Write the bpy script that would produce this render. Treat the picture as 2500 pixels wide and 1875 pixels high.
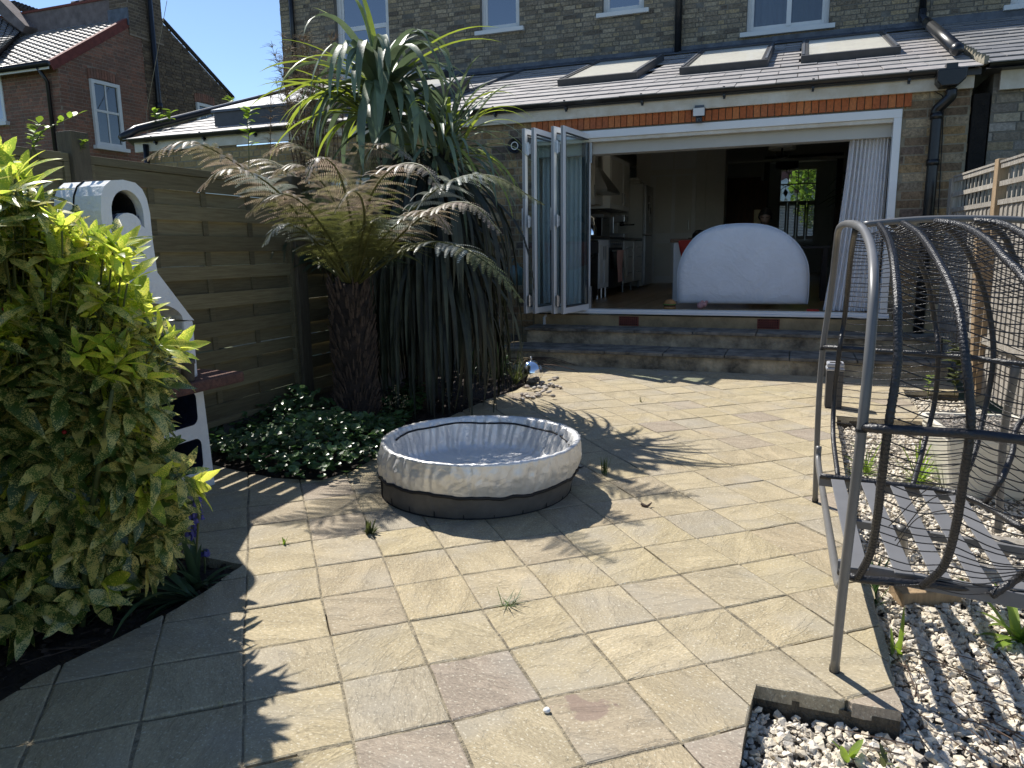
import bpy, math, random
import numpy as np
from mathutils import Vector, Matrix
for o in list(bpy.data.objects): bpy.data.objects.remove(o)
S = bpy.context.scene
C = S.collection
random.seed(7); RNG = np.random.default_rng(11)
# ------------------------------------------------------------------ camera
PW, PH, PF = 2500.0, 1875.0, 1804.0
CAMH = 1.28
def _d(x, y):
    v = np.array([x-PW/2, -(y-PH/2), -PF]); return v/np.linalg.norm(v)
_up = -_d(1384, 10900); _X = -_d(-3600, 676); _X = _X-_X.dot(_up)*_up; _X /= np.linalg.norm(_X)
_Y = np.cross(_up, _X); MC = np.array([_X, _Y, _up])
cam = bpy.data.cameras.new('camera'); camo = bpy.data.objects.new('camera', cam); C.objects.link(camo)
cam.sensor_width = 36.0; cam.lens = PF/PW*36.0; cam.clip_start = 0.05; cam.clip_end = 3000
camo.matrix_world = Matrix([[*MC[0], 0], [*MC[1], 0], [*MC[2], CAMH], [0, 0, 0, 1]])
S.camera = camo
S.render.resolution_x = 1024; S.render.resolution_y = 768
# ------------------------------------------------------------------ sky, sun, exposure
SUN = Vector((-.68, .42, 1.0)).normalized()
w = bpy.data.worlds.new('World'); S.world = w; w.use_nodes = True
nt = w.node_tree; bg = nt.nodes['Background']
sky = nt.nodes.new('ShaderNodeTexSky'); sky.sky_type = 'NISHITA'; sky.sun_disc = False
sky.sun_elevation = math.asin(SUN.z); sky.sun_rotation = math.atan2(SUN.x, SUN.y)
sky.air_density = 0.8; sky.dust_density = 0.1; sky.ozone_density = 3.5; sky.altitude = 20
nt.links.new(sky.outputs[0], bg.inputs[0]); bg.inputs[1].default_value = 0.1
sl = bpy.data.lights.new('sun', 'SUN'); sl.energy = 4.2; sl.angle = math.radians(0.55); sl.color = (1.0, 0.955, 0.88)
so = bpy.data.objects.new('sun', sl); C.objects.link(so); so.rotation_euler = SUN.to_track_quat('Z', 'Y').to_euler(); so.location = (-6, 6, 12)
S.view_settings.view_transform = 'Standard'; S.view_settings.look = 'None'
S.view_settings.exposure = 0.78; S.view_settings.gamma = 1.0; S.view_settings.use_curve_mapping = False
S.render.engine = 'CYCLES'
try:
    S.cycles.max_bounces = 8; S.cycles.diffuse_bounces = 4; S.cycles.transmission_bounces = 8; S.cycles.transparent_max_bounces = 16
except Exception: pass
# ------------------------------------------------------------------ points of the place from the photograph's pixels
def ray(x, y): return MC @ np.array([x-PW/2, -(y-PH/2), -PF])
_O = np.array([0, 0, CAMH])
def G(x, y, z=0.0): r = ray(x, y); return Vector(_O+(z-CAMH)/r[2]*r)
def FY(x, y, Y): r = ray(x, y); return Vector(_O+Y/r[1]*r)
def FX(x, y, X): r = ray(x, y); return Vector(_O+X/r[0]*r)
def FP(x, y, p0, d):
    r = ray(x, y); n = np.array([d[1], -d[0], 0.0]); t = n.dot(np.array([p0[0], p0[1], 0])-_O*np.array([1, 1, 0]))/n.dot(r)
    return Vector(_O+t*r)
def PJ(p):
    v = MC.T @ (np.array(p)-_O); return (PW/2+v[0]*PF/(-v[2]), PH/2-v[1]*PF/(-v[2]), -v[2])
# ------------------------------------------------------------------ materials
MT = {}
def nd(nt, t, **k):
    n = nt.nodes.new(t)
    for a, b in k.items(): setattr(n, a, b)
    return n
def mat(name, col, rough=.7, var=.15, scale=8.0, bump=0.0, bscale=None, metal=0.0, col2=None, spec=.5, trans=0.0, stretch=None, island=0.0, sheen=0, coat=0, detail=4.0):
    """principled with two-tone noise colour, optional bump, optional per-piece random, optional translucency"""
    m = bpy.data.materials.new(name); m.use_nodes = True; t = m.node_tree; L = t.links; p = t.nodes['Principled BSDF']
    p.inputs['Roughness'].default_value = rough; p.inputs['Metallic'].default_value = metal
    p.inputs['Specular IOR Level'].default_value = spec
    if coat: p.inputs['Coat Weight'].default_value = coat
    geo = nd(t, 'ShaderNodeNewGeometry'); mp = nd(t, 'ShaderNodeMapping'); L.new(geo.outputs['Position'], mp.inputs[0])
    if stretch: mp.inputs['Scale'].default_value = stretch
    nz = nd(t, 'ShaderNodeTexNoise'); nz.inputs['Scale'].default_value = scale; nz.inputs['Detail'].default_value = detail; nz.inputs['Roughness'].default_value = .65
    L.new(mp.outputs[0], nz.inputs['Vector'])
    c1 = col; c2 = col2 if col2 else tuple(max(0, c*(1-var*2.2)) for c in col)
    r = nd(t, 'ShaderNodeValToRGB'); r.color_ramp.elements[0].position = .32; r.color_ramp.elements[1].position = .68
    r.color_ramp.elements[0].color = (*c2, 1); r.color_ramp.elements[1].color = (*c1, 1)
    L.new(nz.outputs['Fac'], r.inputs[0]); out = r.outputs[0]
    if island:
        oi = nd(t, 'ShaderNodeObjectInfo'); ad = nd(t, 'ShaderNodeMath', operation='ADD'); fr = nd(t, 'ShaderNodeMath', operation='FRACT')
        L.new(geo.outputs['Random Per Island'], ad.inputs[0]); L.new(oi.outputs['Random'], ad.inputs[1]); L.new(ad.outputs[0], fr.inputs[0])
        mr = nd(t, 'ShaderNodeMapRange'); mr.inputs[3].default_value = 1-island; mr.inputs[4].default_value = 1+island*.7; L.new(fr.outputs[0], mr.inputs[0])
        hs = nd(t, 'ShaderNodeHueSaturation'); L.new(out, hs.inputs['Color']); L.new(mr.outputs[0], hs.inputs['Value']); out = hs.outputs[0]
    L.new(out, p.inputs['Base Color'])
    if bump:
        nb = nd(t, 'ShaderNodeTexNoise'); nb.inputs['Scale'].default_value = bscale or scale*3; nb.inputs['Detail'].default_value = 5
        L.new(mp.outputs[0], nb.inputs['Vector']); b = nd(t, 'ShaderNodeBump'); b.inputs['Strength'].default_value = bump; b.inputs['Distance'].default_value = .02
        L.new(nb.outputs['Fac'], b.inputs['Height']); L.new(b.outputs[0], p.inputs['Normal'])
    if trans:
        tr = nd(t, 'ShaderNodeBsdfTranslucent'); mx = nd(t, 'ShaderNodeMixShader'); mx.inputs[0].default_value = trans
        hs2 = nd(t, 'ShaderNodeHueSaturation'); hs2.inputs['Value'].default_value = 1.8; hs2.inputs['Saturation'].default_value = 1.1; L.new(out, hs2.inputs['Color']); L.new(hs2.outputs[0], tr.inputs[0])
        L.new(p.outputs[0], mx.inputs[1]); L.new(tr.outputs[0], mx.inputs[2]); L.new(mx.outputs[0], t.nodes['Material Output'].inputs[0])
    MT[name] = m; return m
def ramp_mat(name, stops, rough=.85, nscale=30, nvar=.35, bump=.3, bscale=60, stain=None, stretch=None, spec=.3):
    """colour per piece from a ramp (random per island / per object) times noise; used for bricks, slates, stones, boards"""
    m = bpy.data.materials.new(name); m.use_nodes = True; t = m.node_tree; L = t.links; p = t.nodes['Principled BSDF']
    p.inputs['Roughness'].default_value = rough; p.inputs['Specular IOR Level'].default_value = spec
    geo = nd(t, 'ShaderNodeNewGeometry'); oi = nd(t, 'ShaderNodeObjectInfo')
    ad = nd(t, 'ShaderNodeMath', operation='ADD'); fr = nd(t, 'ShaderNodeMath', operation='FRACT')
    L.new(geo.outputs['Random Per Island'], ad.inputs[0]); L.new(oi.outputs['Random'], ad.inputs[1]); L.new(ad.outputs[0], fr.inputs[0])
    r = nd(t, 'ShaderNodeValToRGB'); e = r.color_ramp.elements
    while len(e) < len(stops): e.new(.5)
    for i, c in enumerate(stops): e[i].position = i/(len(stops)-1); e[i].color = (*c, 1)
    L.new(fr.outputs[0], r.inputs[0])
    mp = nd(t, 'ShaderNodeMapping'); L.new(geo.outputs['Position'], mp.inputs[0])
    if stretch: mp.inputs['Scale'].default_value = stretch
    nz = nd(t, 'ShaderNodeTexNoise'); nz.inputs['Scale'].default_value = nscale; nz.inputs['Detail'].default_value = 5; nz.inputs['Roughness'].default_value = .7
    L.new(mp.outputs[0], nz.inputs['Vector'])
    mr = nd(t, 'ShaderNodeMapRange'); mr.inputs[1].default_value = .3; mr.inputs[2].default_value = .7; mr.inputs[3].default_value = 1-nvar; mr.inputs[4].default_value = 1+nvar; L.new(nz.outputs['Fac'], mr.inputs[0])
    hs = nd(t, 'ShaderNodeHueSaturation'); L.new(r.outputs[0], hs.inputs['Color']); L.new(mr.outputs[0], hs.inputs['Value']); out = hs.outputs[0]
    if stain:
        n2 = nd(t, 'ShaderNodeTexNoise'); n2.inputs['Scale'].default_value = stain[1]; n2.inputs['Detail'].default_value = 6; n2.inputs['Roughness'].default_value = .7; L.new(geo.outputs['Position'], n2.inputs['Vector'])
        r2 = nd(t, 'ShaderNodeMapRange'); r2.inputs[1].default_value = stain[2]; r2.inputs[2].default_value = stain[2]+.1; r2.inputs[4].default_value = stain[3]; L.new(n2.outputs['Fac'], r2.inputs[0])
        mx = nd(t, 'ShaderNodeMixRGB'); L.new(r2.outputs[0], mx.inputs[0]); L.new(out, mx.inputs[1]); mx.inputs[2].default_value = (*stain[0], 1); out = mx.outputs[0]
    L.new(out, p.inputs['Base Color'])
    nb = nd(t, 'ShaderNodeTexNoise'); nb.inputs['Scale'].default_value = bscale; nb.inputs['Detail'].default_value = 4; L.new(mp.outputs[0], nb.inputs['Vector'])
    b = nd(t, 'ShaderNodeBump'); b.inputs['Strength'].default_value = bump; b.inputs['Distance'].default_value = .01; L.new(nb.outputs['Fac'], b.inputs['Height']); L.new(b.outputs[0], p.inputs['Normal'])
    MT[name] = m; return m
def glass_mat(name, tint=(.75, .85, .85), refl=.12, rough=.0, dark=None):
    m = bpy.data.materials.new(name); m.use_nodes = True; t = m.node_tree; L = t.links
    for n in list(t.nodes):
        if n.type == 'BSDF_PRINCIPLED': t.nodes.remove(n)
    gl = nd(t, 'ShaderNodeBsdfGlossy'); gl.inputs['Roughness'].default_value = rough
    if dark: tb = nd(t, 'ShaderNodeBsdfDiffuse'); tb.inputs[0].default_value = (*dark, 1)
    else: tb = nd(t, 'ShaderNodeBsdfTransparent'); tb.inputs[0].default_value = (*tint, 1)
    fr = nd(t, 'ShaderNodeFresnel'); fr.inputs[0].default_value = 1.52; ad = nd(t, 'ShaderNodeMath', operation='ADD'); ad.use_clamp = True; ad.inputs[1].default_value = refl
    gb_ = nd(t, 'ShaderNodeNewGeometry'); iv = nd(t, 'ShaderNodeMath', operation='SUBTRACT'); iv.inputs[0].default_value = 1.0; L.new(gb_.outputs['Backfacing'], iv.inputs[1]); ml = nd(t, 'ShaderNodeMath', operation='MULTIPLY')
    mx = nd(t, 'ShaderNodeMixShader'); L.new(fr.outputs[0], ad.inputs[0]); L.new(ad.outputs[0], ml.inputs[0]); L.new(iv.outputs[0], ml.inputs[1]); L.new(ml.outputs[0], mx.inputs[0]); L.new(tb.outputs[0], mx.inputs[1]); L.new(gl.outputs[0], mx.inputs[2])
    L.new(mx.outputs[0], t.nodes['Material Output'].inputs[0]); MT[name] = m; return m
# ------------------------------------------------------------------ mesh building
class MB:
    def __init__(s): s.v = []; s.f = []; s.m = []
    def add(s, vs, fs, mi=0):
        b = len(s.v); s.v.extend([tuple(v) for v in vs]); s.f.extend([tuple(i+b for i in f) for f in fs]); s.m.extend([mi]*len(fs)); return s
    def box(s, lo, hi, mi=0):
        x0, y0, z0 = lo; x1, y1, z1 = hi
        return s.obox((x0, y0, z0), (x1-x0, 0, 0), (0, y1-y0, 0), (0, 0, z1-z0), mi)
    def obox(s, o, a, b, c, mi=0):
        o, a, b, c = map(Vector, (o, a, b, c))
        if a.cross(b).dot(c) < 0: a, b = b, a
        vs = [o, o+a, o+a+b, o+b, o+c, o+a+c, o+a+b+c, o+b+c]
        return s.add(vs, [(0, 3, 2, 1), (4, 5, 6, 7), (0, 1, 5, 4), (1, 2, 6, 5), (2, 3, 7, 6), (3, 0, 4, 7)], mi)
    def beam(s, p, q, w_, h_, upv=(0, 0, 1), mi=0):
        p = Vector(p); q = Vector(q); d = (q-p); x = d.normalized(); u = Vector(upv); sd = x.cross(u)
        if sd.length < 1e-4: sd = x.cross(Vector((0, 1, 0)))
        sd.normalize(); u = sd.cross(x).normalized()
        return s.obox(p-sd*w_/2-u*h_/2, d, sd*w_, u*h_, mi)
    def tube(s, pts, r, n=8, mi=0, cap=True):
        pts = [Vector(p) for p in pts]; k = len(pts); rs = r if hasattr(r, '__len__') else [r]*k
        ref = Vector((0, 0, 1)); vs = []; T0 = (pts[1]-pts[0]).normalized()
        nrm = T0.cross(ref)
        if nrm.length < .05: nrm = T0.cross(Vector((0, 1, 0)))
        nrm.normalize()
        for i in range(k):
            T = (pts[min(i+1, k-1)]-pts[max(i-1, 0)]).normalized(); nrm = (nrm-T*nrm.dot(T))
            if nrm.length < 1e-5: nrm = T.orthogonal()
            nrm.normalize(); bn = T.cross(nrm)
            for j in range(n):
                a = 2*math.pi*j/n; vs.append(pts[i]+(nrm*math.cos(a)+bn*math.sin(a))*rs[i])
        fs = [(i*n+j, i*n+(j+1) % n, (i+1)*n+(j+1) % n, (i+1)*n+j) for i in range(k-1) for j in range(n)]
        if cap: fs += [tuple(range(n-1, -1, -1)), tuple((k-1)*n+j for j in range(n))]
        return s.add(vs, fs, mi)
    def prism(s, poly, d, mi=0):
        """closed polygon (list of 3-D points) pushed along d"""
        d = Vector(d); P = [Vector(p) for p in poly]; n = len(P)
        nn = Vector((0, 0, 0))
        for i in range(n): nn += P[i].cross(P[(i+1) % n])
        if nn.dot(d) > 0: P = P[::-1]
        vs = P+[p+d for p in P]
        fs = [tuple(range(n)), tuple(range(2*n-1, n-1, -1))]+[(i, n+i, n+(i+1) % n, (i+1) % n) for i in range(n)]
        fs = [fs[0], fs[1]]+[tuple(reversed(f)) if False else f for f in fs[2:]]
        return s.add(vs, fs, mi)
    def lathe(s, prof, c=(0, 0, 0), n=24, mi=0, close=False):
        c = Vector(c); vs = [c+Vector((r*math.cos(2*math.pi*j/n), r*math.sin(2*math.pi*j/n), z)) for r, z in prof for j in range(n)]
        k = len(prof); fs = [(i*n+j, i*n+(j+1) % n, (i+1)*n+(j+1) % n, (i+1)*n+j) for i in range(k-1) for j in range(n)]
        return s.add(vs, fs, mi)
    def mesh(s, name, mats, smooth=False):
        me = bpy.data.meshes.new(name); me.from_pydata([tuple(v) for v in s.v], [], s.f)
        for m in (mats if isinstance(mats, (list, tuple)) else [mats]): me.materials.append(m)
        if len(me.materials) > 1: me.polygons.foreach_set('material_index', s.m)
        if smooth: me.polygons.foreach_set('use_smooth', [True]*len(me.polygons))
        me.update(); return me
    def build(s, name, mats, parent=None, smooth=False, stuff=False, bevel=0, label=None):
        o = bpy.data.objects.new(name, s.mesh(name, mats, smooth)); C.objects.link(o)
        if parent: o.parent = parent; 
        if stuff: o['kind'] = 'stuff'
        if label: o['label'] = label
        if bevel:
            b = o.modifiers.new('bevel', 'BEVEL'); b.width = bevel; b.segments = 2; b.limit_method = 'ANGLE'; b.angle_limit = math.radians(40)
        return o
def link(name, me, parent=None):
    o = bpy.data.objects.new(name, me); C.objects.link(o)
    if parent: o.parent = parent
    return o
def thing(name, label, cat, loc=(0, 0, 0), group=None):
    o = bpy.data.objects.new(name, None); C.objects.link(o); o.empty_display_size = .1
    o['label'] = label; o['category'] = cat
    if group: o['group'] = group
    o['base'] = tuple(loc); return o
def tag(o, label, cat, group=None):
    o['label'] = label; o['category'] = cat
    if group: o['group'] = group
    return o
def struct(o): o['kind'] = 'structure'; return o
def spline(pts, n=8):
    """Catmull-Rom through points"""
    P = [Vector(p) for p in pts]; P = [P[0]*2-P[1]]+P+[P[-1]*2-P[-2]]; out = []
    for i in range(1, len(P)-2):
        for k in range(n):
            t = k/n; a, b, c, d = P[i-1:i+3]
            out.append(.5*((2*b)+(c-a)*t+(2*a-5*b+4*c-d)*t*t+(3*b-a-3*c+d)*t**3))
    out.append(P[-2]); return out
def clip(subject, conv):
    """subject polygon clipped by a convex polygon (2-D)"""
    out = list(subject)
    for i in range(len(conv)):
        a = conv[i]; b = conv[(i+1) % len(conv)]; inp = out; out = []
        if not inp: break
        ins = lambda p: (b[0]-a[0])*(p[1]-a[1])-(b[1]-a[1])*(p[0]-a[0]) >= -1e-9
        for j in range(len(inp)):
            p = inp[j]; q = inp[(j+1) % len(inp)]; ip, iq = ins(p), ins(q)
            if ip: out.append(p)
            if ip != iq:
                d1 = (b[0]-a[0])*(p[1]-a[1])-(b[1]-a[1])*(p[0]-a[0]); d2 = (b[0]-a[0])*(q[1]-a[1])-(b[1]-a[1])*(q[0]-a[0])
                t = d1/(d1-d2); out.append((p[0]+(q[0]-p[0])*t, p[1]+(q[1]-p[1])*t))
    return out
def inpoly(x, y, P):
    c = False; n = len(P); j = n-1
    for i in range(n):
        if (P[i][1] > y) != (P[j][1] > y) and x < (P[j][0]-P[i][0])*(y-P[i][1])/(P[j][1]-P[i][1])+P[i][0]: c = not c
        j = i
    return c
UB = {}
def unit_box(mats, key):
    if key not in UB:
        b = MB(); b.box((-.5, -.5, -.5), (.5, .5, .5)); UB[key] = b.mesh(key, mats)
    return UB[key]
def brick_wall(parent, o, u, n, W, H, mt, holes=(), nparts=0, L=.205, Hh=.062, j=.011, clipf=None, bond='flemish', depth=.03, proud=.004, key='brick', jit=1.0):
    """individual bricks on the wall plane (origin o, along u, up z, outward n); the nparts nearest are objects, the rest one stuff part"""
    o = Vector(o); u = Vector(u).normalized(); n = Vector(n).normalized(); z = Vector((0, 0, 1)); items = []
    rows = int(H/(Hh+j))+1
    for r in range(rows):
        x = -(r % 2)*(L*.25+.02)-random.random()*.02; k = r % 2
        while x < W:
            l = L if (k % 2 == 0 or bond == 'stretcher') else L*.49
            a, b = max(x, 0), min(x+l, W); z0 = r*(Hh+j); z1 = min(z0+Hh, H)
            x += l+j; k += 1
            segs = [(a, b)]
            for (h0, h1, g0, g1) in holes:
                if z1 > g0+.002 and z0 < g1-.002:
                    ns = []
                    for (p, q) in segs:
                        if q <= h0 or p >= h1: ns.append((p, q)); continue
                        if p < h0: ns.append((p, h0))
                        if q > h1: ns.append((h1, q))
                    segs = ns
            for (p, q) in segs:
                if q-p < .025 or z1-z0 < .02: continue
                c = o+u*(p+q)/2+z*(z0+z1)/2
                if clipf and not clipf(c): continue
                items.append((c, q-p-random.random()*.004*jit, z1-z0-random.random()*.005*jit, (random.random()-.4)*.006*jit, (random.random()-.5)*.012*jit))
    items.sort(key=lambda t: (t[0]-Vector((0, 0, CAMH))).length)
    R0 = Matrix((u, n, z)).transposed()
    me = unit_box([mt], key)
    for (c, l, h, pr, ro) in items[:nparts]:
        ob = link('brick', me, parent); ob.matrix_local = Matrix.Translation(c+n*(pr+proud-depth/2)) @ (R0 @ Matrix.Rotation(ro, 3, 'Y')).to_4x4() @ Matrix.Diagonal((l, depth, h, 1))
    rest = items[nparts:]
    if rest:
        b = MB()
        for (c, l, h, pr, ro) in rest:
            uu = (u*math.cos(ro)+z*math.sin(ro)); zz = (z*math.cos(ro)-u*math.sin(ro)); f = c+n*(pr+proud)
            P = [f-uu*l/2-zz*h/2, f+uu*l/2-zz*h/2, f+uu*l/2+zz*h/2, f-uu*l/2+zz*h/2]; Q = [p-n*depth for p in P]
            b.add(P+Q, [(0, 1, 2, 3), (0, 4, 5, 1), (1, 5, 6, 2), (2, 6, 7, 3), (3, 7, 4, 0)])
        b.build('brick', [mt], parent, stuff=bool(nparts) or len(rest) > 300)
# ------------------------------------------------------------------ palette
mat('soil', (.05, .036, .026), .95, .35, 14, 1.0, 50)
mat('grass_ground', (.09, .11, .04), .95, .3, 3, .5, 30)
mat('joint_mortar', (.33, .28, .19), .95, .3, 20, .8, 90)
mat('mortar_bed', (.12, .10, .07), .95, .3, 20, .8, 90)
mat('mortar', (.30, .27, .20), .95, .15, 12, .4, 80)
mat('mortar_grey', (.20, .185, .155), .95, .2, 6, .4, 80)
ramp_mat('stock_brick', [(.27, .18, .085), (.10, .075, .06), (.30, .21, .11), (.13, .10, .085), (.34, .25, .13), (.20, .13, .075), (.10, .085, .075), (.36, .29, .19), (.24, .15, .08)], nscale=34, nvar=.5, bump=.7)
ramp_mat('weathered_brick', [(.28, .235, .165), (.17, .14, .10), (.31, .26, .18), (.22, .18, .13), (.36, .30, .21), (.11, .09, .07), (.27, .225, .165), (.33, .26, .155), (.20, .165, .115)], nscale=26, nvar=.5, bump=.9, stain=((.10, .085, .07), 3.2, .60, .7))
ramp_mat('pale_brick', [(.30, .27, .22), (.22, .19, .15), (.36, .31, .23), (.28, .22, .13), (.18, .16, .14), (.33, .30, .26)], nscale=30, nvar=.35, bump=.6)
ramp_mat('yellow_brick', [(.33, .24, .12), (.27, .19, .09), (.38, .29, .15), (.30, .21, .11)], nscale=30, nvar=.3, bump=.5)
ramp_mat('red_brick', [(.27, .125, .08), (.20, .10, .068), (.31, .15, .10), (.17, .10, .075), (.24, .125, .088)], nscale=20, nvar=.35, bump=.4, stain=((.13, .075, .055), 1.1, .5, .55))
ramp_mat('brown_brick', [(.16, .115, .075), (.10, .075, .055), (.19, .14, .09), (.13, .10, .07), (.085, .065, .05)], nscale=20, nvar=.35, bump=.4)
ramp_mat('soldier_brick', [(.46, .15, .05), (.38, .11, .04), (.50, .18, .065), (.34, .11, .05), (.43, .13, .045)], nscale=40, nvar=.25, bump=.4)
mat('mortar_red', (.30, .24, .18), .95, .15, 12)
ramp_mat('slate', [(.31, .285, .27), (.36, .335, .32), (.27, .255, .245), (.33, .31, .29)], rough=.6, nscale=10, nvar=.2, bump=.15, bscale=40, spec=.5)
ramp_mat('pale_slate', [(.20, .20, .20), (.17, .17, .175), (.23, .225, .22)], rough=.6, nscale=10, nvar=.2, bump=.15, bscale=40, spec=.5)
ramp_mat('roof_tile', [(.24, .225, .22), (.21, .20, .195), (.27, .25, .245)], rough=.6, nscale=8, nvar=.15, bump=.2)
mat('verge_tile', (.22, .055, .04), .8, .2, 10)
mat('ridge_dark', (.05, .04, .035), .8, .3, 20)
mat('render_mauve', (.22, .18, .17), .9, .2, 4, .2)
mat('lead', (.12, .135, .16), .5, .25, 5, .25, 15, metal=.3)
mat('black_plastic', (.013, .014, .016), .35, .3, 12, .05)
mat('white_paint', (.72, .72, .70), .5, .04, 5, .06, 30)
mat('old_white_paint', (.66, .63, .56), .6, .08, 5, .15, 30, col2=(.52, .46, .36))
mat('white_frame', (.76, .77, .77), .35, .02, 5)
mat('frame_seal', (.02, .02, .02), .6, .1, 5)
mat('hinge_metal', (.55, .55, .56), .35, .1, 20, metal=.8)
mat('dark_frame', (.055, .055, .058), .45, .15, 10)
mat('render_beige', (.42, .32, .18), .9, .22, 5, .3, 30)
mat('terracotta', (.22, .06, .04), .85, .2, 20)
mat('step_concrete', (.60, .50, .34), .95, .3, 4, .9, 28, col2=(.08, .07, .055), detail=8)
mat('step_slab', (.30, .27, .22), .95, .3, 6, .5, 30, col2=(.07, .065, .055))
mat('blind', (.82, .80, .72), .5, .04, 6, coat=.6, trans=.25)
mat('blind_grey', (.20, .23, .25), .6, .2, 2)
mat('white_masonry', (.80, .80, .78), .85, .05, 5, .35, 45)
mat('navy_paint', (.012, .022, .06), .7, .3, 10, .3, 50)
mat('soot_and_shade', (.012, .010, .009), .95, .3, 15, .4)  # soot on the barbecue; elsewhere the black painted in for shade
mat('firebrick', (.10, .055, .035), .9, .3, 12, .4)
mat('red_shelf', (.20, .10, .075), .9, .4, 45, .8, 160, col2=(.10, .055, .045))
mat('fence_wood', (.205, .18, .10), .9, .3, 5, .15, 22, stretch=(18, 1, 18), col2=(.13, .105, .055), island=.38)
mat('fence_post_wood', (.13, .11, .07), .9, .3, 6, .5, 40, stretch=(8, 8, 1), col2=(.075, .06, .04))
mat('gravel_board', (.15, .14, .12), .95, .25, 6, .3, 40)
mat('grey_wood', (.42, .39, .34), .9, .25, 6, .5, 40, stretch=(8, 8, .8), col2=(.24, .21, .17), island=.2)
mat('new_wood', (.40, .28, .16), .8, .2, 5, .3, 30, stretch=(8, 8, 1))
ramp_mat('gravel', [(.66, .59, .48), (.52, .46, .36), (.72, .66, .56), (.56, .48, .36), (.70, .63, .51), (.46, .40, .32), (.74, .70, .62)], nscale=60, nvar=.14, bump=.35, bscale=160)
ramp_mat('pebble', [(.42, .37, .30), (.25, .22, .19), (.50, .46, .40), (.33, .27, .22)], nscale=30, nvar=.2)
ramp_mat('soil_lump', [(.05, .035, .026), (.035, .025, .019), (.075, .055, .04), (.06, .04, .03)], nscale=40, nvar=.3)
mat('silver_fabric', (.74, .735, .72), .44, .04, 6, 0, 9, metal=.45, spec=.6)
def creases(m, sc, st, di):
    t = m.node_tree; L = t.links; p = t.nodes['Principled BSDF']; geo = nd(t, 'ShaderNodeNewGeometry'); prev = None
    for k, (s_, w_) in enumerate(((sc, 1.0), (sc*2.6, .5))):
        mp = nd(t, 'ShaderNodeMapping'); mp.inputs['Rotation'].default_value = (.6*k, .4, .9*k); L.new(geo.outputs['Position'], mp.inputs[0])
        n = nd(t, 'ShaderNodeTexNoise'); n.inputs['Scale'].default_value = s_; n.inputs['Detail'].default_value = 2.5; n.inputs['Distortion'].default_value = 1.1; L.new(mp.outputs[0], n.inputs[0])
        a = nd(t, 'ShaderNodeMath', operation='SUBTRACT'); a.inputs[1].default_value = .5; L.new(n.outputs[0], a.inputs[0]); b = nd(t, 'ShaderNodeMath', operation='ABSOLUTE'); L.new(a.outputs[0], b.inputs[0])
        c = nd(t, 'ShaderNodeMapRange'); c.inputs[1].default_value = 0; c.inputs[2].default_value = .10; c.inputs[3].default_value = w_; c.inputs[4].default_value = 0; L.new(b.outputs[0], c.inputs[0])
        if prev is None: prev = c.outputs[0]
        else: q = nd(t, 'ShaderNodeMath', operation='ADD'); L.new(prev, q.inputs[0]); L.new(c.outputs[0], q.inputs[1]); prev = q.outputs[0]
    bp = nd(t, 'ShaderNodeBump'); bp.inputs['Strength'].default_value = st; bp.inputs['Distance'].default_value = di; L.new(prev, bp.inputs['Height']); L.new(bp.outputs[0], p.inputs['Normal'])
creases(MT['silver_fabric'], 5, .38, .005)
mat('grey_fabric', (.12, .115, .11), .65, .15, 8, .3, 14)
mat('black_cord', (.008, .008, .010), .7, .1, 8)
mat('chrome', (.85, .86, .88), .03, .01, 3, metal=1)
mat('chair_metal', (.15, .148, .145), .38, .1, 6, spec=.5)
mat('slat_metal', (.15, .152, .16), .5, .08, 5)
mat('wicker', (.022, .022, .025), .38, .2, 25, .3, 120)
mat('bin_plastic', (.045, .045, .048), .5, .1, 6)
mat('lid_plastic', (.36, .37, .40), .4, .06, 6)
mat('pot_glaze', (.66, .62, .52), .7, .05, 5, .15, 90, stretch=(1, 1, 12))
mat('aucuba_stem', (.10, .12, .03), .7, .2, 10)
mat('cordyline_leaf', (.17, .225, .13), .46, .18, 3, .1, 30, trans=.16, island=.22)
mat('cordyline_lime', (.30, .36, .07), .45, .18, 3, .1, 30, trans=.35, island=.2)
mat('cordyline_dead', (.062, .07, .04), .6, .3, 5, island=.65, trans=.08)
mat('cordyline_trunk', (.07, .055, .04), .95, .3, 14, .8)
mat('fern_green', (.19, .20, .07), .55, .25, 5, trans=.22, island=.2)
mat('fern_dark', (.05, .085, .045), .55, .25, 5, trans=.22, island=.2)
mat('fern_silver', (.40, .43, .37), .35, .2, 5, trans=.2, island=.2)
mat('fern_brown', (.40, .31, .255), .45, .25, 6, trans=.22, island=.35, col2=(.17, .165, .075))
mat('fern_stem', (.15, .15, .04), .6, .2, 10)
mat('fern_trunk', (.055, .037, .027), .95, .35, 14, .8)
mat('fern_stub', (.13, .085, .058), .85, .3, 20, island=.35)
mat('ground_leaf', (.09, .17, .055), .32, .25, 12, trans=.2, island=.35)
mat('grass_leaf', (.10, .16, .04), .45, .25, 8, trans=.3, island=.3)
mat('lime_leaf', (.24, .34, .06), .45, .2, 8, trans=.4, island=.25)
mat('dull_leaf', (.09, .11, .035), .6, .2, 8, trans=.25, island=.3)
mat('straw', (.42, .32, .17), .8, .2, 10)
mat('twig', (.13, .085, .06), .9, .3, 10)
mat('tamarisk', (.30, .20, .15), .8, .25, 8, trans=.2, col2=(.22, .19, .08))
mat('bluebell', (.12, .11, .38), .6, .2, 10, trans=.2)
mat('berry', (.35, .02, .02), .4, .1, 5)
mat('strap_leaf', (.07, .12, .06), .35, .2, 4, trans=.15, island=.2)
mat('tree_leaf', (.16, .24, .05), .5, .3, 6, trans=.45, island=.3)
glass_mat('clear_glass', (.93, .975, .975), .06)
glass_mat('dark_glass', dark=(.012, .016, .025), refl=.30)
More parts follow.
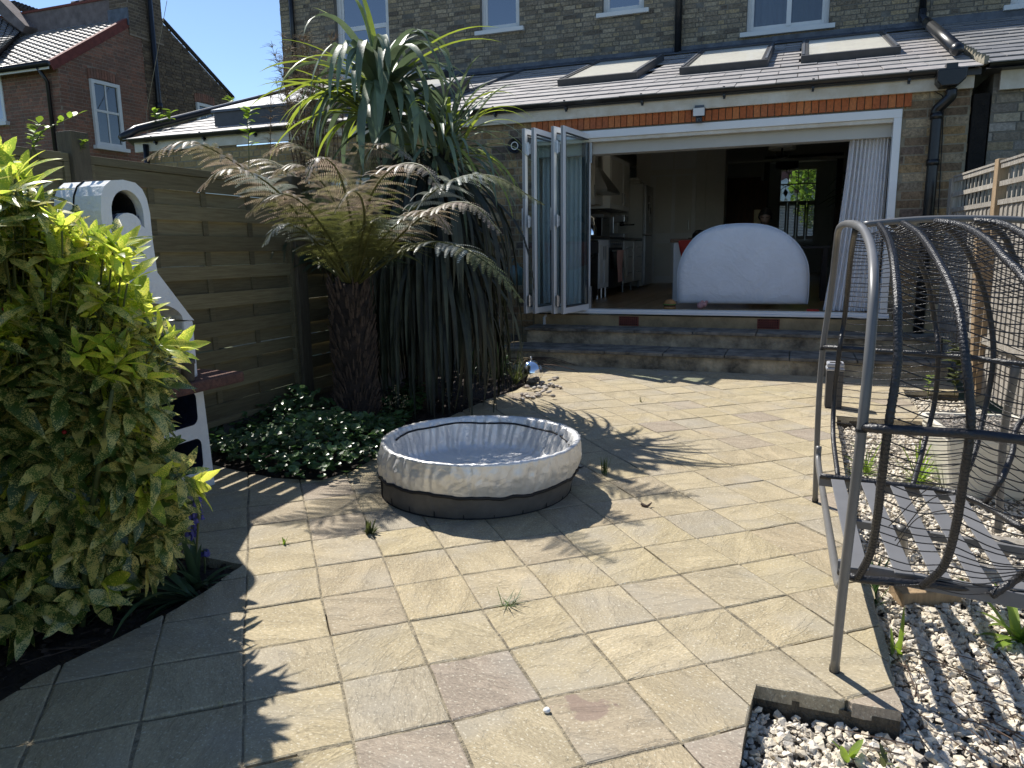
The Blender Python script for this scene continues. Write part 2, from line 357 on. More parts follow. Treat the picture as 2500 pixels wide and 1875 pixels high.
glass_mat('smoke_glass', tint=(.55, .58, .60), refl=.10)
# interior
mat('wall_cream', (.78, .76, .70), .85, .04, 3)
mat('wall_grey', (.48, .48, .45), .85, .04, 3)
mat('ceiling_white', (.80, .80, .78), .85, .03, 3)
mat('oak_floor', (.34, .22, .11), .30, .2, 3, .05, 20, stretch=(6, 1, 1), col2=(.24, .15, .075))
mat('unit_white', (.80, .80, .78), .35, .02, 4)
mat('worktop', (.03, .028, .028), .3, .3, 40)
mat('steel', (.45, .46, .47), .3, .06, 20, metal=.9)
mat('black_gloss', (.01, .01, .012), .15, .1, 10)
mat('towel_red', (.60, .16, .10), .9, .2, 60, stretch=(1, 1, 4), col2=(.62, .50, .45))
mat('towel_white', (.6, .58, .52), .9, .1, 30)
mat('island_wood', (.20, .10, .045), .5, .2, 6)
mat('red_cloth', (.60, .05, .03), .8, .15, 8)
mat('cushion_white', (.80, .83, .88), .85, .04, 3, .35, 6)
mat('curtain', (.84, .84, .85), .8, .02, 5, trans=.06)
mat('door_brown', (.16, .05, .02), .5, .25, 6, stretch=(4, 4, 1))
mat('dark_wood', (.045, .018, .012), .5, .2, 6)
mat('shade_fabric', (.40, .40, .38), .8, .05, 5)
mat('shutter_white', (.45, .44, .40), .6, .05, 6)
mat('skin', (.50, .30, .21), .55, .08, 10)
mat('hair', (.012, .009, .008), .6, .3, 60)
mat('shirt', (.02, .02, .024), .9, .2, 10)
mat('trousers', (.05, .055, .08), .9, .2, 10)
mat('bun', (.50, .25, .08), .6, .2, 12)
mat('lettuce', (.10, .30, .05), .6, .2, 12)
mat('patty', (.12, .05, .025), .7, .2, 12)
mat('pink_fur', (.65, .35, .34), .9, .15, 30)
mat('teal_plastic', (.10, .18, .20), .5, .1, 10)
mat('white_plastic', (.70, .70, .68), .4, .05, 10)
mat('far_render', (.62, .60, .56), .85, .06, 3)
mat('far_roof', (.17, .07, .06), .8, .2, 4)
# riven sandstone paving
def paving():
    m = bpy.data.materials.new('sandstone'); m.use_nodes = True; t = m.node_tree; L = t.links; p = t.nodes['Principled BSDF']
    p.inputs['Roughness'].default_value = .86; p.inputs['Specular IOR Level'].default_value = .3
    geo = nd(t, 'ShaderNodeNewGeometry'); oi = nd(t, 'ShaderNodeObjectInfo')
    r = nd(t, 'ShaderNodeValToRGB'); st = [(0.376, 0.310, 0.197), (0.351, 0.294, 0.193), (0.393, 0.327, 0.208), (0.342, 0.281, 0.185), (0.385, 0.319, 0.197), (0.359, 0.302, 0.204), (0.406, 0.339, 0.221), (0.351, 0.285, 0.189), (0.389, 0.323, 0.197), (0.291, 0.240, 0.189), (0.376, 0.310, 0.193), (0.368, 0.310, 0.208), (0.325, 0.281, 0.208)]
    e = r.color_ramp.elements
    while len(e) < len(st): e.new(.5)
    for i, c in enumerate(st): e[i].position = i/(len(st)-1); e[i].color = (*c, 1)
    L.new(oi.outputs['Random'], r.inputs[0])
    # texture space shifted and turned per slab so that no two slabs share a figure
    off = nd(t, 'ShaderNodeVectorMath', operation='MULTIPLY_ADD'); cmb = nd(t, 'ShaderNodeCombineXYZ')
    L.new(oi.outputs['Random'], cmb.inputs[0]); L.new(oi.outputs['Random'], cmb.inputs[1]); L.new(oi.outputs['Random'], cmb.inputs[2])
    L.new(cmb.outputs[0], off.inputs[0]); off.inputs[1].default_value = (37, 91, 13); L.new(geo.outputs['Position'], off.inputs[2])
    rot = nd(t, 'ShaderNodeVectorRotate'); rot.rotation_type = 'Z_AXIS'; ml = nd(t, 'ShaderNodeMath', operation='MULTIPLY'); ml.inputs[1].default_value = 17.0
    L.new(oi.outputs['Random'], ml.inputs[0]); L.new(ml.outputs[0], rot.inputs['Angle']); L.new(off.outputs[0], rot.inputs['Vector'])
    mp = nd(t, 'ShaderNodeMapping'); mp.inputs['Scale'].default_value = (1, 2.6, 1); L.new(rot.outputs[0], mp.inputs[0])
    big = nd(t, 'ShaderNodeTexNoise'); big.inputs['Scale'].default_value = 4.0; big.inputs['Detail'].default_value = 7; big.inputs['Roughness'].default_value = .62; big.inputs['Distortion'].default_value = .6; L.new(mp.outputs[0], big.inputs[0])
    fine = nd(t, 'ShaderNodeTexNoise'); fine.inputs['Scale'].default_value = 75; fine.inputs['Detail'].default_value = 4; fine.inputs['Roughness'].default_value = .8; L.new(mp.outputs[0], fine.inputs[0])
    speck = nd(t, 'ShaderNodeTexNoise'); speck.inputs['Scale'].default_value = 110; speck.inputs['Detail'].default_value = 2; L.new(geo.outputs['Position'], speck.inputs[0])
    # stepped layers: riven strata
    lay = nd(t, 'ShaderNodeMath', operation='MULTIPLY'); lay.inputs[1].default_value = 6.0; L.new(big.outputs[0], lay.inputs[0])
    fl = nd(t, 'ShaderNodeMath', operation='FLOOR'); L.new(lay.outputs[0], fl.inputs[0]); fr = nd(t, 'ShaderNodeMath', operation='FRACT'); L.new(lay.outputs[0], fr.inputs[0])
    pw = nd(t, 'ShaderNodeMath', operation='POWER'); pw.inputs[1].default_value = 9; L.new(fr.outputs[0], pw.inputs[0]); hh = nd(t, 'ShaderNodeMath', operation='ADD'); L.new(fl.outputs[0], hh.inputs[0]); L.new(pw.outputs[0], hh.inputs[1])
    mf = nd(t, 'ShaderNodeMath', operation='MULTIPLY_ADD'); mf.inputs[1].default_value = .9; L.new(fine.outputs[0], mf.inputs[0]); L.new(hh.outputs[0], mf.inputs[2])
    mb = nd(t, 'ShaderNodeMath', operation='MULTIPLY_ADD'); mb.inputs[1].default_value = 1.3; L.new(big.outputs[0], mb.inputs[0]); L.new(mf.outputs[0], mb.inputs[2])
    b = nd(t, 'ShaderNodeBump'); b.inputs['Strength'].default_value = .6; b.inputs['Distance'].default_value = .0034; L.new(mb.outputs[0], b.inputs['Height']); L.new(b.outputs[0], p.inputs['Normal'])
    # colour: slab tone * coarse tone * fine grain, dark strata edges, lichen
    def rng(src, a, b_, lo, hi):
        n = nd(t, 'ShaderNodeMapRange'); n.inputs[1].default_value = a; n.inputs[2].default_value = b_; n.inputs[3].default_value = lo; n.inputs[4].default_value = hi; L.new(src, n.inputs[0]); return n.outputs[0]
    v1 = rng(big.outputs[0], .3, .7, .80, 1.18); v2 = rng(fine.outputs[0], .32, .68, .66, 1.3)
    mm = nd(t, 'ShaderNodeMath', operation='MULTIPLY'); L.new(v1, mm.inputs[0]); L.new(v2, mm.inputs[1])
    hs = nd(t, 'ShaderNodeHueSaturation'); L.new(r.outputs[0], hs.inputs['Color']); L.new(mm.outputs[0], hs.inputs['Value'])
    warm = nd(t, 'ShaderNodeTexNoise'); warm.inputs['Scale'].default_value = 3.2; warm.inputs['Detail'].default_value = 3; L.new(off.outputs[0], warm.inputs[0])
    mx0 = nd(t, 'ShaderNodeMixRGB'); L.new(rng(warm.outputs[0], .5, .68, 0, .5), mx0.inputs[0]); L.new(hs.outputs[0], mx0.inputs[1]); mx0.inputs[2].default_value = (.33, .30, .25, 1)
    mx = nd(t, 'ShaderNodeMixRGB'); L.new(rng(speck.outputs[0], .60, .70, 0, .6), mx.inputs[0]); L.new(mx0.outputs[0], mx.inputs[1]); mx.inputs[2].default_value = (.62, .58, .46, 1)
    lic = nd(t, 'ShaderNodeTexNoise'); lic.inputs['Scale'].default_value = 9; lic.inputs['Detail'].default_value = 8; lic.inputs['Roughness'].default_value = .75; L.new(geo.outputs['Position'], lic.inputs[0])
    ar = nd(t, 'ShaderNodeTexNoise'); ar.inputs['Scale'].default_value = .55; L.new(geo.outputs['Position'], ar.inputs[0])
    sm = nd(t, 'ShaderNodeMath', operation='MULTIPLY'); L.new(rng(lic.outputs[0], .64, .72, 0, .6), sm.inputs[0]); L.new(rng(ar.outputs[0], .45, .6, .05, 1), sm.inputs[1])
    mx2 = nd(t, 'ShaderNodeMixRGB'); L.new(sm.outputs[0], mx2.inputs[0]); L.new(mx.outputs[0], mx2.inputs[1]); mx2.inputs[2].default_value = (.46, .40, .12, 1)
    grm = nd(t, 'ShaderNodeMixRGB'); L.new(rng(ar.outputs[0], .52, .7, 0, .22), grm.inputs[0]); L.new(mx2.outputs[0], grm.inputs[1]); grm.inputs[2].default_value = (.36, .33, .20, 1)
    # natural iron stain on one slab near the camera
    sc_ = G(1432, 1728); dv = nd(t, 'ShaderNodeVectorMath', operation='SUBTRACT'); L.new(geo.outputs['Position'], dv.inputs[0]); dv.inputs[1].default_value = tuple(sc_)
    sc2 = nd(t, 'ShaderNodeVectorMath', operation='MULTIPLY'); sc2.inputs[1].default_value = (1.0, 1.9, 1.0); L.new(dv.outputs[0], sc2.inputs[0]); ln = nd(t, 'ShaderNodeVectorMath', operation='LENGTH'); L.new(sc2.outputs[0], ln.inputs[0])
    sn = nd(t, 'ShaderNodeTexNoise'); sn.inputs['Scale'].default_value = 16; sn.inputs['Detail'].default_value = 6; L.new(geo.outputs['Position'], sn.inputs[0])
    sa = nd(t, 'ShaderNodeMath', operation='MULTIPLY_ADD'); sa.inputs[1].default_value = .30; L.new(sn.outputs[0], sa.inputs[0]); L.new(ln.outputs['Value'], sa.inputs[2])
    smx = nd(t, 'ShaderNodeMixRGB'); L.new(rng(sa.outputs[0], .225, .245, .72, 0), smx.inputs[0]); L.new(grm.outputs[0], smx.inputs[1]); smx.inputs[2].default_value = (.23, .165, .135, 1)
    L.new(smx.outputs[0], p.inputs['Base Color']); MT['sandstone'] = m
paving()
creases(MT['cushion_white'], 2.6, .5, .008)
# variegated laurel leaf: green with cream-yellow speckles and blotches
def aucuba(name, green, yellow, thr, amt, trans):
    m = bpy.data.materials.new(name); m.use_nodes = True; t = m.node_tree; L = t.links; p = t.nodes['Principled BSDF']
    p.inputs['Roughness'].default_value = .30; p.inputs['Specular IOR Level'].default_value = .5
    geo = nd(t, 'ShaderNodeNewGeometry'); oi = nd(t, 'ShaderNodeObjectInfo'); ad = nd(t, 'ShaderNodeMath', operation='ADD'); fr = nd(t, 'ShaderNodeMath', operation='FRACT')
    L.new(geo.outputs['Random Per Island'], ad.inputs[0]); L.new(oi.outputs['Random'], ad.inputs[1]); L.new(ad.outputs[0], fr.inputs[0])
    n1 = nd(t, 'ShaderNodeTexNoise'); n1.inputs['Scale'].default_value = 230; n1.inputs['Detail'].default_value = 3; n1.inputs['Roughness'].default_value = .7; L.new(geo.outputs['Position'], n1.inputs[0])
    n2 = nd(t, 'ShaderNodeTexNoise'); n2.inputs['Scale'].default_value = 26; n2.inputs['Detail'].default_value = 2; L.new(geo.outputs['Position'], n2.inputs[0])
    s = nd(t, 'ShaderNodeMath', operation='MULTIPLY_ADD'); s.inputs[1].default_value = .6; L.new(n2.outputs[0], s.inputs[0]); L.new(n1.outputs[0], s.inputs[2])
    k = nd(t, 'ShaderNodeMath', operation='MULTIPLY_ADD'); k.inputs[1].default_value = .16; L.new(fr.outputs[0], k.inputs[0]); L.new(s.outputs[0], k.inputs[2])
    mr = nd(t, 'ShaderNodeMapRange'); mr.inputs[1].default_value = thr; mr.inputs[2].default_value = thr+.04; mr.inputs[4].default_value = amt; L.new(k.outputs[0], mr.inputs[0])
    hs = nd(t, 'ShaderNodeHueSaturation'); hs.inputs['Color'].default_value = (*green, 1); m2 = nd(t, 'ShaderNodeMapRange'); m2.inputs[3].default_value = .6; m2.inputs[4].default_value = 1.5; L.new(fr.outputs[0], m2.inputs[0]); L.new(m2.outputs[0], hs.inputs['Value'])
    mx = nd(t, 'ShaderNodeMixRGB'); L.new(mr.outputs[0], mx.inputs[0]); L.new(hs.outputs[0], mx.inputs[1]); mx.inputs[2].default_value = (*yellow, 1)
    L.new(mx.outputs[0], p.inputs['Base Color'])
    tr = nd(t, 'ShaderNodeBsdfTranslucent'); h3 = nd(t, 'ShaderNodeHueSaturation'); h3.inputs['Value'].default_value = 2.0; L.new(mx.outputs[0], h3.inputs['Color']); L.new(h3.outputs[0], tr.inputs[0])
    ms = nd(t, 'ShaderNodeMixShader'); ms.inputs[0].default_value = trans; L.new(p.outputs[0], ms.inputs[1]); L.new(tr.outputs[0], ms.inputs[2]); L.new(ms.outputs[0], t.nodes['Material Output'].inputs[0])
    MT[name] = m
aucuba('aucuba_old', (.07, .125, .026), (.62, .53, .17), .89, .9, .24)
aucuba('aucuba_new_sunlit', (.29, .39, .04), (.70, .65, .11), .88, .8, .44)  # young lime leaf; its sunlit, backlit tone is put into the colour too
# ------------------------------------------------------------------ ground, paving, beds
b = MB(); b.add([(-300, -300, -.16), (300, -300, -.16), (300, 300, -.16), (-300, 300, -.16)], [(0, 1, 2, 3)]); struct(b.build('ground', MT['grass_ground']))
def sheet(name, poly, z, m, bumpy=0, seed=1):
    b = MB(); b.add([(p[0], p[1], z) for p in poly], [tuple(range(len(poly)))]); return struct(b.build(name, m))
# patio outline (from the photograph's edges), counter-clockwise-ish list in metres
def g2(x, y): p = G(x, y); return (p.x, p.y)
bedA = [g2(*p) for p in [(0, 1711), (155, 1620), (263, 1568), (399, 1502), (506, 1439), (598, 1378)]]
cornA = g2(424, 1345)
edgeB = [g2(*p) for p in [(519, 1135), (585, 1150), (665, 1166), (785, 1176), (851, 1154)]]
edgeC = [g2(*p) for p in [(1100, 1016), (1188, 975), (1262, 953), (1290, 934), (1262, 905)]]
XR = .345
patio_poly = [(-2.35, .3), (-2.2, 1.0)]+bedA+[cornA, (-3.62, 2.62), (-3.62, 3.2)]+edgeB+edgeC+[(-3.05, 7.87), (1.45, 7.87), (1.42, 7.35)]+[(.97, 7.35), (.97, 6.02), (.36, 6.02), (.33, 4.0), (XR, 2.12), (-.045, 2.125), (-.07, 1.72), (-.05, .3)]
sheet('path', [(-2.6, -7), (2.2, -7), (2.2, .3), (-2.6, .3)], -.004, MT['joint_mortar'])  # pale sheet behind the camera, added to bounce light onto the shaded front
b = MB(); b.add([(p[0], p[1], -.038) for p in patio_poly], [tuple(range(len(patio_poly)))]); patio = struct(b.build('patio', MT['mortar_bed']))
# sides of the mortar bed where it meets the gravel
b = MB(); R_ = [(1.42, 7.35), (.97, 7.35), (.97, 6.02), (.36, 6.02), (.33, 4.0), (XR, 2.12), (-.045, 2.125), (-.07, 1.72), (-.05, .3)]
for p, q in zip(R_[:-1], R_[1:]): b.add([(p[0], p[1], -.03), (q[0], q[1], -.03), (q[0], q[1], -.15), (p[0], p[1], -.15)], [(0, 1, 2, 3)])
b.build('kerb', MT['mortar_bed'], patio)
th = math.radians(39.6); U = (math.cos(th), math.sin(th)); V = (-U[1], U[0])
PU, PV, U0, V0 = .2725, .2955, .155, 1.515
slabs = []
rj = random.Random(5)
jit = {}
def jt(i, j):
    if (i, j) not in jit: jit[(i, j)] = ((rj.random()-.5)*.012, (rj.random()-.5)*.010)
    return jit[(i, j)]
def tiltf(): return (rj.random()-.5)*.022
for i in range(-12, 36):
    for j in range(-8, 34):
        gu = .0022+rj.random()*.0020; gv = .0014+rj.random()*.0034
        cs = []
        for (a, c_, su, sv) in ((i, j, 1, 1), (i+1, j, -1, 1), (i+1, j+1, -1, -1), (i, j+1, 1, -1)):
            du, dv = jt(a, c_); shift = .0  # rows run through
            u = U0+a*PU+du+su*gu; v = V0+c_*PV+dv+sv*gv
            cs.append((U[0]*u+V[0]*v, U[1]*u+V[1]*v))
        cx = sum(p[0] for p in cs)/4; cy = sum(p[1] for p in cs)/4
        if not (-4.2 < cx < 2 and .4 < cy < 8.2): continue
        q = clip(patio_poly, cs)
        ch_ = True
        while ch_ and len(q) > 2:      # drop needle-like doublings-back that clipping leaves
            ch_ = False
            for k in range(len(q)):
                a_, b_, c2_ = q[k-1], q[k], q[(k+1) % len(q)]; e1 = (b_[0]-a_[0], b_[1]-a_[1]); e2 = (c2_[0]-b_[0], c2_[1]-b_[1]); l1 = math.hypot(*e1); l2 = math.hypot(*e2)
                if l1 < 1e-4 or l2 < 1e-4 or (abs(e1[0]*e2[1]-e1[1]*e2[0]) < .02*l1*l2 and e1[0]*e2[0]+e1[1]*e2[1] < 0): q.pop(k); ch_ = True; break
        if len(q) < 3: continue
        ar = abs(sum(q[k][0]*q[(k+1) % len(q)][1]-q[(k+1) % len(q)][0]*q[k][1] for k in range(len(q))))/2
        if ar < .0015: continue
        px, py, dz = PJ((cx, cy, 0)); vis = -80 < px < 2580 and py < 1960
        slabs.append((q, cx, cy, ar/dz**2*(1 if vis else .01), ar))
slabs.sort(key=lambda s: -s[3])
# mortar left in the joints; where it has washed out the joint is open down to the dark bed
mj = MB(); rm_ = random.Random(77)
for i in range(-12, 36):
    for j in range(-8, 34):
        for (a, c_, du, dv) in ((i, j, 1, 0), (i, j, 0, 1)):
            p0 = jt(a, c_); p1 = jt(a+du, c_+dv); A2 = (U0+a*PU+p0[0], V0+c_*PV+p0[1]); B2 = (U0+(a+du)*PU+p1[0], V0+(c_+dv)*PV+p1[1])
            k = rm_.random(); seg = [(0, 1)] if k < .80 else ([(0, rm_.uniform(.2, .6))] if k < .87 else ([(rm_.uniform(.4, .8), 1)] if k < .93 else ([(0, .25), (.7, 1)] if k < .97 else [])))
            for (t0, t1) in seg:
                q = []
                for t_, s_ in ((t0, -1), (t1, -1), (t1, 1), (t0, 1)):
                    u = A2[0]+(B2[0]-A2[0])*t_+(.008*s_ if dv else 0); v = A2[1]+(B2[1]-A2[1])*t_+(.008*s_ if du else 0); q.append((U[0]*u+V[0]*v, U[1]*u+V[1]*v))
                cx = (q[0][0]+q[2][0])/2; cy = (q[0][1]+q[2][1])/2
                if all(inpoly(q_[0], q_[1], patio_poly) for q_ in q) and inpoly(cx, cy, patio_poly): mj.add([(x, y, -.0022-rm_.random()*.002) for x, y in q], [(0, 1, 2, 3) if du == 0 else (0, 1, 2, 3)])
mj.build('mortar', MT['joint_mortar'], patio, stuff=True)
def slab_into(b, q, cx, cy, one=True):
    z = .0+(rj.random()-.5)*.0035; tx, ty = tiltf()*.6, tiltf()*.6
    # densify edges a little for a hand-dressed outline
    P = []; n = len(q)
    for k in range(n):
        a, c_ = q[k], q[(k+1) % n]; L_ = math.hypot(c_[0]-a[0], c_[1]-a[1]); m_ = 4 if L_ > .12 else 1
        for s_ in range(m_):
            t = s_/m_; w_ = (rj.random()-.5)*.0045 if s_ else 0; nx, ny = (c_[1]-a[1])/max(L_, .01), -(c_[0]-a[0])/max(L_, .01)
            P.append((a[0]+(c_[0]-a[0])*t+nx*w_, a[1]+(c_[1]-a[1])*t+ny*w_))
    n = len(P); zf = lambda x, y: z+(x-cx)*tx+(y-cy)*ty
    ins = []
    for k in range(n):
        x, y = P[k]; d = math.hypot(cx-x, cy-y); s_ = min(.004+rj.random()*.004, d*.3)/max(d, .01); ins.append((x+(cx-x)*s_, y+(cy-y)*s_))
    vs = [(x, y, zf(x, y)+.0) for x, y in ins]+[(x, y, zf(x, y)-.0028) for x, y in P]+[(x, y, -.045) for x, y in P]
    fs = [tuple(range(n))]+[(k, n+k, n+(k+1) % n, (k+1) % n) for k in range(n)]+[(n+k, 2*n+k, 2*n+(k+1) % n, n+(k+1) % n) for k in range(n)]
    b.add(vs, fs)
for (q, cx, cy, s_, ar) in slabs[:300]:
    b = MB(); slab_into(b, q, cx, cy); b.build('slab', MT['sandstone'], patio)
if slabs[300:]:
    b = MB()
    for (q, cx, cy, s_, ar) in slabs[300:]: slab_into(b, q, cx, cy)
    b.build('slab', MT['sandstone'], patio, stuff=True)
# beds
def soilbed(name, poly, z, seed, amp=.02, step=.06, m='soil'):
    xs = [p[0] for p in poly]; ys = [p[1] for p in poly]; r = random.Random(seed); b = MB(); idx = {}
    nx = int((max(xs)-min(xs))/step)+2; ny = int((max(ys)-min(ys))/step)+2
    for i in range(nx):
        for j in range(ny):
            b.v.append((min(xs)+i*step+(r.random()-.5)*step*.5, min(ys)+j*step+(r.random()-.5)*step*.5, z+(r.random()-.4)*amp))
    for i in range(nx-1):
        for j in range(ny-1):
            if inpoly(min(xs)+(i+.5)*step, min(ys)+(j+.5)*step, poly): a = i*ny+j; b.f.append((a, a+ny, a+ny+1, a+1)); b.m.append(0)
    return struct(b.build(name, MT[m], smooth=True))
lbed = [(-3.66, .2), (-2.3, .2), (-2.2, 1.0)]+[(p[0]+.03, p[1]) for p in bedA]+[(cornA[0], cornA[1]+.03), (-3.66, 2.68)]
soilbed('soil_bed', lbed, -.045, 3, .04, .05)
bbed = [(-3.66, 3.1)]+edgeB+edgeC+[(-3.05, 7.95), (-3.2, 8.85), (-3.66, 8.85)]
soilbed('soil_bed', bbed, -.04, 4, .04, .06)
def lumps(poly, z, n, mt, smin, smax, seed, name, label, cat, zs=.6, dens=None):
    """angular stones scattered in a polygon, one object of stuff"""
    r = np.random.default_rng(seed); tm = []
    for k in range(10):
        P = r.normal(size=(11, 3)); P /= np.linalg.norm(P, axis=1)[:, None]; P *= (.75+.25*r.random((11, 1))); P[:, 2] *= zs+.15*r.random()
        import bmesh
        bm = bmesh.new(); [bm.verts.new(p) for p in P]; res = bmesh.ops.convex_hull(bm, input=bm.verts); 
        bm.verts.ensure_lookup_table(); bmesh.ops.delete(bm, geom=[v for v in bm.verts if not v.link_faces], context='VERTS'); bm.verts.index_update()
        tm.append((np.array([v.co[:] for v in bm.verts]), [tuple(v.index for v in f.verts) for f in bm.faces])); bm.free()
    xs = [p[0] for p in poly]; ys = [p[1] for p in poly]; V_ = []; F_ = []; base = 0; cnt = 0
    while cnt < n:
        x = min(xs)+r.random()*(max(xs)-min(xs)); y = min(ys)+r.random()*(max(ys)-min(ys))
        if not inpoly(x, y, poly): cnt += .15; continue
        cnt += 1; v, f = tm[r.integers(10)]; s_ = smin+(smax-smin)*r.random()**1.7; a = r.random()*6.28; ca, sa = math.cos(a), math.sin(a)
        R = np.array([[ca, -sa, 0], [sa, ca, 0], [0, 0, 1]]); tl = (r.random(2)-.5)*.8; T = np.array([[1, 0, tl[0]], [0, 1, tl[1]], [-tl[0], -tl[1], 1]])
        q = (v*np.array([1, .7+.3*r.random(), 1])*s_) @ R.T @ T.T+np.array([x, y, z+s_*(r.random()*.9-.1)])
        V_.append(q); F_ += [tuple(i+base for i in ff) for ff in f]; base += len(q)
    me = bpy.data.meshes.new(name); me.from_pydata(np.vstack(V_).tolist(), [], F_); me.materials.append(MT[mt]); me.update()
    o = bpy.data.objects.new(name, me); C.objects.link(o); o['kind'] = 'stuff'; o['label'] = label; o['category'] = cat; return o
grav = [(-.06, .5), (-.075, 1.72), (-.05, 2.11), (XR-.005, 2.11), (.335, 4.0), (.365, 6.01), (.96, 6.01), (.96, 7.3), (1.5, 7.3), (1.75, 4), (1.95, .5)]
sheet('gravel_base', grav, -.095, MT['mortar_grey'])
near = [(x, y) for x, y in grav]
g_near = [(-.06, 1.25), (-.07, 2.11), (XR-.005, 2.11), (.335, 3.4), (1.3, 3.4), (1.3, 1.25)]
g_far = [(.335, 3.35), (.365, 6.01), (.96, 6.01), (.96, 7.3), (1.5, 7.3), (1.75, 3.35)]
lumps(g_near, -.085, 15000, 'gravel', .008, .022, 21, 'gravel', 'coarse cream and white limestone gravel beside the paving', 'gravel')
lumps(g_far, -.085, 13000, 'gravel', .009, .0215, 22, 'gravel', 'pale limestone gravel under and behind the wicker chair', 'gravel')
lumps([(p[0], p[1]) for p in lbed], -.035, 1500, 'soil_lump', .006, .022, 23, 'soil_crumbs', 'dark crumbs of earth and bark in the left bed', 'soil')
lumps([(p[0], p[1]) for p in bbed], -.03, 1600, 'soil_lump', .006, .02, 24, 'soil_crumbs', 'dark crumbs of earth under the tree fern', 'soil')
# ------------------------------------------------------------------ steps up to the folding doors
YF = 8.9
Y1, Y2 = 7.88, 8.44
Z1, Z2 = .176, .353
b = MB()
steps = struct(MB().box((-3.12, Y1+.02, -.1), (1.42, Y2+.03, Z1-.035)).box((-3.0, Y2+.02, -.1), (1.42, YF, Z2-.035)).build('steps', MT['step_concrete']))
rj = random.Random(9)
x = -3.16
while x < 1.4:
    l = min(.62+rj.random()*.02, 1.44-x); MB().box((x+.004, Y1-.012, Z1-.034+rj.random()*.004), (x+l-.004, Y2+.018, Z1+rj.random()*.004)).build('slab', MT['step_slab'], steps, bevel=.006); x += l
x = -3.02
while x < 1.4:
    l = min(.66+rj.random()*.02, 1.44-x); MB().box((x+.004, Y2-.012, Z2-.034+rj.random()*.004), (x+l-.004, YF-.004, Z2+rj.random()*.004)).build('slab', MT['step_slab'], steps, bevel=.006); x += l
# ------------------------------------------------------------------ the brick house with the folding doors
YU = 13.2
ROOFM = (4.44-2.98)/(YU-8.75)
def RZ(Y): return 2.98+(Y-8.75)*ROOFM
house = thing('brick_house', 'brown stock brick house with a slate lean-to, open folding doors and three roof windows', 'house', (0, YF, 0))
SIL = FY(1800, 770.6, YF).z      # underside of the door sill
FLZ = .54
# lower wall: pier right of the doors, wall left of them, plinth
DL, DR = -3.05, FY(2203, 269, YF).x
DT = 2.655
wl = MB().box((-4.0, YF, -.1), (DL-.004, YF+.28, 2.94)).box((DR+.004, YF, -.1), (1.58, YF+.28, 2.94)).box((DL-.004, YF+.002, DT+.002), (DR+.004, YF+.28, 2.94)).build('wall', MT['mortar'], house)
brick_wall(wl, (DR+.012, YF, .04), (1, 0, 0), (0, -1, 0), 1.575-DR-.012, 2.78, MT['stock_brick'], nparts=130, L=.225, Hh=.077, j=.013, key='stock_brick')
brick_wall(wl, (1.58, YF+.005, .04), (0, 1, 0), (1, 0, 0), .6, 2.86, MT['stock_brick'], nparts=0, L=.225, Hh=.077, j=.013, key='stock_brick')
brick_wall(wl, (-4.0, YF, .04), (1, 0, 0), (0, -1, 0), DL+4.0-.012, 2.78, MT['stock_brick'], nparts=110, L=.225, Hh=.077, j=.013, key='stock_brick', clipf=lambda c: True)
x = -3.06; rj = random.Random(3)
me = unit_box([MT['soldier_brick']], 'soldier')
while x < DR+.02:
    o = link('brick', me, wl); o.location = (x+.032, YF-.012+rj.random()*.004, 2.675+.0675); o.scale = (.0635+rj.random()*.002, .04, .134); o.rotation_euler = (0, (rj.random()-.5)*.015, 0); x += .0735
# plinth under the sill
pl = MB().box((-3.04, YF-.03, Z2-.1), (1.5, YF+.01, SIL-.02)).build('plinth', MT['render_beige'], house)
def airbrick(x):
    a = MB().box((x-.12, YF-.041, Z2+.008), (x+.12, YF-.02, SIL-.03)).build('air_brick', MT['terracotta'], house)
    b = MB(); n = 9
    for i in range(n):
        for k in range(4): b.box((x-.105+i*.0245, YF-.0445, Z2+.02+k*.026), (x-.105+i*.0245+.012, YF-.0405, Z2+.02+k*.026+.014))
    b.build('holes', MT['soot_and_shade'], a)  # raised black blocks paint the shade inside the holes
airbrick(G(1535, 784, Z2+.06).x if False else FY(1535, 779, YF-.04).x); airbrick(FY(1876, 785, YF-.04).x)
MB().tube([(-2.9, YF-.03, .0), (-2.9, YF-.05, .44), (-2.88, YF-.0, .48)], .02, 8).build('waste_pipe', MT['white_plastic'], house, smooth=True)
# door frame: head, right jamb, track sill
fr = MB().box((DL, YF-.035, DT-.085), (DR, YF+.09, DT)).box((DR-.075, YF-.035, SIL+.055), (DR, YF+.09, DT-.085)).box((DL, YF+.0, SIL+.055), (DL+.05, YF+.09, DT-.085)).build('door_frame', MT['white_frame'], house, bevel=.004)
MB().box((DL-.02, YF-.06, SIL), (DR+.02, YF+.1, SIL+.022)).box((DL-.02, YF-.035, SIL+.022), (DR+.02, YF+.1, SIL+.05)).build('door_sill', MT['white_frame'], house, bevel=.003)
MB().box((DL+.05, YF+.02, SIL+.05), (DR-.075, YF+.03, SIL+.058)).build('track', MT['hinge_metal'], fr)
MB().box((DL, YF-.015, DT-.125), (DR-.075, YF+.06, DT-.087)).build('head_track', MT['old_white_paint'], fr)
MB().box((DL, YF+.09, 2.40), (DR, YF+.28, DT-.03)).build('lintel', MT['wall_grey'], house)
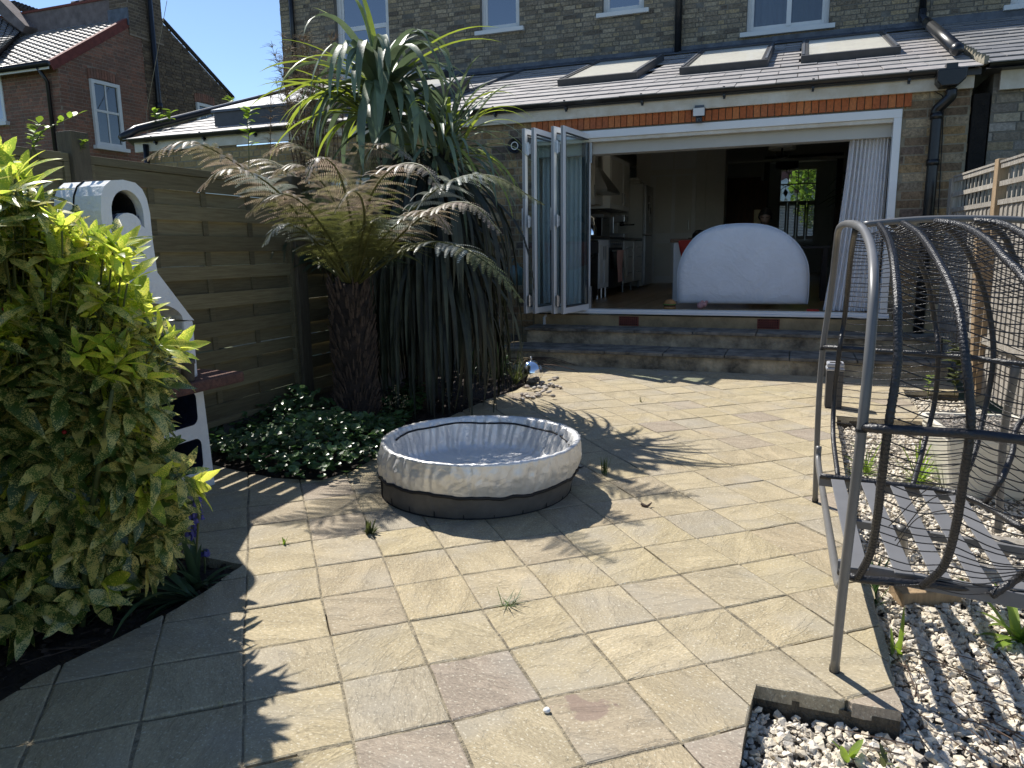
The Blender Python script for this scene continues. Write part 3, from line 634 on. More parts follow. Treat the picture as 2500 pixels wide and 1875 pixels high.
# fascia, gutter, roof
FX0, FX1 = -9.35, FY(2376, 215, YF-.04).x
MB().box((FX0+.0, YF-.07, 2.80), (FX1, YF-.03, 2.965)).build('fascia', MT['old_white_paint'], house, bevel=.003)
MB().box((-4.0, YF-.075, 2.80), (-3.998, YF-.069, 2.965)).build('fascia_joint', MT['dark_frame'], house)
def gutter(parent, x0, x1, y, z, r=.055, brk=.9, name='gutter'):
    b = MB(); n = 9; pr = []
    for k in range(n): a = math.pi*k/(n-1); pr.append((y-r*math.cos(a), z-r*math.sin(a)))
    pr2 = [(y-(r-.006)*math.cos(math.pi*k/(n-1)), z-(r-.006)*math.sin(math.pi*k/(n-1))) for k in range(n-1, -1, -1)]
    ring = pr+pr2; m_ = len(ring)
    b.add([(x0, p[0], p[1]) for p in ring]+[(x1, p[0], p[1]) for p in ring], [(k, (k+1) % m_, m_+(k+1) % m_, m_+k) for k in range(m_)]+[tuple(range(m_)), tuple(range(2*m_-1, m_-1, -1))])
    g = b.build(name, MT['black_plastic'], parent, smooth=False); x = x0+.45
    while x < x1-.1:
        bb = MB().box((x-.012, y-r-.006, z-.012), (x+.012, y-r+.002, z+.012)).box((x-.012, y-.01, z-r-.03), (x+.012, y+r+.004, z-r+.0)).box((x-.012, y+.02, z-r-.05), (x+.012, y+.035, z-r)); bb.build('bracket', MT['black_plastic'], g); x += brk
    for xj in np.arange(x0+2.0, x1, 2.6):
        bb = MB()
        for dx in (-.03, .0, .03): bb.add([(xj+dx-.008, p[0]-(0.004 if 1 else 0), p[1]-.004) for p in pr]+[(xj+dx+.008, p[0]-.004, p[1]-.004) for p in pr], [(k, k+1, n+k+1, n+k) for k in range(n-1)])
        bb.build('joint', MT['black_plastic'], g)
    return g
gutter(house, -9.35, 1.30, YF-.125, 2.985)
# roof deck and slates
ROOFL, ROOFR = -6.15, 1.63
VEL = [(-3.14, -2.05), (-1.50, -.42), (-.04, 1.05)]   # x spans of the roof windows
VY0, VY1 = 10.22, 12.35
def slope_sheet(b, x0, x1, ya, yb, zf, th, holes):
    xs = sorted({x0, x1, *[h for v in holes for h in v]})
    for a, c_ in zip(xs[:-1], xs[1:]):
        cut = any(h[0] < (a+c_)/2 < h[1] for h in holes)
        for (p, q) in (((ya, VY0+.08), (VY1-.08, yb)) if cut else ((ya, yb),)): b.obox((a, p, zf(p)-th), (c_-a, 0, 0), (0, q-p, zf(q)-zf(p)), (0, 0, th))
dk = MB(); slope_sheet(dk, ROOFL, ROOFR, 8.80, YU-.002, lambda y: RZ(y)-.02, .06, [(h[0]+.08, h[1]-.08) for h in VEL])
roof = dk.build('roof', MT['dark_frame'], house)
def slates(parent, x0, x1, y0, y1, zf, mt, nparts, cw=.42, ch=.335, skip=None, ang=math.atan(ROOFM), key='slate', seed=1):
    r = random.Random(seed); it = []; row = 0; y = y0
    while y < y1-.02:
        x = x0-(row % 2)*cw*.5
        while x < x1:
            a, c_ = max(x, x0), min(x+cw, x1); x += cw
            if c_-a < .05: continue
            cx = (a+c_)/2; cy = y+ch*.5
            if skip and skip(cx, cy): continue
            it.append((cx, cy, c_-a-.008, r.random()*.006))
        y += ch; row += 1
    me = unit_box([MT[mt]], key); it.sort(key=lambda t: math.hypot(t[0], t[1])); s_ = 1/math.cos(ang); b = MB()
    for k, (cx, cy, w_, dz) in enumerate(it):
        M_ = Matrix.Translation((cx, cy+.03, zf(cy)+.012+dz)) @ Matrix.Rotation(ang-.035, 4, 'X') @ Matrix.Diagonal((w_, (ch+.07)*s_, .010, 1))
        if k < nparts: link('slate', me, parent).matrix_local = M_
        else: b.add([M_ @ Vector(v.co) for v in me.vertices], [tuple(p.vertices) for p in me.polygons])
    if b.v: b.build('slate', MT[mt], parent, stuff=True)
slates(roof, ROOFL, ROOFR, 8.72, YU-.1, RZ, 'slate', 298, skip=lambda x, y: any(a+.10 < x < c_-.10 and VY0+.1 < y < VY1-.15 for a, c_ in VEL))
def roof_window(parent, x0, x1, y0, y1, zf, lift=.10):
    sl_ = (zf(y1)-zf(y0))/(y1-y0); nz = Vector((0, -sl_, 1)).normalized(); ay = Vector((0, y1-y0, zf(y1)-zf(y0))); L_ = ay.length; ay = ay/L_; o = Vector((x0, y0, zf(y0)))
    W_ = x1-x0; X_ = Vector((1, 0, 0)); h = lift; f = .085
    fr = MB()
    fr.obox(o, X_*W_, ay*f, nz*h); fr.obox(o+ay*(L_-f), X_*W_, ay*f, nz*(h+.01)); fr.obox(o+ay*f, X_*f, ay*(L_-2*f), nz*h); fr.obox(o+X_*(W_-f)+ay*f, X_*f, ay*(L_-2*f), nz*h)
    w0 = fr.build('roof_window', MT['dark_frame'], parent, bevel=.006)
    MB().obox(o+X_*(f+.002)+ay*(f+.002)+nz*.03, X_*(W_-2*f-.004), ay*(L_-2*f-.004), nz*(h-.045)).build('pane', MT['blind'], w0)
    MB().obox(o+X_*.012+ay*.1+nz*(h+.001), X_*.028, ay*(L_-.2), nz*.008).obox(o+X_*(W_-.04)+ay*.1+nz*(h+.001), X_*.028, ay*(L_-.2), nz*.008).build('trim', MT['lead'], w0)
for a, c_ in VEL: roof_window(house, a, c_, VY0, VY1, RZ)
# lead flashing at the foot of the upper wall
b = MB(); x = -9.8; rj = random.Random(8)
while x < 1.7:
    l = 1.55; MB().obox((x, YU-.03, RZ(YU)-.09), (min(l, 1.72-x)-.004, 0, 0), (0, .028, 0), (0, 0, .20+rj.random()*.012)).obox((x, YU-.2, RZ(YU-.2)+.032), (min(l, 1.72-x)-.004, 0, 0), (0, .17, .17*ROOFM+.02), (0, 0, .01)).build('flashing', MT['lead'], house); x += l
# party line ribs on the roof (a raised strip left of the first roof window)
MB().beam((-4.63, 8.74, RZ(8.74)+.035), (-4.63, YU-.2, RZ(YU-.2)+.035), .05, .03).build('roof_joint', MT['lead'], roof)
# upper wall
UWL, UWH = -9.83, 7.15
ZW0 = RZ(YU)-.05
def upx(px, py): p = FY(px, py, YU); return p
WINS = []   # hole rectangles in wall coordinates (u0,u1,z0,z1)
def hole(x0, x1, z0, z1): WINS.append((x0-UWL, x1-UWL, z0-ZW0, z1-ZW0)); return (x0, x1, z0, z1)
w1 = hole(upx(820, 100).x, upx(951, 100).x, 4.60, 6.9)
w2 = hole(upx(1172, 40).x, upx(1268, 40).x, 5.20-.02, 6.6)
w3 = hole(upx(1470, 20).x, upx(1572, 20).x, 5.22, 6.6)
w4 = hole(upx(1822, 60).x, upx(2024, 50).x, 4.66, 6.2)
uw = MB()
def wall_with_holes(b, x0, x1, y0, y1, z0, z1, holes):
    xs = sorted({x0, x1, *[h[0] for h in holes], *[h[1] for h in holes]})
    for a, c_ in zip(xs[:-1], xs[1:]):
        hs = sorted([(h[2], h[3]) for h in holes if h[0] < (a+c_)/2 < h[1]]); z = z0
        for (p, q) in hs:
            if p > z: b.box((a, y0, z), (c_, y1, p))
            z = q
        if z < z1: b.box((a, y0, z), (c_, y1, z1))
wall_with_holes(uw, UWL, 1.70, YU, YU+.3, 3.3, UWH, [w1, w2, w3, w4])
uw.box((UWL, YU+.3, 3.6), (UWL+.3, 21.5, UWH))
upw = uw.build('upper_wall', MT['mortar_grey'], house)
brick_wall(upw, (UWL, YU, ZW0), (1, 0, 0), (0, -1, 0), 1.70-UWL, 2.35, MT['weathered_brick'], holes=WINS, nparts=170, L=.215, Hh=.062, j=.012, key='weathered_brick', jit=2)
MB().box((UWL-.1, YU-.10, UWH), (1.7, YU+.3, UWH+.12)).build('eaves', MT['white_paint'], house)
b = MB(); b.add([(UWL-.2, YU-.12, UWH+.1), (1.7, YU-.12, UWH+.1), (1.7, YU+4, UWH+1.8), (UWL-.2, YU+4, UWH+1.8), (1.7, YU+8.3, UWH+.1), (UWL-.2, YU+8.3, UWH+.1)], [(0, 1, 2, 3), (3, 2, 4, 5)]); b.build('main_roof', MT['pale_slate'], house)
def sash(parent, x0, x1, z0, z1, y, rec=.09, rail=None, kind='sash', glass='dark_glass', sill=(.09, .05), blindc=None, yd=1):
    """window set back into the wall: outer frame, sashes, panes, sill"""
    fw = .085 if kind == 'sash' else .06; Y0 = y+rec
    w_ = MB().box((x0, Y0, z0), (x0+fw, Y0+.08, z1)).box((x1-fw, Y0, z0), (x1, Y0+.08, z1)).box((x0+fw, Y0, z0), (x1-fw, Y0+.08, z0+fw)).box((x0+fw, Y0, z1-fw), (x1-fw, Y0+.08, z1)).build('window', MT['white_paint'], parent, bevel=.006)
    a, c_ = x0+fw, x1-fw; q = .045; zs = [z0+fw, rail, z1-fw] if rail else [z0+fw, z1-fw]
    for k, (p, r_) in enumerate(zip(zs[:-1], zs[1:])):
        yo = Y0+.02+(0.0 if k == 0 else -.02 if kind == 'x' else .02)
        MB().box((a, yo, p), (a+q, yo+.035, r_)).box((c_-q, yo, p), (c_, yo+.035, r_)).box((a+q, yo, p), (c_-q, yo+.035, p+q)).box((a+q, yo, r_-q), (c_-q, yo+.035, r_)).build('frame', MT['white_paint'], w_, bevel=.004)
        MB().box((a+q, yo+.012, p+q), (c_-q, yo+.018, r_-q)).build('pane', MT[glass], w_)
    MB().box((x0-sill[0], y-sill[1]-.02, z0-.075), (x1+sill[0], Y0+.001, z0-.004)).build('sill', MT['white_paint'], w_, bevel=.006)
    return w_
sash(house, *w1, YU, rail=FY(890, 62, YU).z)
sash(house, *w2, YU, kind='c')
sash(house, *w3, YU, kind='c')
w4o = sash(house, *w4, YU, kind='c', glass='smoke_glass')
# blind/curtains behind the big window, with mullion
mxp = FY(1925, 50, YU).x
MB().box((mxp-.035, YU+.085, w4[2]+.06), (mxp+.035, YU+.16, w4[3]-.06)).build('mullion', MT['white_paint'], w4o)
def curtain_mesh(x0, x1, y, z0, z1, n, amp, taper=0, seed=0, yfun=None):
    r = random.Random(seed); b = MB(); K = n*8; R = 10; ph = [r.random()*6 for _ in range(4)]
    for i in range(R+1):
        t = i/R; z = z1+(z0-z1)*t
        for k in range(K+1):
            s_ = k/K; xx = x0+(x1-x0)*s_; a = amp*(.7+.3*math.sin(s_*9+ph[0])); off = a*math.sin(s_*n*2*math.pi+ph[1]+.35*math.sin(t*3+ph[2]))+.012*math.sin(s_*5+t*4+ph[3])
            b.v.append((xx+taper*t*(s_-.5), y+off, z))
    for i in range(R):
        for k in range(K): a = i*(K+1)+k; b.f.append((a, a+1, a+K+2, a+K+1)); b.m.append(0)
    return b
curtain_mesh(w4[0]+.1, mxp-.04, YU+.3, w4[2], w4[3], 5, .03, seed=3).build('curtain', MT['curtain'], w4o, smooth=True)
curtain_mesh(mxp+.05, w4[1]-.1, YU+.32, w4[2], w4[3], 4, .025, seed=5).build('curtain', MT['wall_grey'], w4o, smooth=True)
MB().box((UWL+.31, YU+.9, 3.6), (1.69, YU+.95, UWH-.01)).build('inner_wall', MT['soot_and_shade'], house)  # black backing sheet, the dark of unlit rooms put into its colour
# pipes on the upper wall
def pipe(parent, pts, r, name='drainpipe', m='black_plastic', n=12): return MB().tube(pts, r, n).build(name, MT[m], parent, smooth=True)
def mp2(px, py, Y): return FY(px, py, Y)
px1 = mp2(1655, 100, YU-.07).x
pipe(house, [(px1, YU-.07, RZ(YU)-.02), (px1, YU-.07, UWH)], .056)
px0 = mp2(716, 100, YU-.06).x; pipe(house, [(px0, YU-.06, RZ(YU)), (px0, YU-.06, UWH)], .045)
px2 = mp2(2250, 50, YU-.06).x
q0 = FY(2239, 68, YU-.06); 
pipe(house, [(px2, YU-.07, RZ(YU)+.17), (px2, YU-.07, UWH)], .048)
# rainwater pipe lying down the slope, hopper and downpipe
hx = FY(2318, 200, YF-.13).x
A = Vector((px2, YU-.09, RZ(YU)+.14)); B = Vector((FY(2335, 140, 9.35).x, 9.35, RZ(9.35)+.11)); Bm = A.lerp(B, .22)
pipe(house, [A+Vector((0, 0, .12)), A, Bm], .056); pipe(house, [A.lerp(B, .2), B], .068)
MB().lathe([(0, .068), (.03, .06), (.055, .035), (.068, 0), (.068, -.03)], (0, 0, 0), 16).build('pipe_end', MT['black_plastic'], house, smooth=True).matrix_local = Matrix.Translation(B) @ (B-A).to_track_quat('Z', 'Y').to_matrix().to_4x4()
hz0, hz1 = FY(2320, 213, YF-.16).z, FY(2320, 172, YF-.16).z
hw = .125
hp = MB(); P0 = [(hx-hw, hz1), (hx+hw*1.05, hz1), (hx+hw*1.0, hz0+.06), (hx+.06, hz0), (hx-hw*.7, hz0), (hx-hw, hz0+.05)]
hp.prism([(a, YF-.26, c_) for a, c_ in P0], (0, .18, 0)).build('hopper', MT['black_plastic'], house, bevel=.01)
MB().box((hx-.05, YF-.22, hz1), (hx+.05, YF-.1, hz1+.06)).build('hopper_neck', MT['black_plastic'], house)
dp = [FY(2323, 218, YF-.15), FY(2321, 235, YF-.15), FY(2300, 256, YF-.12), FY(2287, 270, YF-.09)]
dpx = FY(2287, 290, YF-.09); dpb = FY(2266, 520, YF-.09)
pipe(house, spline(dp+[dpx], 4)+[Vector(((dpx.x+dpb.x)/2, YF-.09, 1.9)), Vector((dpb.x, YF-.09, .2))], .052)
for z in (2.55, 2.1, 1.0): MB().lathe([(.052, -.03), (.062, -.03), (.062, .03), (.052, .03)], ((dpx.x+dpb.x)/2, YF-.09, z), 14).build('pipe_clip', MT['black_plastic'], house, smooth=True)
# cable along the top of the bricks
cab = [FY(1712, 270, YF-.03)]+[FY(p[0], p[1], YF-.035) for p in [(1760, 264), (1900, 250), (2050, 237), (2200, 226), (2272, 222), (2290, 228), (2302, 240), (2302, 300), (2296, 420), (2290, 520)]]
MB().tube(spline(cab, 5), .005, 6).build('cable', MT['black_cord'], house, smooth=True)
# party gap strip between the houses
MB().box((1.60, YF-.02, 0), (1.74, YF+.25, 2.75)).build('party_gap', MT['soot_and_shade'], house)  # solid black strip, painted for the shade in the gap
# ------------------------------------------------------------------ security lights
lp = FY(1708, 275, YF-.05)
sec = thing('security_light', 'small white floodlight with black sensor on the orange brick course', 'light')
MB().box((lp.x-.05, YF-.08, lp.z+.035), (lp.x+.05, YF-.03, lp.z+.075)).build('bracket', MT['lead'], sec)
MB().box((lp.x-.067, YF-.12, lp.z-.05), (lp.x+.067, YF-.075, lp.z+.045)).build('housing', MT['bin_plastic'], sec, bevel=.008)
MB().box((lp.x-.061, YF-.124, lp.z-.044), (lp.x+.061, YF-.119, lp.z+.039)).build('lens', MT['white_plastic'], sec)
s_ = MB().box((lp.x-.035, YF-.11, lp.z-.115), (lp.x+.035, YF-.06, lp.z-.052)).build('sensor', MT['black_plastic'], sec, bevel=.008)
MB().lathe([(.0, -.012), (.014, -.008), (.018, 0)], (0, 0, 0), 12).build('eye', MT['white_plastic'], s_, smooth=True).matrix_local = Matrix.Translation((lp.x, YF-.112, lp.z-.085)) @ Matrix.Rotation(math.radians(90), 4, 'X').inverted() @ Matrix.Rotation(math.pi, 4, 'X')
lp2 = FY(1257, 356, YF-.1); wlmp = thing('wall_lamp', 'round black wall lamp on the brickwork left of the folded doors', 'light')
rot = Matrix.Translation((lp2.x, YF-.02, lp2.z)) @ Matrix.Rotation(math.radians(90), 4, 'X')
MB().lathe([(0, 0), (.05, 0), (.05, .05), (.09, .07), (.09, .10), (.08, .10), (.075, .085), (0, .08)], (0, 0, 0), 28).build('casing', MT['black_plastic'], wlmp, smooth=True).matrix_local = rot
MB().lathe([(.038, .09), (.038, .094), (.048, .094), (.048, .09)], (0, 0, 0), 28).build('ring', MT['white_plastic'], wlmp).matrix_local = rot
# ------------------------------------------------------------------ folding door leaves, folded in two pairs
ZB, ZT = FY(1376, 767, 8.17).z, FY(1376, 306, 8.17).z
def leaf(p_tip, p_back, left_face=False):
    """one glazed leaf standing between two ground points"""
    a = Vector((*p_tip, 0)); b_ = Vector((*p_back, 0)); d = (b_-a); Lw = d.length; d.normalize(); n = Vector((d.y, -d.x, 0)); Z = Vector((0, 0, 1)); t = .038; st = .058; H = ZT-ZB
    o = a+Z*ZB-n*t/2; f = MB()
    f.obox(o, d*st, n*t, Z*H); f.obox(o+d*(Lw-st), d*st, n*t, Z*H); f.obox(o+d*st, d*(Lw-2*st), n*t, Z*.07); f.obox(o+d*st+Z*(H-.06), d*(Lw-2*st), n*t, Z*.06)
    lf = f.build('door_leaf', MT['white_frame'], house, bevel=.003)
    s = .008; i0 = o+d*st+Z*.07; wi = Lw-2*st; hi = H-.13; g = MB()
    g.obox(i0-n*.002, d*wi, n*(t+.004), Z*s); g.obox(i0-n*.002+Z*(hi-s), d*wi, n*(t+.004), Z*s); g.obox(i0-n*.002, d*s, n*(t+.004), Z*hi); g.obox(i0-n*.002+d*(wi-s), d*s, n*(t+.004), Z*hi); g.build('seal', MT['dark_frame'], lf)
    MB().obox(i0+n*(t/2-.009)+d*s+Z*s, d*(wi-2*s), n*.018, Z*(hi-2*s)).build('pane', MT['clear_glass'], lf)
    # profile grooves on the tip edge
    e = MB()
    for k in (.008, .022): e.obox(o-d*.002+n*k, d*.003, n*.006, Z*H)
    e.build('groove', MT['frame_seal'], lf)
    return lf
def rat(px): r = ray(px, 620); return r[0]/r[1]
YTIP, YBK = 8.17, 8.955
tips = [rat(1373)*YTIP, rat(1350)*YTIP, rat(1303)*YTIP, rat(1281)*YTIP]
backs = [rat(1438)*YBK, rat(1437)*YBK-.055, rat(1438)*YBK-.115, rat(1438)*YBK-.17]
backs = [backs[0], backs[0]-.045, tips[2]+(backs[0]-tips[0]), tips[3]+(backs[0]-tips[0])]
lv = [leaf((tips[k], YTIP), (backs[k], YBK)) for k in range(4)]
for xa, xb in ((tips[0], tips[1]), (tips[2], tips[3])):
    for zc in (ZB+.15, ZB+1.05, ZB+1.85):
        h_ = MB(); h_.tube([((xa+xb)/2, YTIP-.012, zc-.07), ((xa+xb)/2, YTIP-.012, zc+.07)], .011, 10)
        for kk in (-.045, 0, .045): h_.tube([((xa+xb)/2, YTIP-.012, zc+kk-.018), ((xa+xb)/2, YTIP-.012, zc+kk+.018)], .0145, 10)
        h_.box(((xa+xb)/2-.03, YTIP-.008, zc-.055), ((xa+xb)/2+.03, YTIP-.001, zc+.055)); h_.build('hinge', MT['hinge_metal'], house, smooth=False)
for k in (0, 2):
    MB().box((tips[k+1]-.028, YTIP-.01, ZB+.95), (tips[k+1]-.012, YTIP-.002, ZB+1.2)).build('lock_plate', MT['hinge_metal'], house)
for za_, zb_ in ((ZB-.03, ZB+.28), (ZT-.33, ZT-.02)): MB().box((backs[0]+.022, YBK-.05, za_), (backs[0]+.04, YBK+.0, zb_)).build('bolt', MT['hinge_metal'], house)
# ------------------------------------------------------------------ neighbouring lean-to on the left (beyond the fence)
def RP(px, py, lift=0):
    r = ray(px, py); k = RZ(0)+lift; t = (k-CAMH)/(r[2]-ROOFM*r[1]); return Vector(_O+t*r)
nl = thing('lean_to', 'low slate lean-to beyond the left fence with flat glazed rooflights and yellow brick wall', 'extension')
wn = MB().box((-9.25, YF+.0, -.1), (-4.03, YF+.25, 2.79)).build('wall', MT['mortar'], nl)
brick_wall(wn, (-9.25, YF, 1.2), (1, 0, 0), (0, -1, 0), 5.2, 1.58, MT['yellow_brick'], nparts=150, L=.225, Hh=.077, j=.013, key='yellow_brick', holes=[(.9, 4.9, 0, 1.12)])
wd = MB().box((-8.35, YF-.03, .1), (-4.35, YF-.004, .16)).box((-8.35, YF-.03, 2.26), (-4.35, YF-.004, 2.34))
for x in (-8.35, -7.0, -5.7, -4.41): wd.box((x, YF-.03, .16), (x+.06, YF-.004, 2.26))
wf = wd.build('window', MT['dark_frame'], nl); MB().box((-8.3, YF-.018, .16), (-4.4, YF-.012, 2.26)).build('pane', MT['dark_glass'], wf)
dk = MB(); dk.add([(-9.45, 8.79, RZ(8.79)-.02), (ROOFL-.004, 8.79, RZ(8.79)-.02), (ROOFL-.004, YU, RZ(YU)-.05), (-9.45, YU, RZ(YU)-.05)]+[(x, y, RZ(y)-.16) for x, y in ((-9.45, 8.95), (ROOFL-.004, 8.95), (ROOFL-.004, YU), (-9.45, YU))], [(0, 1, 2, 3), (7, 6, 5, 4), (0, 4, 5, 1), (3, 7, 4, 0)])
r2 = dk.build('roof', MT['dark_frame'], nl)
slates(r2, -9.45, ROOFL-.01, 8.72, YU-.1, RZ, 'slate', 150, key='slate')
c1 = RP(522, 274, .22); c2 = RP(700, 256, .22)
def upstand(parent, x0, x1, y0, y1, h):
    m0 = MB(); P = [(x0, y0), (x1, y0), (x1, y1), (x0, y1)]
    for k in range(4):
        a, c_ = P[k], P[(k+1) % 4]; n = .05
        m0.add([(a[0], a[1], RZ(a[1])-.04), (c_[0], c_[1], RZ(c_[1])-.04), (c_[0], c_[1], RZ(c_[1])+h), (a[0], a[1], RZ(a[1])+h)], [(0, 1, 2, 3)])
    u_ = m0.build('rooflight', MT['dark_frame'], parent)
    MB().obox((x0-.03, y0-.03, RZ(y0)+h-.01), (x1-x0+.06, 0, 0), (0, y1-y0+.06, (y1-y0)*ROOFM), (0, 0, .035)).build('frame', MT['lead'], u_)
    MB().obox((x0+.03, y0+.03, RZ(y0)+h+.027), (x1-x0-.06, 0, 0), (0, y1-y0-.06, (y1-y0-.06)*ROOFM), (0, 0, .01)).build('pane', MT['blind'], u_)
upstand(nl, c1.x, c1.x+2.35, c1.y, 12.6, .22)
c3 = RP(1056, 219, .20); c4 = RP(1151, 189, .20)
upstand(house, c3.x-1.5, (c3.x+c4.x)/2, c3.y, min(c4.y, 12.9), .20)
va, vb = RP(342, 312, .10), RP(520, 278, .10)
MB().tube([(-9.47, 8.72, RZ(8.72)+.03), (-9.47, 9.0, RZ(9)+.1), (-9.47, YU, RZ(YU)+.1)], .06, 10).build('verge_pipe', MT['black_plastic'], nl, smooth=True)
MB().tube([(-9.1, YF-.1, 2.9), (-9.1, YF-.1, .2)], .04, 10).build('drainpipe', MT['black_plastic'], nl, smooth=True)
# ------------------------------------------------------------------ house on the right
nr = thing('neighbour_house', 'neighbouring house at the right edge with pale brick wall and slate lean-to', 'house')
wr = MB().box((1.76, YF, -.1), (4.6, YF+.25, 2.95)).box((1.76, YF+.25, -.1), (1.98, YU, 2.95)).build('wall', MT['mortar_grey'], nr)
brick_wall(wr, (1.76, YF, .4), (1, 0, 0), (0, -1, 0), 1.8, 2.4, MT['pale_brick'], nparts=150, L=.225, Hh=.077, j=.013, key='pale_brick')
RX0 = 1.66
dk = MB(); dk.add([(RX0, 8.70, RZ(8.70)-.02), (4.8, 8.70, RZ(8.70)-.02), (4.8, YU, RZ(YU)-.02), (RX0, YU, RZ(YU)-.02)]+[(x, y, RZ(y)-.12) for x, y in ((RX0, 8.95), (4.8, 8.95), (4.8, YU), (RX0, YU))], [(0, 1, 2, 3), (7, 6, 5, 4), (0, 4, 5, 1), (3, 7, 4, 0)])
r3 = dk.build('roof', MT['dark_frame'], nr)
slates(r3, RX0, 3.4, 8.66, YU-.1, lambda y: RZ(y)+.035, 'pale_slate', 120, key='pale_slate')
MB().box((1.80, YF-.09, 2.76), (4.6, YF-.05, 2.94)).build('fascia', MT['old_white_paint'], nr)
gutter(nr, 1.68, 4.6, YF-.14, 3.0)
b = MB(); rr = random.Random(2); y = 8.75
while y < 12.9: b.box((1.635, y, RZ(y)+.02), (1.675, y+.16, RZ(y+.08)+.055+rr.random()*.015)); y += .15
b.build('verge', MT['mortar'], nr)
w5x = FY(2466, 20, YU).x
h5 = (w5x, w5x+1.1, 4.64, 6.4)
uw = MB(); wall_with_holes(uw, 1.704, 5.5, YU, YU+.3, 3.3, UWH, [h5]); uo = uw.build('upper_wall', MT['mortar_grey'], nr)
brick_wall(uo, (1.71, YU, ZW0), (1, 0, 0), (0, -1, 0), 2.0, 2.3, MT['weathered_brick'], holes=[(h5[0]-1.71, h5[1]-1.71, h5[2]-ZW0, h5[3]-ZW0)], nparts=110, L=.215, Hh=.062, j=.012, key='weathered_brick', jit=2)
sash(nr, *h5, YU, kind='c')
MB().box((1.71, YU-.03, RZ(YU)-.09), (4, YU-.002, RZ(YU)+.14)).build('flashing', MT['lead'], nr)
b = MB(); b.add([(1.7, YU-.12, UWH+.1), (5.6, YU-.12, UWH+.1), (5.6, YU+4, UWH+1.8), (1.7, YU+4, UWH+1.8), (5.6, YU+8.3, UWH+.1), (1.7, YU+8.3, UWH+.1)], [(0, 1, 2, 3), (3, 2, 4, 5)]); b.build('main_roof', MT['pale_slate'], nr)
# ------------------------------------------------------------------ red brick house far left
XL = -17.6; K = 1.6
def lx(px, py): return FX(px, py, XL)
cT = lx(139, 152); YC = lx(150, 250).y
ap = lx(330, 45); apR = lx(395, 55); er = lx(568, 243)
ridgeY = (ap.y+apR.y)/2; ridgeZ = ap.z+.32
rl = thing('red_house', 'red brick house beyond the fence with tiled gable roof, tall chimney and white sash windows', 'house')
slope = (ap.z-cT.z)/(ap.y-YC); EZ = cT.z
def gz(y): return EZ+slope*(y-YC) if y < ridgeY else min(EZ+slope*(ridgeY-YC), ridgeZ)-(y-apR.y)*(apR.z-er.z)/(er.y-apR.y)
gw = MB(); gp = [(XL, YC, -.1), (XL, YC, EZ), (XL, ap.y, ap.z), (XL, apR.y, apR.z), (XL, er.y, er.z), (XL, er.y, -.1)]
hw1 = (lx(222, 250).y, lx(291, 250).y, lx(260, 358).z, lx(250, 200).z)
hw2 = (lx(477, 265).y, lx(521, 265).y, lx(480, 300).z-1.1, lx(498, 255).z)
gw.prism(gp, (-.3, 0, 0)).add([(XL, YC+.001, -.1), (XL-14, YC+.001, -.1), (XL-14, YC+.001, EZ), (XL, YC+.001, EZ)], [(0, 1, 2, 3)])
gwo = gw.build('wall', MT['mortar_red'], rl)
zb = 2.2; split = ap.y+.15
inw = lambda c: c.z < (EZ+slope*(c.y-YC) if c.y < ap.y else (ap.z+(apR.z-ap.z)*(c.y-ap.y)/(apR.y-ap.y) if c.y < apR.y else apR.z-(c.y-apR.y)*(apR.z-er.z)/(er.y-apR.y)))-.04
H1 = [(hw1[0]-YC, hw1[1]-YC, hw1[2]-zb, hw1[3]-zb+.28)]
brick_wall(gwo, (XL, YC, zb), (0, 1, 0), (1, 0, 0), split-YC, 6.2, MT['red_brick'], holes=H1, nparts=300, L=.235, Hh=.075, j=.014, clipf=inw, key='red_brick')
H2 = [(hw2[0]-split, hw2[1]-split, hw2[2]-zb, hw2[3]-zb+.28)]
brick_wall(gwo, (XL+.02, split, zb), (0, 1, 0), (1, 0, 0), er.y-split, 6.2, MT['brown_brick'], holes=H2, nparts=0, L=.235, Hh=.075, j=.014, clipf=inw, key='brown_brick')
brick_wall(gwo, (XL, YC, zb), (-1, 0, 0), (0, -1, 0), 3.2, EZ-zb-.1, MT['red_brick'], nparts=0, L=.235, Hh=.075, j=.014, key='red_brick')
def xwin(parent, y0, y1, z0, z1, x, rail):
    fw = .09; w_ = MB().box((x-.06, y0, z0), (x+.02, y0+fw, z1)).box((x-.06, y1-fw, z0), (x+.02, y1, z1)).box((x-.06, y0+fw, z0), (x+.02, y1-fw, z0+fw)).box((x-.06, y0+fw, z1-fw), (x+.02, y1-fw, z1)).build('window', MT['white_paint'], parent)
    ym = (y0+y1)/2; f = MB().box((x-.045, y0+fw, rail-.03), (x-.005, y1-fw, rail+.03)).box((x-.04, ym-.018, z0+fw), (x-.01, ym+.018, rail-.03)).box((x-.04, ym-.018, rail+.03), (x-.01, ym+.018, z1-fw)); f.build('glazing_bar', MT['white_paint'], w_)
    MB().box((x-.035, y0+fw, z0+fw), (x-.03, y1-fw, z1-fw)).build('pane', MT['smoke_glass'], w_)
    MB().box((x-.05, y0+fw, z0+fw), (x-.045, y1-fw, z1-fw)).build('blind', MT['blind_grey'], w_)
    MB().box((x-.05, y0-.08, z0-.10), (x+.09, y1+.08, z0-.005)).build('sill', MT['white_paint'], w_)
xwin(rl, hw1[0], hw1[1], hw1[2], hw1[3], XL+.06, lx(262, 275).z); xwin(rl, hw2[0], hw2[1], hw2[2], hw2[3], XL+.07, hw2[3]-.75)
me = unit_box([MT['red_brick']], 'arch_brick')
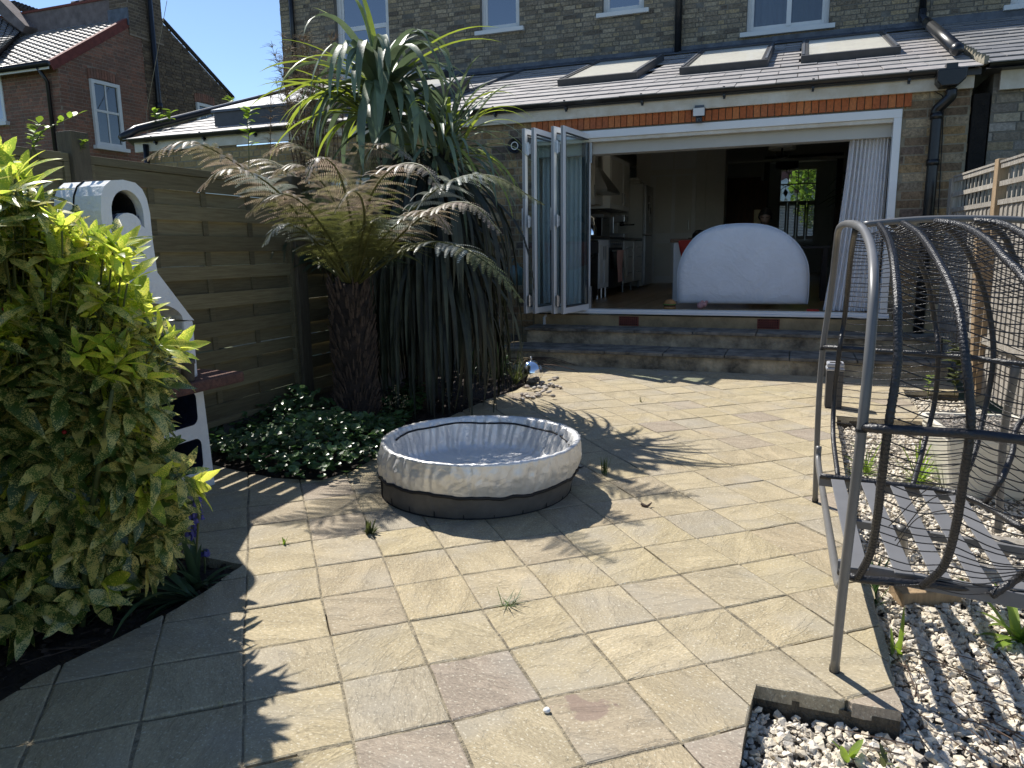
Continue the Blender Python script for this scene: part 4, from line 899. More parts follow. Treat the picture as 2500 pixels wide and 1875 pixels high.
for (a, c_, zt) in ((hw1[0], hw1[1], hw1[3]), (hw2[0], hw2[1], hw2[3])):
    n = int((c_-a+.1)/.085)
    for k in range(n):
        y = a-.03+k*.085+.04; o = link('brick', me, gwo); o.location = (XL+.025, y, zt+.13+.05*math.sin(math.pi*(k+.5)/n)); o.scale = (.04, .072, .25)
# left window of the front face
fx0 = FY(-40, 230, YC).x; fx1 = FY(9, 230, YC).x; fz1 = FY(3, 180, YC).z; fz0 = FY(5, 298, YC).z
wv = MB().box((fx1-1.0, YC-.03, fz0), (fx1, YC+.0, fz0+.08)).box((fx1-.09, YC-.03, fz0+.08), (fx1, YC, fz1)).box((fx1-1.0, YC-.03, fz1-.08), (fx1-.09, YC, fz1)).box((fx1-1.0, YC-.12, fz0-.1), (fx1+.1, YC-.0, fz0-.005)).build('window', MT['white_paint'], rl)
MB().box((fx1-1.0, YC-.012, fz0+.08), (fx1-.09, YC-.006, fz1-.08)).build('pane', MT['dark_glass'], wv)
# roof: front slope seen over the eaves
RT = Vector((XL, ap.y, ap.z)); n_r = 17; ax = Vector((-1, 0, 0)); ev = Vector((0, ap.y-YC, ap.z-EZ)); Ls = ev.length
rf = MB(); rf.add([(XL-.02, YC-.25, EZ-.12+.02), (XL-13, YC-.25, EZ-.10), (XL-13, ap.y, ap.z), (XL-.02, ap.y, ap.z), (XL-.02, er.y+.2, er.z-.15), (XL-13, er.y+.2, er.z-.15)], [(0, 1, 2, 3), (3, 2, 5, 4)]); rfo = rf.build('roof', MT['ridge_dark'], rl)
# interlocking tiles: wavy courses
b = MB(); evn = ev.normalized(); nr_ = Vector((0, -evn.z, evn.y)); rows = 20; tw = .30; crs = (Ls+.3)/rows
nx = int(7.0/tw)
base = Vector((XL-.05, YC, EZ))-evn*.28
tile_items = []
for r_ in range(rows):
    for c_ in range(nx):
        p = base+ax*(c_*tw+.0)+evn*(r_*crs)
        prof = [(0, .012), (.06, .035), (.13, .035), (.18, .008), (tw-.004, .008)]
        vs = [p+ax*a+nr_*(h+.045) for a, h in prof]+[p+ax*a+nr_*(h+.012)+evn*(crs*1.08) for a, h in prof]+[p+ax*a+nr_*(h-.01) for a, h in prof]
        k = len(prof); fs = [(i, i+1, k+i+1, k+i) for i in range(k-1)]+[(2*k+i, 2*k+i+1, i+1, i) for i in range(k-1)]
        tile_items.append((vs, fs, (p-Vector((0, 0, 1.3))).length))
tile_items.sort(key=lambda t: t[2])
for (vs, fs, d_) in tile_items[:200]: MB().add(vs, fs).build('tile', MT['roof_tile'], rfo)
b = MB()
for (vs, fs, d_) in tile_items[200:]: b.add(vs, fs)
b.build('tile', MT['roof_tile'], rfo, stuff=True)
# verge tiles
k = 11
for i in range(k):
    p = base+evn*(.05+i*(Ls+.25)/k)+Vector((.07, 0, .01)); MB().obox(p+nr_*.065-ax*0, ax*.16, evn*((Ls+.25)/k*1.03), nr_*.035).obox(p-nr_*.12, ax*.03, evn*((Ls+.25)/k*1.03), nr_*.184).build('verge_tile', MT['verge_tile'], rfo)
# gutter and fascia of the front
MB().box((XL-7, YC-.3, EZ-.22), (XL+.05, YC-.27, EZ-.08)).build('fascia', MT['white_paint'], rl)
MB().tube([(XL+.1, YC-.34, EZ-.10), (XL-7, YC-.34, EZ-.10)], .075, 10).build('gutter', MT['black_plastic'], rl, smooth=True)
dpx_ = FY(110, 155, YC-.08).x; MB().tube([(dpx_, YC-.3, EZ-.15), (dpx_, YC-.08, EZ-.45), (dpx_, YC-.08, 0)], .05, 8).build('drainpipe', MT['black_plastic'], rl, smooth=True)
# parapet / rendered upstand along the ridge with dark ridge tiles
pz = ap.z
a0 = Vector((XL-.35, ap.y-.02, ap.z-.02))
MB().obox(a0, (-7.3, 0, 0), (0, .25, 0), (0, 0, .62)).build('parapet', MT['render_mauve'], rl)
MB().obox(a0+Vector((0, -.03, .62)), (-7.3, 0, 0), (0, .31, 0), (0, 0, .06)).build('coping', MT['terracotta'], rl)
me = None
for i in range(6):
    MB().tube([a0+Vector((-.1-i*.33, .13, .70)), a0+Vector((-.4-i*.33, .13, .70))], .09, 8).build('ridge_tile', MT['ridge_dark'], rl, smooth=True)
# left cross gable: slope with dark tiles and diagonal rendered verge
Lp = lambda px, py, Y: FY(px, py, Y)
YG = ap.y-.4
P1, P2, P3, P4 = Lp(-60, -60, YG), Lp(62, 62, YG), Lp(54, 78, YG), Lp(-60, -10, YG)
MB().prism([P1, P2, P3, P4], (0, .4, 0)).build('gable_verge', MT['render_mauve'], rl)
Q = [Lp(52, 78, YG+.2), Lp(-80, -12, YG+.2), Lp(-80, 260, YC-.1), Lp(0, 122, YC+.5)]
gx = MB(); gx.add(Q, [(0, 1, 2, 3)]); gx.build('valley_roof', MT['ridge_dark'], rl)
b = MB(); A0, A1, A2, A3 = Q[0], Q[1], Q[2], Q[3]
for i in range(14):
    for j in range(9):
        f = lambda s_, t_: (A0.lerp(A1, s_)).lerp(A3.lerp(A2, s_), t_)
        p0, p1, p2, p3 = f(j/9+.01, i/14), f((j+1)/9-.01, i/14), f((j+1)/9-.01, (i+1)/14), f(j/9+.01, (i+1)/14)
        up_ = Vector((0, -.02, .03)); b.add([p0, p1, p2+up_, p3+up_, p2, p3], [(0, 1, 2, 3), (3, 2, 4, 5)])
b.build('tile', MT['roof_tile'], rl, stuff=True)
for i in range(9):
    p = Lp(30+i*9, 12+i*3.2, ap.y+1.2); MB().tube([p, p+Vector((.14, 0, 0))], .12, 8).build('ridge_tile', MT['ridge_dark'], rl)
# chimney stack on the gable and its tall soil pipe
cy0, cy1 = lx(309, 20).y, lx(392, 30).y
chm = MB().box((XL-.62, cy0, ap.z-.5), (XL+.03, cy1, ap.z+3)).build('chimney', MT['mortar_red'], rl)
brick_wall(chm, (XL+.03, cy0, ap.z-.45), (0, 1, 0), (1, 0, 0), cy1-cy0, 2.2, MT['brown_brick'], nparts=0, L=.235, Hh=.075, j=.014, key='brown_brick')
brick_wall(chm, (XL-.62, cy0, ap.z-.45), (1, 0, 0), (0, -1, 0), .65, 2.2, MT['brown_brick'], nparts=0, L=.235, Hh=.075, j=.014, key='brown_brick')
MB().box((XL-.66, cy0-.05, ap.z-.25), (XL+.06, cy0-.01, ap.z+.2)).build('flashing', MT['lead'], rl)
pp = lx(362, 60); pq = lx(388, 300); MB().tube([(XL+.12, pp.y, ap.z+3), (XL+.12, pp.y, 1)], .075, 10).tube([(XL+.12, pp.y, lx(384, 262).z+.1), (XL+.12, pp.y, lx(384, 262).z-.1)], .10, 10).build('soil_pipe', MT['black_plastic'], rl, smooth=True)
MB().tube([lx(395, 50)+Vector((.03, 0, .02)), er+Vector((.03, 0, .06))], .06, 6).build('verge', MT['ridge_dark'], rl)
an = thing('aerial', 'thin dark television aerial beside the tall chimney', 'aerial')
p = lx(390, 40)+Vector((-.4, 0, 0)); e_ = MB().tube([p, p+Vector((0, .05, 1.4))], .015, 6); e_.build('mast', MT['black_plastic'], an)
e_ = MB(); 
for k in range(5): q_ = p+Vector((0, .02, .35+k*.12)); e_.tube([q_+Vector((0, -.12, 0)), q_+Vector((0, .18, .02))], .008, 5)
e_.build('elements', MT['black_plastic'], an)
tag(MB().tube([lx(388, 5)+Vector((.3, 0, 0)), lx(290, 280)+Vector((1.0, 0, 0)), lx(206, 372)+Vector((2.2, 0, 0))], .008, 5).build('wire', MT['straw'], None), 'thin overhead wire running down across the red brick house', 'wire')
# ------------------------------------------------------------------ room behind the doors
room = thing('room', 'dim kitchen and dining room seen through the open folding doors', 'room')
struct(room)
XLW, XRW, YBW = -3.75, 1.35, 16.5
MB().box((XLW, YF+.1, FLZ-.05), (XRW, YBW+7, FLZ)).build('floor', MT['oak_floor'], room)
# boards of the floor
for i in range(14):
    MB().box((XLW+.9+i*.2, YF+.11, FLZ), (XLW+.9+i*.2+.194, 15.5, FLZ+.003)).build('board', MT['oak_floor'], room)
for x_, m_ in ((XLW-.1, 'wall_cream'), (XRW, 'wall_grey')):
    MB().prism([(x_, YF+.29, 0), (x_, YF+.29, RZ(YF+.29)-.2), (x_, YU+.0, RZ(YU)-.2), (x_, YU+.31, 3.9), (x_, YBW+7, 3.9), (x_, YBW+7, 0)], (.1, 0, 0)).build('wall', MT[m_], room)
cl_ = MB(); slope_sheet(cl_, XLW, XRW, YF+.29, YU+.29, lambda y: RZ(y)-.13, .05, [(h[0]+.06, h[1]-.06) for h in VEL]); cl_.build('ceiling', MT['ceiling_white'], room)
for h in VEL:
    rv = MB()
    for x in (h[0]+.06, h[1]-.075): rv.obox((x, VY0+.08, RZ(VY0+.08)-.18), (.015, 0, 0), (0, VY1-VY0-.16, (VY1-VY0-.16)*ROOFM), (0, 0, .17))
    rv.build('window_reveal', MT['ceiling_white'], room)
MB().box((XLW, YF+4.3, 3.55), (XRW+.1, YBW+7, 3.6)).build('ceiling', MT['ceiling_white'], room)
# pantry cupboards facing the garden
YP = 16.0
pz = FLZ
def py_(px, py, Y=YP): return FY(px, py, Y)
pxL, pxM, pxR = py_(1585, 600).x, py_(1645, 400).x, py_(1697, 600).x
MB().box((pxL-.3, YP+.03, pz), (pxR+.55, YP+.6, 3.55)).build('cupboard_case', MT['wall_cream'], room)
ztop, zmid = py_(1640, 413).z, py_(1640, 426).z
cc = MB(); cc.box((pxL, YP, zmid-2.05 if False else pz+.02), (pxR-.01, YP+.028, zmid)); cd = cc.build('cupboard_door', MT['unit_white'], room, bevel=.005)
for a, c_, z0, z1 in ((.12, .47, 1.0, 2.1), (.55, .9, 1.0, 2.1), (.12, .47, .15, .8), (.55, .9, .15, .8)):
    W_ = pxR-pxL; MB().box((pxL+a*W_, YP-.008, pz+z0*1.05), (pxL+c_*W_, YP-.001, pz+z1*1.05)).build('panel', MT['wall_cream'], cd)
MB().box((pxR-.16, YP-.04, py_(1690, 560).z), (pxR-.14, YP-.001, py_(1690, 538).z)).build('handle', MT['steel'], cd)
for a, c_ in ((pxL, pxM-.01), (pxM+.01, pxR-.02)):
    d_ = MB().box((a, YP, ztop), (c_, YP+.028, 3.4)).build('cupboard_door', MT['unit_white'], room, bevel=.005)
    kx = pxM-.07 if c_ < pxM else pxM+.07; MB().lathe([(0, -.03), (.03, -.02), (.03, 0), (.012, .02)], (0, 0, 0), 10).build('knob', MT['dark_wood'], d_, smooth=True).matrix_local = Matrix.Translation((kx, YP-.02, py_(1643, 363).z)) @ Matrix.Rotation(math.radians(90), 4, 'X')
# pillar and the darker room behind
MB().box((pxR, YP-.02, pz), (py_(1722, 500).x, YP+.9, 3.55)).build('pillar', MT['wall_cream'], room)
YD = 18.6
MB().box((pxR, YD, pz), (FY(1862, 500, YD).x, YD+.1, 3.6)).box((FY(2052, 500, YD).x, YD, pz), (XRW, YD+.1, 3.6)).box((FY(1862, 500, YD).x, YD, FY(1950, 378, YD).z), (FY(2052, 500, YD).x, YD+.1, 3.6)).build('wall', MT['wall_grey'], room)
a, c_, zt = FY(1862, 500, YD).x, FY(2052, 500, YD).x, FY(1950, 378, YD).z
MB().box((a, YD-.03, pz), (a+.12, YD+.15, zt)).box((c_-.12, YD-.03, pz), (c_, YD+.15, zt)).box((a+.12, YD-.03, zt-.12), (c_-.12, YD+.15, zt)).build('doorway', MT['dark_wood'], room)
bd = MB().box((FY(1763, 500, YD-.06).x, YD-.07, pz), (FY(1855, 500, YD-.06).x, YD-.01, FY(1800, 435, YD).z)).build('brown_door', MT['door_brown'], room)
for k in range(3):
    x0 = FY(1763, 500, YD).x+.08+k*.33; MB().box((x0, YD-.085, pz+.2), (x0+.26, YD-.072, FY(1800, 445, YD).z)).build('panel', MT['door_brown'], bd)
MB().box((py_(1735, 500, 17.0).x, 17.0, pz), (py_(1743, 500, 17.0).x, 17.05, FY(1740, 400, 17).z)).build('door_edge', MT['unit_white'], room)
MB().box((XLW, YP+.6, 3.0), (XRW, YP+.7, 3.05)).build('picture_rail', MT['wall_grey'], room)
# front bay with window, shutters and the view to the street
YW = 22.5
wa, wb, wt, wm, ws = FY(1902, 450, YW).x, FY(1996, 450, YW).x, FY(1950, 410, YW).z, FY(1950, 491, YW).z, FY(1950, 585, YW).z
MB().box((XLW, YW, pz), (wa, YW+.2, 4)).box((wb, YW, pz), (XRW+.8, YW+.2, 4)).box((wa, YW, wt), (wb, YW+.2, 4)).box((wa, YW, pz), (wb, YW+.2, ws)).build('front_wall', MT['wall_grey'], room)
win = MB().box((wa, YW-.02, ws), (wa+.05, YW+.08, wt)).box((wb-.05, YW-.02, ws), (wb, YW+.08, wt)).box((wa+.05, YW-.02, wt-.05), (wb-.05, YW+.08, wt)).box((wa+.05, YW, (wt+wm)/2+.0), (wb-.05, YW+.05, (wt+wm)/2+.035)).box((wa+.05, YW, wm-.03), (wb-.05, YW+.05, wm+.01)).build('bay_window', MT['shutter_white'], room)
g_ = MB()
for k in range(1, 4):
    x = wa+(wb-wa)*k/4; g_.box((x-.012, YW+.01, (wt+wm)/2+.035), (x+.012, YW+.035, wt-.05))
g_.box(((wa+wb)/2-.012, YW+.01, wm+.01), ((wa+wb)/2+.012, YW+.035, (wt+wm)/2))
for k in range(4):
    xa = wa+(wb-wa)*k/4; xb = wa+(wb-wa)*(k+1)/4; g_.tube([(xa+(xb-xa)*s_/8, YW+.02, wt-.16+.10*math.sin(math.pi*s_/8)) for s_ in range(9)], .010, 5)
for k in range(2):
    xa = wa+(wb-wa)*k/2; xb = wa+(wb-wa)*(k+1)/2; g_.tube([(xa+(xb-xa)*s_/8, YW+.02, (wt+wm)/2-.17+.15*math.sin(math.pi*s_/8)) for s_ in range(9)], .010, 5)
g_.build('glazing_bar', MT['shutter_white'], win)
MB().box((wa+.05, YW+.025, wm), (wb-.05, YW+.029, wt-.05)).build('pane', MT['clear_glass'], win)
for k in range(4):
    xa = wa+(wb-wa)*k/4+.004; xb = wa+(wb-wa)*(k+1)/4-.004; sh = MB().box((xa, YW-.08, ws), (xa+.05, YW-.04, wm)).box((xb-.05, YW-.08, ws), (xb, YW-.04, wm)).box((xa+.05, YW-.08, ws), (xb-.05, YW-.04, ws+.1)).box((xa+.05, YW-.08, wm-.1), (xb-.05, YW-.04, wm)).build('shutter', MT['shutter_white'], room)
    l_ = MB(); n = 20
    for i in range(n):
        z = ws+.1+(wm-ws-.2)*(i+.3)/n; l_.obox((xa+.05, YW-.085, z), (xb-xa-.1, 0, 0), (0, .04, .022), (0, 0, .006))
    l_.build('louvre', MT['shutter_white'], sh)
for x in (FY(1872, 500, 21).x, FY(2035, 500, 21).x): MB().box((x-.05, 21, pz), (x+.03, 21.05, 3.1)).build('curtain_edge', MT['shutter_white'], room)
# kitchen run along the left wall
KX = -2.72
def unit(name, y0, y1, z0, z1, x=KX, m='unit_white', dp=.58): return MB().box((x-dp, y0, z0), (x, y1, z1)).build(name, MT[m], kit, bevel=.004)
kit = thing('kitchen_units', 'white kitchen cabinets with dark worktop along the left wall', 'kitchen')
CT = FY(1480, 577, 11.3).z
def ky(px): # depth on the plane x=KX for an image column
    r = ray(px, 640); return KX/r[0]*r[1]
ya, yb, yc, yd, ye = ky(1436), ky(1459), ky(1486), ky(1520), ky(1566)
zb = FLZ+.15
for k, (a, c_) in enumerate(((yb+.02, (yb+yc)/2), ((yb+yc)/2+.01, yc-.01))):
    u = unit('base_cabinet', a, c_, zb, CT-.05); MB().box((KX+.001, a+.07, zb+.08), (KX+.006, c_-.07, CT-.13)).build('panel', MT['wall_cream'], u); MB().box((KX+.01, (c_-.06 if k == 0 else a+.05), CT-.35), (KX+.03, (c_-.05 if k == 0 else a+.06), CT-.15)).build('handle', MT['steel'], u)
for k in range(2):
    a = yd+.02+(ye-yd)*k/2; c_ = yd+(ye-yd)*(k+1)/2; u = unit('base_cabinet', a, c_-.01, zb, CT-.05)
    for (p, q) in ((0, .36), (.38, .74), (.77, .97)):
        H_ = CT-.05-zb; MB().box((KX+.001, a+.03, zb+p*H_+.02), (KX+.014, c_-.04, zb+q*H_)).build('drawer', MT['unit_white'], u); MB().box((KX+.015, a+(c_-a)*.3, zb+q*H_-.10), (KX+.035, a+(c_-a)*.75, zb+q*H_-.085)).build('handle', MT['steel'], u)
for a, c_ in ((ya, yc), (yd, ye)): MB().box((KX-.6, a, CT-.045), (KX+.02, c_, CT)).build('worktop', MT['worktop'], kit, bevel=.004)
for y in (yb+.1, (yb+yc)/2, yc-.1, yd+.15, (yd+ye)/2, ye-.15): MB().tube([(KX-.03, y, FLZ), (KX-.03, y, zb)], .018, 8).build('leg', MT['steel'], kit)
dw = thing('dishwasher', 'dark grey dishwasher beside the folded doors', 'dishwasher'); MB().box((KX-.58, ya, FLZ+.05), (KX+.01, yb-.01, CT-.06)).build('body', MT['black_gloss'], dw, bevel=.01); MB().box((KX+.011, ya+.02, CT-.25), (KX+.02, yb-.03, CT-.09)).build('control_panel', MT['bin_plastic'], dw); MB().box((KX+.021, ya+.15, CT-.30), (KX+.045, yb-.15, CT-.27)).build('handle', MT['black_gloss'], dw)
ov = thing('cooker', 'steel cooker with black glass doors between white cabinets', 'cooker'); MB().box((KX-.58, yc+.01, FLZ+.12), (KX+.0, yd-.01, CT)).build('body', MT['bin_plastic'], ov, bevel=.006)
MB().box((KX+.001, yc+.03, CT-.17), (KX+.012, yd-.03, CT-.04)).build('control_panel', MT['steel'], ov); MB().box((KX+.001, yc+.05, zb+.28), (KX+.012, yd-.05, CT-.22)).build('oven_door', MT['black_gloss'], ov); MB().tube([(KX+.05, yc+.05, CT-.22), (KX+.05, yd-.05, CT-.22)], .012, 8).build('rail', MT['steel'], ov)
for k in range(6): MB().tube([(KX+.012, yc+.15+k*(yd-yc-.3)/5, CT-.105), (KX+.04, yc+.15+k*(yd-yc-.3)/5, CT-.105)], .022, 10).build('knob', MT['steel'], ov)
tw = curtain_mesh(0, .38, 0, CT-.72, CT-.21, 3, .012, seed=2)
t1 = tag(tw.build('towel', MT['towel_red'], None, smooth=True), 'red and white striped tea towel hanging on the oven rail', 'tea towel'); t1.matrix_world = Matrix.Translation((KX+.085, yc+.25, 0)) @ Matrix.Rotation(math.radians(90), 4, 'Z')
t2 = tag(curtain_mesh(0, .3, 0, CT-.66, CT-.21, 2, .012, seed=4).build('towel', MT['towel_white'], None, smooth=True), 'pale patterned tea towel hanging right of the striped one', 'tea towel'); t2.matrix_world = Matrix.Translation((KX+.085, yc+.78, 0)) @ Matrix.Rotation(math.radians(90), 4, 'Z')
fg = thing('fridge', 'tall grey fridge freezer covered in magnets', 'fridge'); fy0 = ye+.05; FH = FY(1560, 449, fy0).z
MB().box((KX-.62, fy0, FLZ+.02), (KX-.0, fy0+.75, FH)).build('body', MT['wall_grey'], fg, bevel=.01); MB().box((KX+.002, fy0+.01, FLZ+1.0), (KX+.06, fy0+.74, FH-.02)).build('door', MT['steel'], fg, bevel=.01); MB().box((KX+.002, fy0+.01, FLZ+.04), (KX+.06, fy0+.74, FLZ+.98)).build('door', MT['steel'], fg, bevel=.01)
rj = random.Random(6)
for k in range(12):
    y = fy0+.1+rj.random()*.5; z = FLZ+1.1+rj.random()*(FH-FLZ-1.3); MB().box((KX+.061, y, z), (KX+.066, y+.09, z+.12)).build('magnet', MT[rj.choice(['towel_white', 'unit_white', 'worktop'])], fg)
tag(MB().box((KX-.5, fy0+.1, FH+.002), (KX-.08, fy0+.55, FH+.07)).box((KX-.46, fy0+.13, FH+.071), (KX-.12, fy0+.5, FH+.13)).build('folded_cloths', MT['towel_white'], None, bevel=.03), 'folded pale cloths on top of the fridge', 'cloths')
# wall cabinets and extractor hood
WX = KX-.22; WZ0, WZ1 = FY(1490, 500, 11.6).z, FY(1500, 355, 11.6).z
def wy(px): r = ray(px, 450); return WX/r[0]*r[1]
wy0, wy1, wy2, wy3, wy4 = wy(1425), wy(1453), wy(1489), wy(1520), wy(1537)
for k, (a, c_) in enumerate(((wy0-.3, wy1), (wy2+.02, wy3), (wy3+.01, wy4))):
    u = MB().box((WX-.34, a, WZ0), (WX, c_, WZ1)).build('wall_cabinet', MT['unit_white'], kit, bevel=.004); MB().box((WX+.001, a+.06, WZ0+.08), (WX+.008, c_-.06, WZ1-.08)).build('panel', MT['wall_cream'], u)
    MB().box((WX+.01, c_-.1 if k != 2 else a+.06, WZ0+.12), (WX+.035, c_-.085 if k != 2 else a+.075, WZ0+.30)).build('handle', MT['steel'], u)
MB().box((WX-.34, wy1+.01, WZ0+.05), (WX-.12, wy2, WZ1)).build('panel_between', MT['wall_cream'], kit)
hd = thing('extractor_hood', 'steel chimney extractor hood between the wall cabinets', 'extractor'); hz = FY(1470, 460, wy1).z
h_ = MB(); a, c_ = wy1+.04, wy2-.04; x0, x1 = WX-.1, WX+.18; zt_ = hz+.36; mx_ = (a+c_)/2
h_.add([(x0-.2, a, hz), (x1, a, hz), (x1, c_, hz), (x0-.2, c_, hz), (x0-.2, mx_-.12, zt_), (x0+.05, mx_-.12, zt_), (x0+.05, mx_+.12, zt_), (x0-.2, mx_+.12, zt_)], [(3, 2, 1, 0), (4, 5, 6, 7), (0, 1, 5, 4), (1, 2, 6, 5), (2, 3, 7, 6), (3, 0, 4, 7)]).box((x0-.2, mx_-.12, zt_), (x0+.05, mx_+.12, WZ1)); h_.build('canopy', MT['steel'], hd)
MB().box((x0-.2, a, hz-.04), (x1, c_, hz-.002)).build('rim', MT['steel'], hd)
# things on the worktop
ket = thing('kettle', 'shiny steel kettle on the worktop near the doors', 'kettle'); kp = (KX-.12, ky(1462)+.0, CT+.001)
MB().lathe([(0, 0), (.085, 0), (.085, .02), (.072, .26), (.03, .29), (0, .30)], kp, 20).build('body', MT['chrome'], ket, smooth=True); MB().tube(spline([(kp[0], kp[1]+.07, CT+.24), (kp[0], kp[1]+.14, CT+.2), (kp[0], kp[1]+.11, CT+.05)], 5), .012, 8).build('handle', MT['black_gloss'], ket, smooth=True)
cf = thing('coffee_machine', 'chrome espresso machine with black portafilter beside the cooker', 'coffee machine'); cy = ky(1532)
MB().box((KX-.42, cy-.15, CT+.002), (KX-.03, cy+.17, CT+.07)).build('drip_tray', MT['steel'], cf, bevel=.01); MB().box((KX-.42, cy-.15, CT+.07), (KX-.22, cy+.17, CT+.36)).build('body', MT['steel'], cf, bevel=.01); MB().box((KX-.22, cy-.15, CT+.26), (KX-.03, cy+.17, CT+.38)).build('head', MT['steel'], cf, bevel=.01); MB().tube([(KX-.11, cy, CT+.20), (KX-.11, cy, CT+.26)], .035, 14).tube([(KX-.09, cy, CT+.22), (KX+.10, cy+.06, CT+.22)], .014, 8).build('portafilter', MT['black_gloss'], cf, smooth=True)
ms = thing('microwave', 'black countertop appliance with steel trim behind the kettle', 'microwave'); my = ky(1500)
MB().box((KX-.5, my-.35, CT+.0025), (KX-.12, my+.15, CT+.3)).build('body', MT['black_gloss'], ms, bevel=.01); MB().box((KX-.5, my-.35, CT+.301), (KX-.1, my+.15, CT+.35)).build('top', MT['steel'], ms)
# island with red cloth on it
ix, iy = G(1641, 735, FLZ).x, 10.65; IT = FY(1643, 583, iy).z
isl = thing('kitchen_island', 'white kitchen island with a dark wooden top behind the cushion', 'island')
MB().box((ix, iy, FLZ), (ix+1.0, iy+.8, IT-.05)).build('body', MT['unit_white'], isl, bevel=.005); MB().box((ix-.04, iy-.05, IT-.05), (ix+1.1, iy+.85, IT)).build('top', MT['island_wood'], isl, bevel=.006)
rc = MB(); c0 = FY(1672, 605, iy-.12); rc.add([(c0.x-.1, iy-.14, c0.z+.1), (c0.x+.35, iy-.16, c0.z+.12), (c0.x+.3, iy-.2, c0.z-.32), (c0.x-.03, iy-.15, c0.z-.2), (c0.x-.1, iy-.07, c0.z+.1), (c0.x+.35, iy-.07, c0.z+.12), (c0.x+.3, iy-.07, c0.z-.32), (c0.x-.03, iy-.07, c0.z-.2)], [(0, 1, 2, 3), (7, 6, 5, 4), (0, 4, 5, 1), (1, 5, 6, 2), (2, 6, 7, 3), (3, 7, 4, 0)])
tag(rc.build('red_cushion', MT['red_cloth'], None, bevel=.03), 'bright red cushion between the island and the white half-round cushion', 'cushion')
ht = FY(1708, 572, iy+.3); tag(MB().lathe([(0, .12), (.06, .11), (.10, .06), (.11, .0), (.16, -.0), (.16, .01)], (ht.x, iy+.3, IT+.004), 20).build('hat', MT['black_gloss'], None, smooth=True), 'small black rounded hat lying on the island top', 'hat')
# big half-round cushion on the sill
cu = MB(); CYF = 9.42; pts = [(1653, 742), (1652, 690), (1655, 650), (1670, 612), (1700, 575), (1745, 553), (1800, 546), (1860, 548), (1905, 562), (1945, 592), (1968, 630), (1975, 665), (1974, 720), (1971, 744)]
ol = spline([FY(x, y, CYF) for x, y in pts], 4); ol = [Vector((p.x, 0, max(p.z, FLZ+.005))) for p in ol]
bx = Vector((-.60, 0, 1.0)); n = len(ol); rings = []
for (s_, y) in ((.0, -.005), (.6, -.01), (.88, .0), (.965, .02), (1.0, .07), (1.0, .13), (.96, .18), (.6, .2), (0, .2)):
    rings.append([bx+(p-bx)*(s_*1.0) if s_ else bx for p in ol]); rings[-1] = [Vector((q.x, CYF+.0+y, max(q.z, FLZ+.004)+(.02 if s_ < 1 and q.z < FLZ+.06 else 0))) for q in rings[-1]]
for k in range(len(rings)-1):
    a = len(cu.v); cu.add(rings[k]+rings[k+1], [(i, (i+1) % n, n+(i+1) % n, n+i) for i in range(n)])
co = cu.build('seat_cushion', MT['cushion_white'], None, smooth=True); tag(co, 'large white half-round cushion standing upright in the open doorway', 'cushion')
wm_ = co.modifiers.new('weld', 'WELD'); wm_.merge_threshold = .0005
pg = MB().tube([p+Vector((0, CYF+.07, 0)) for p in ol], .006, 6).build('piping', MT['cushion_white'], co, smooth=True)
# toys on the sill
bp = G(1635, 748, FLZ+.012); bz = FLZ+.055 if False else SIL+.052
bur = thing('toy_burger', 'toy hamburger on the door sill left of the white cushion', 'toy'); bx_, by_ = bp.x, YF+.30; bx_ = FY(1635, 740, by_).x
for nm, r_, z0, z1, m_ in (('bottom_bun', .075, 0, .03, 'bun'), ('patty', .072, .031, .05, 'patty'), ('lettuce', .082, .051, .060, 'lettuce')): MB().lathe([(0, z0), (r_, z0), (r_*1.02, (z0+z1)/2), (r_, z1), (0, z1)], (bx_, by_, FLZ+.005), 18).build(nm, MT[m_], bur, smooth=True)
MB().lathe([(.076, .062), (.074, .08), (.055, .105), (.02, .117), (0, .118)], (bx_, by_, FLZ+.005), 18).build('top_bun', MT['bun'], bur, smooth=True)
pk = thing('soft_toy', 'small pink soft toy lying on the sill against the cushion', 'toy'); kx = FY(1710, 742, YF+.30).x
for dx, dz, r_ in ((0, .045, .045), (.045, .06, .035), (.02, .09, .02), (.07, .09, .02)): MB().lathe([(0, -r_), (r_*.7, -r_*.7), (r_, 0), (r_*.7, r_*.7), (0, r_)], (kx+dx, YF+.30, FLZ+.005+dz), 12).build('lobe', MT['pink_fur'], pk, smooth=True)
tag(MB().box((FY(1970, 745, YF+.3).x, YF+.25, FLZ+.004), (FY(2000, 745, YF+.3).x, YF+.40, FLZ+.02)).build('red_book', MT['red_cloth'], None), 'thin flat red item on the floor beside the curtain', 'book')
# curtain bunched on the right of the opening
c0, c1 = FY(2078, 310, YF+.2).x, FY(2178, 300, YF+.16).x
cb = MB(); K = 176; R = 26; r_ = random.Random(5)
for i in range(R+1):
    t = i/R; z = 2.60+(FLZ+.02-2.60)*t
    xl = c0+(-.17)*t**1.6; xr = c1+(-.02)*t; 
    for k in range(K+1):
        s_ = k/K; f = s_**.85; am = .040+.012*math.sin(5*s_+1.5)
        cb.v.append((xl+(xr-xl)*f, YF+.20+am*math.sin(s_*2*math.pi*10.5+.12*math.sin(t*2.5)+.5*math.sin(s_*7))+.02*math.sin(t*3+s_*4), z))
for i in range(R):
    for k in range(K): a = i*(K+1)+k; cb.f.append((a, a+1, a+K+2, a+K+1)); cb.m.append(0)
cto = cb.build('curtain', MT['curtain'], None, smooth=True); tag(cto, 'long white curtain bunched at the right side of the doorway', 'curtain')
lc0 = curtain_mesh(-3.0, -2.47, YF+.22, FLZ+.02, 2.60, 9, .035, seed=11).build('curtain', MT['curtain'], None, smooth=True); tag(lc0, 'white curtain gathered at the left side of the doorway, seen through the folded door glass', 'curtain')
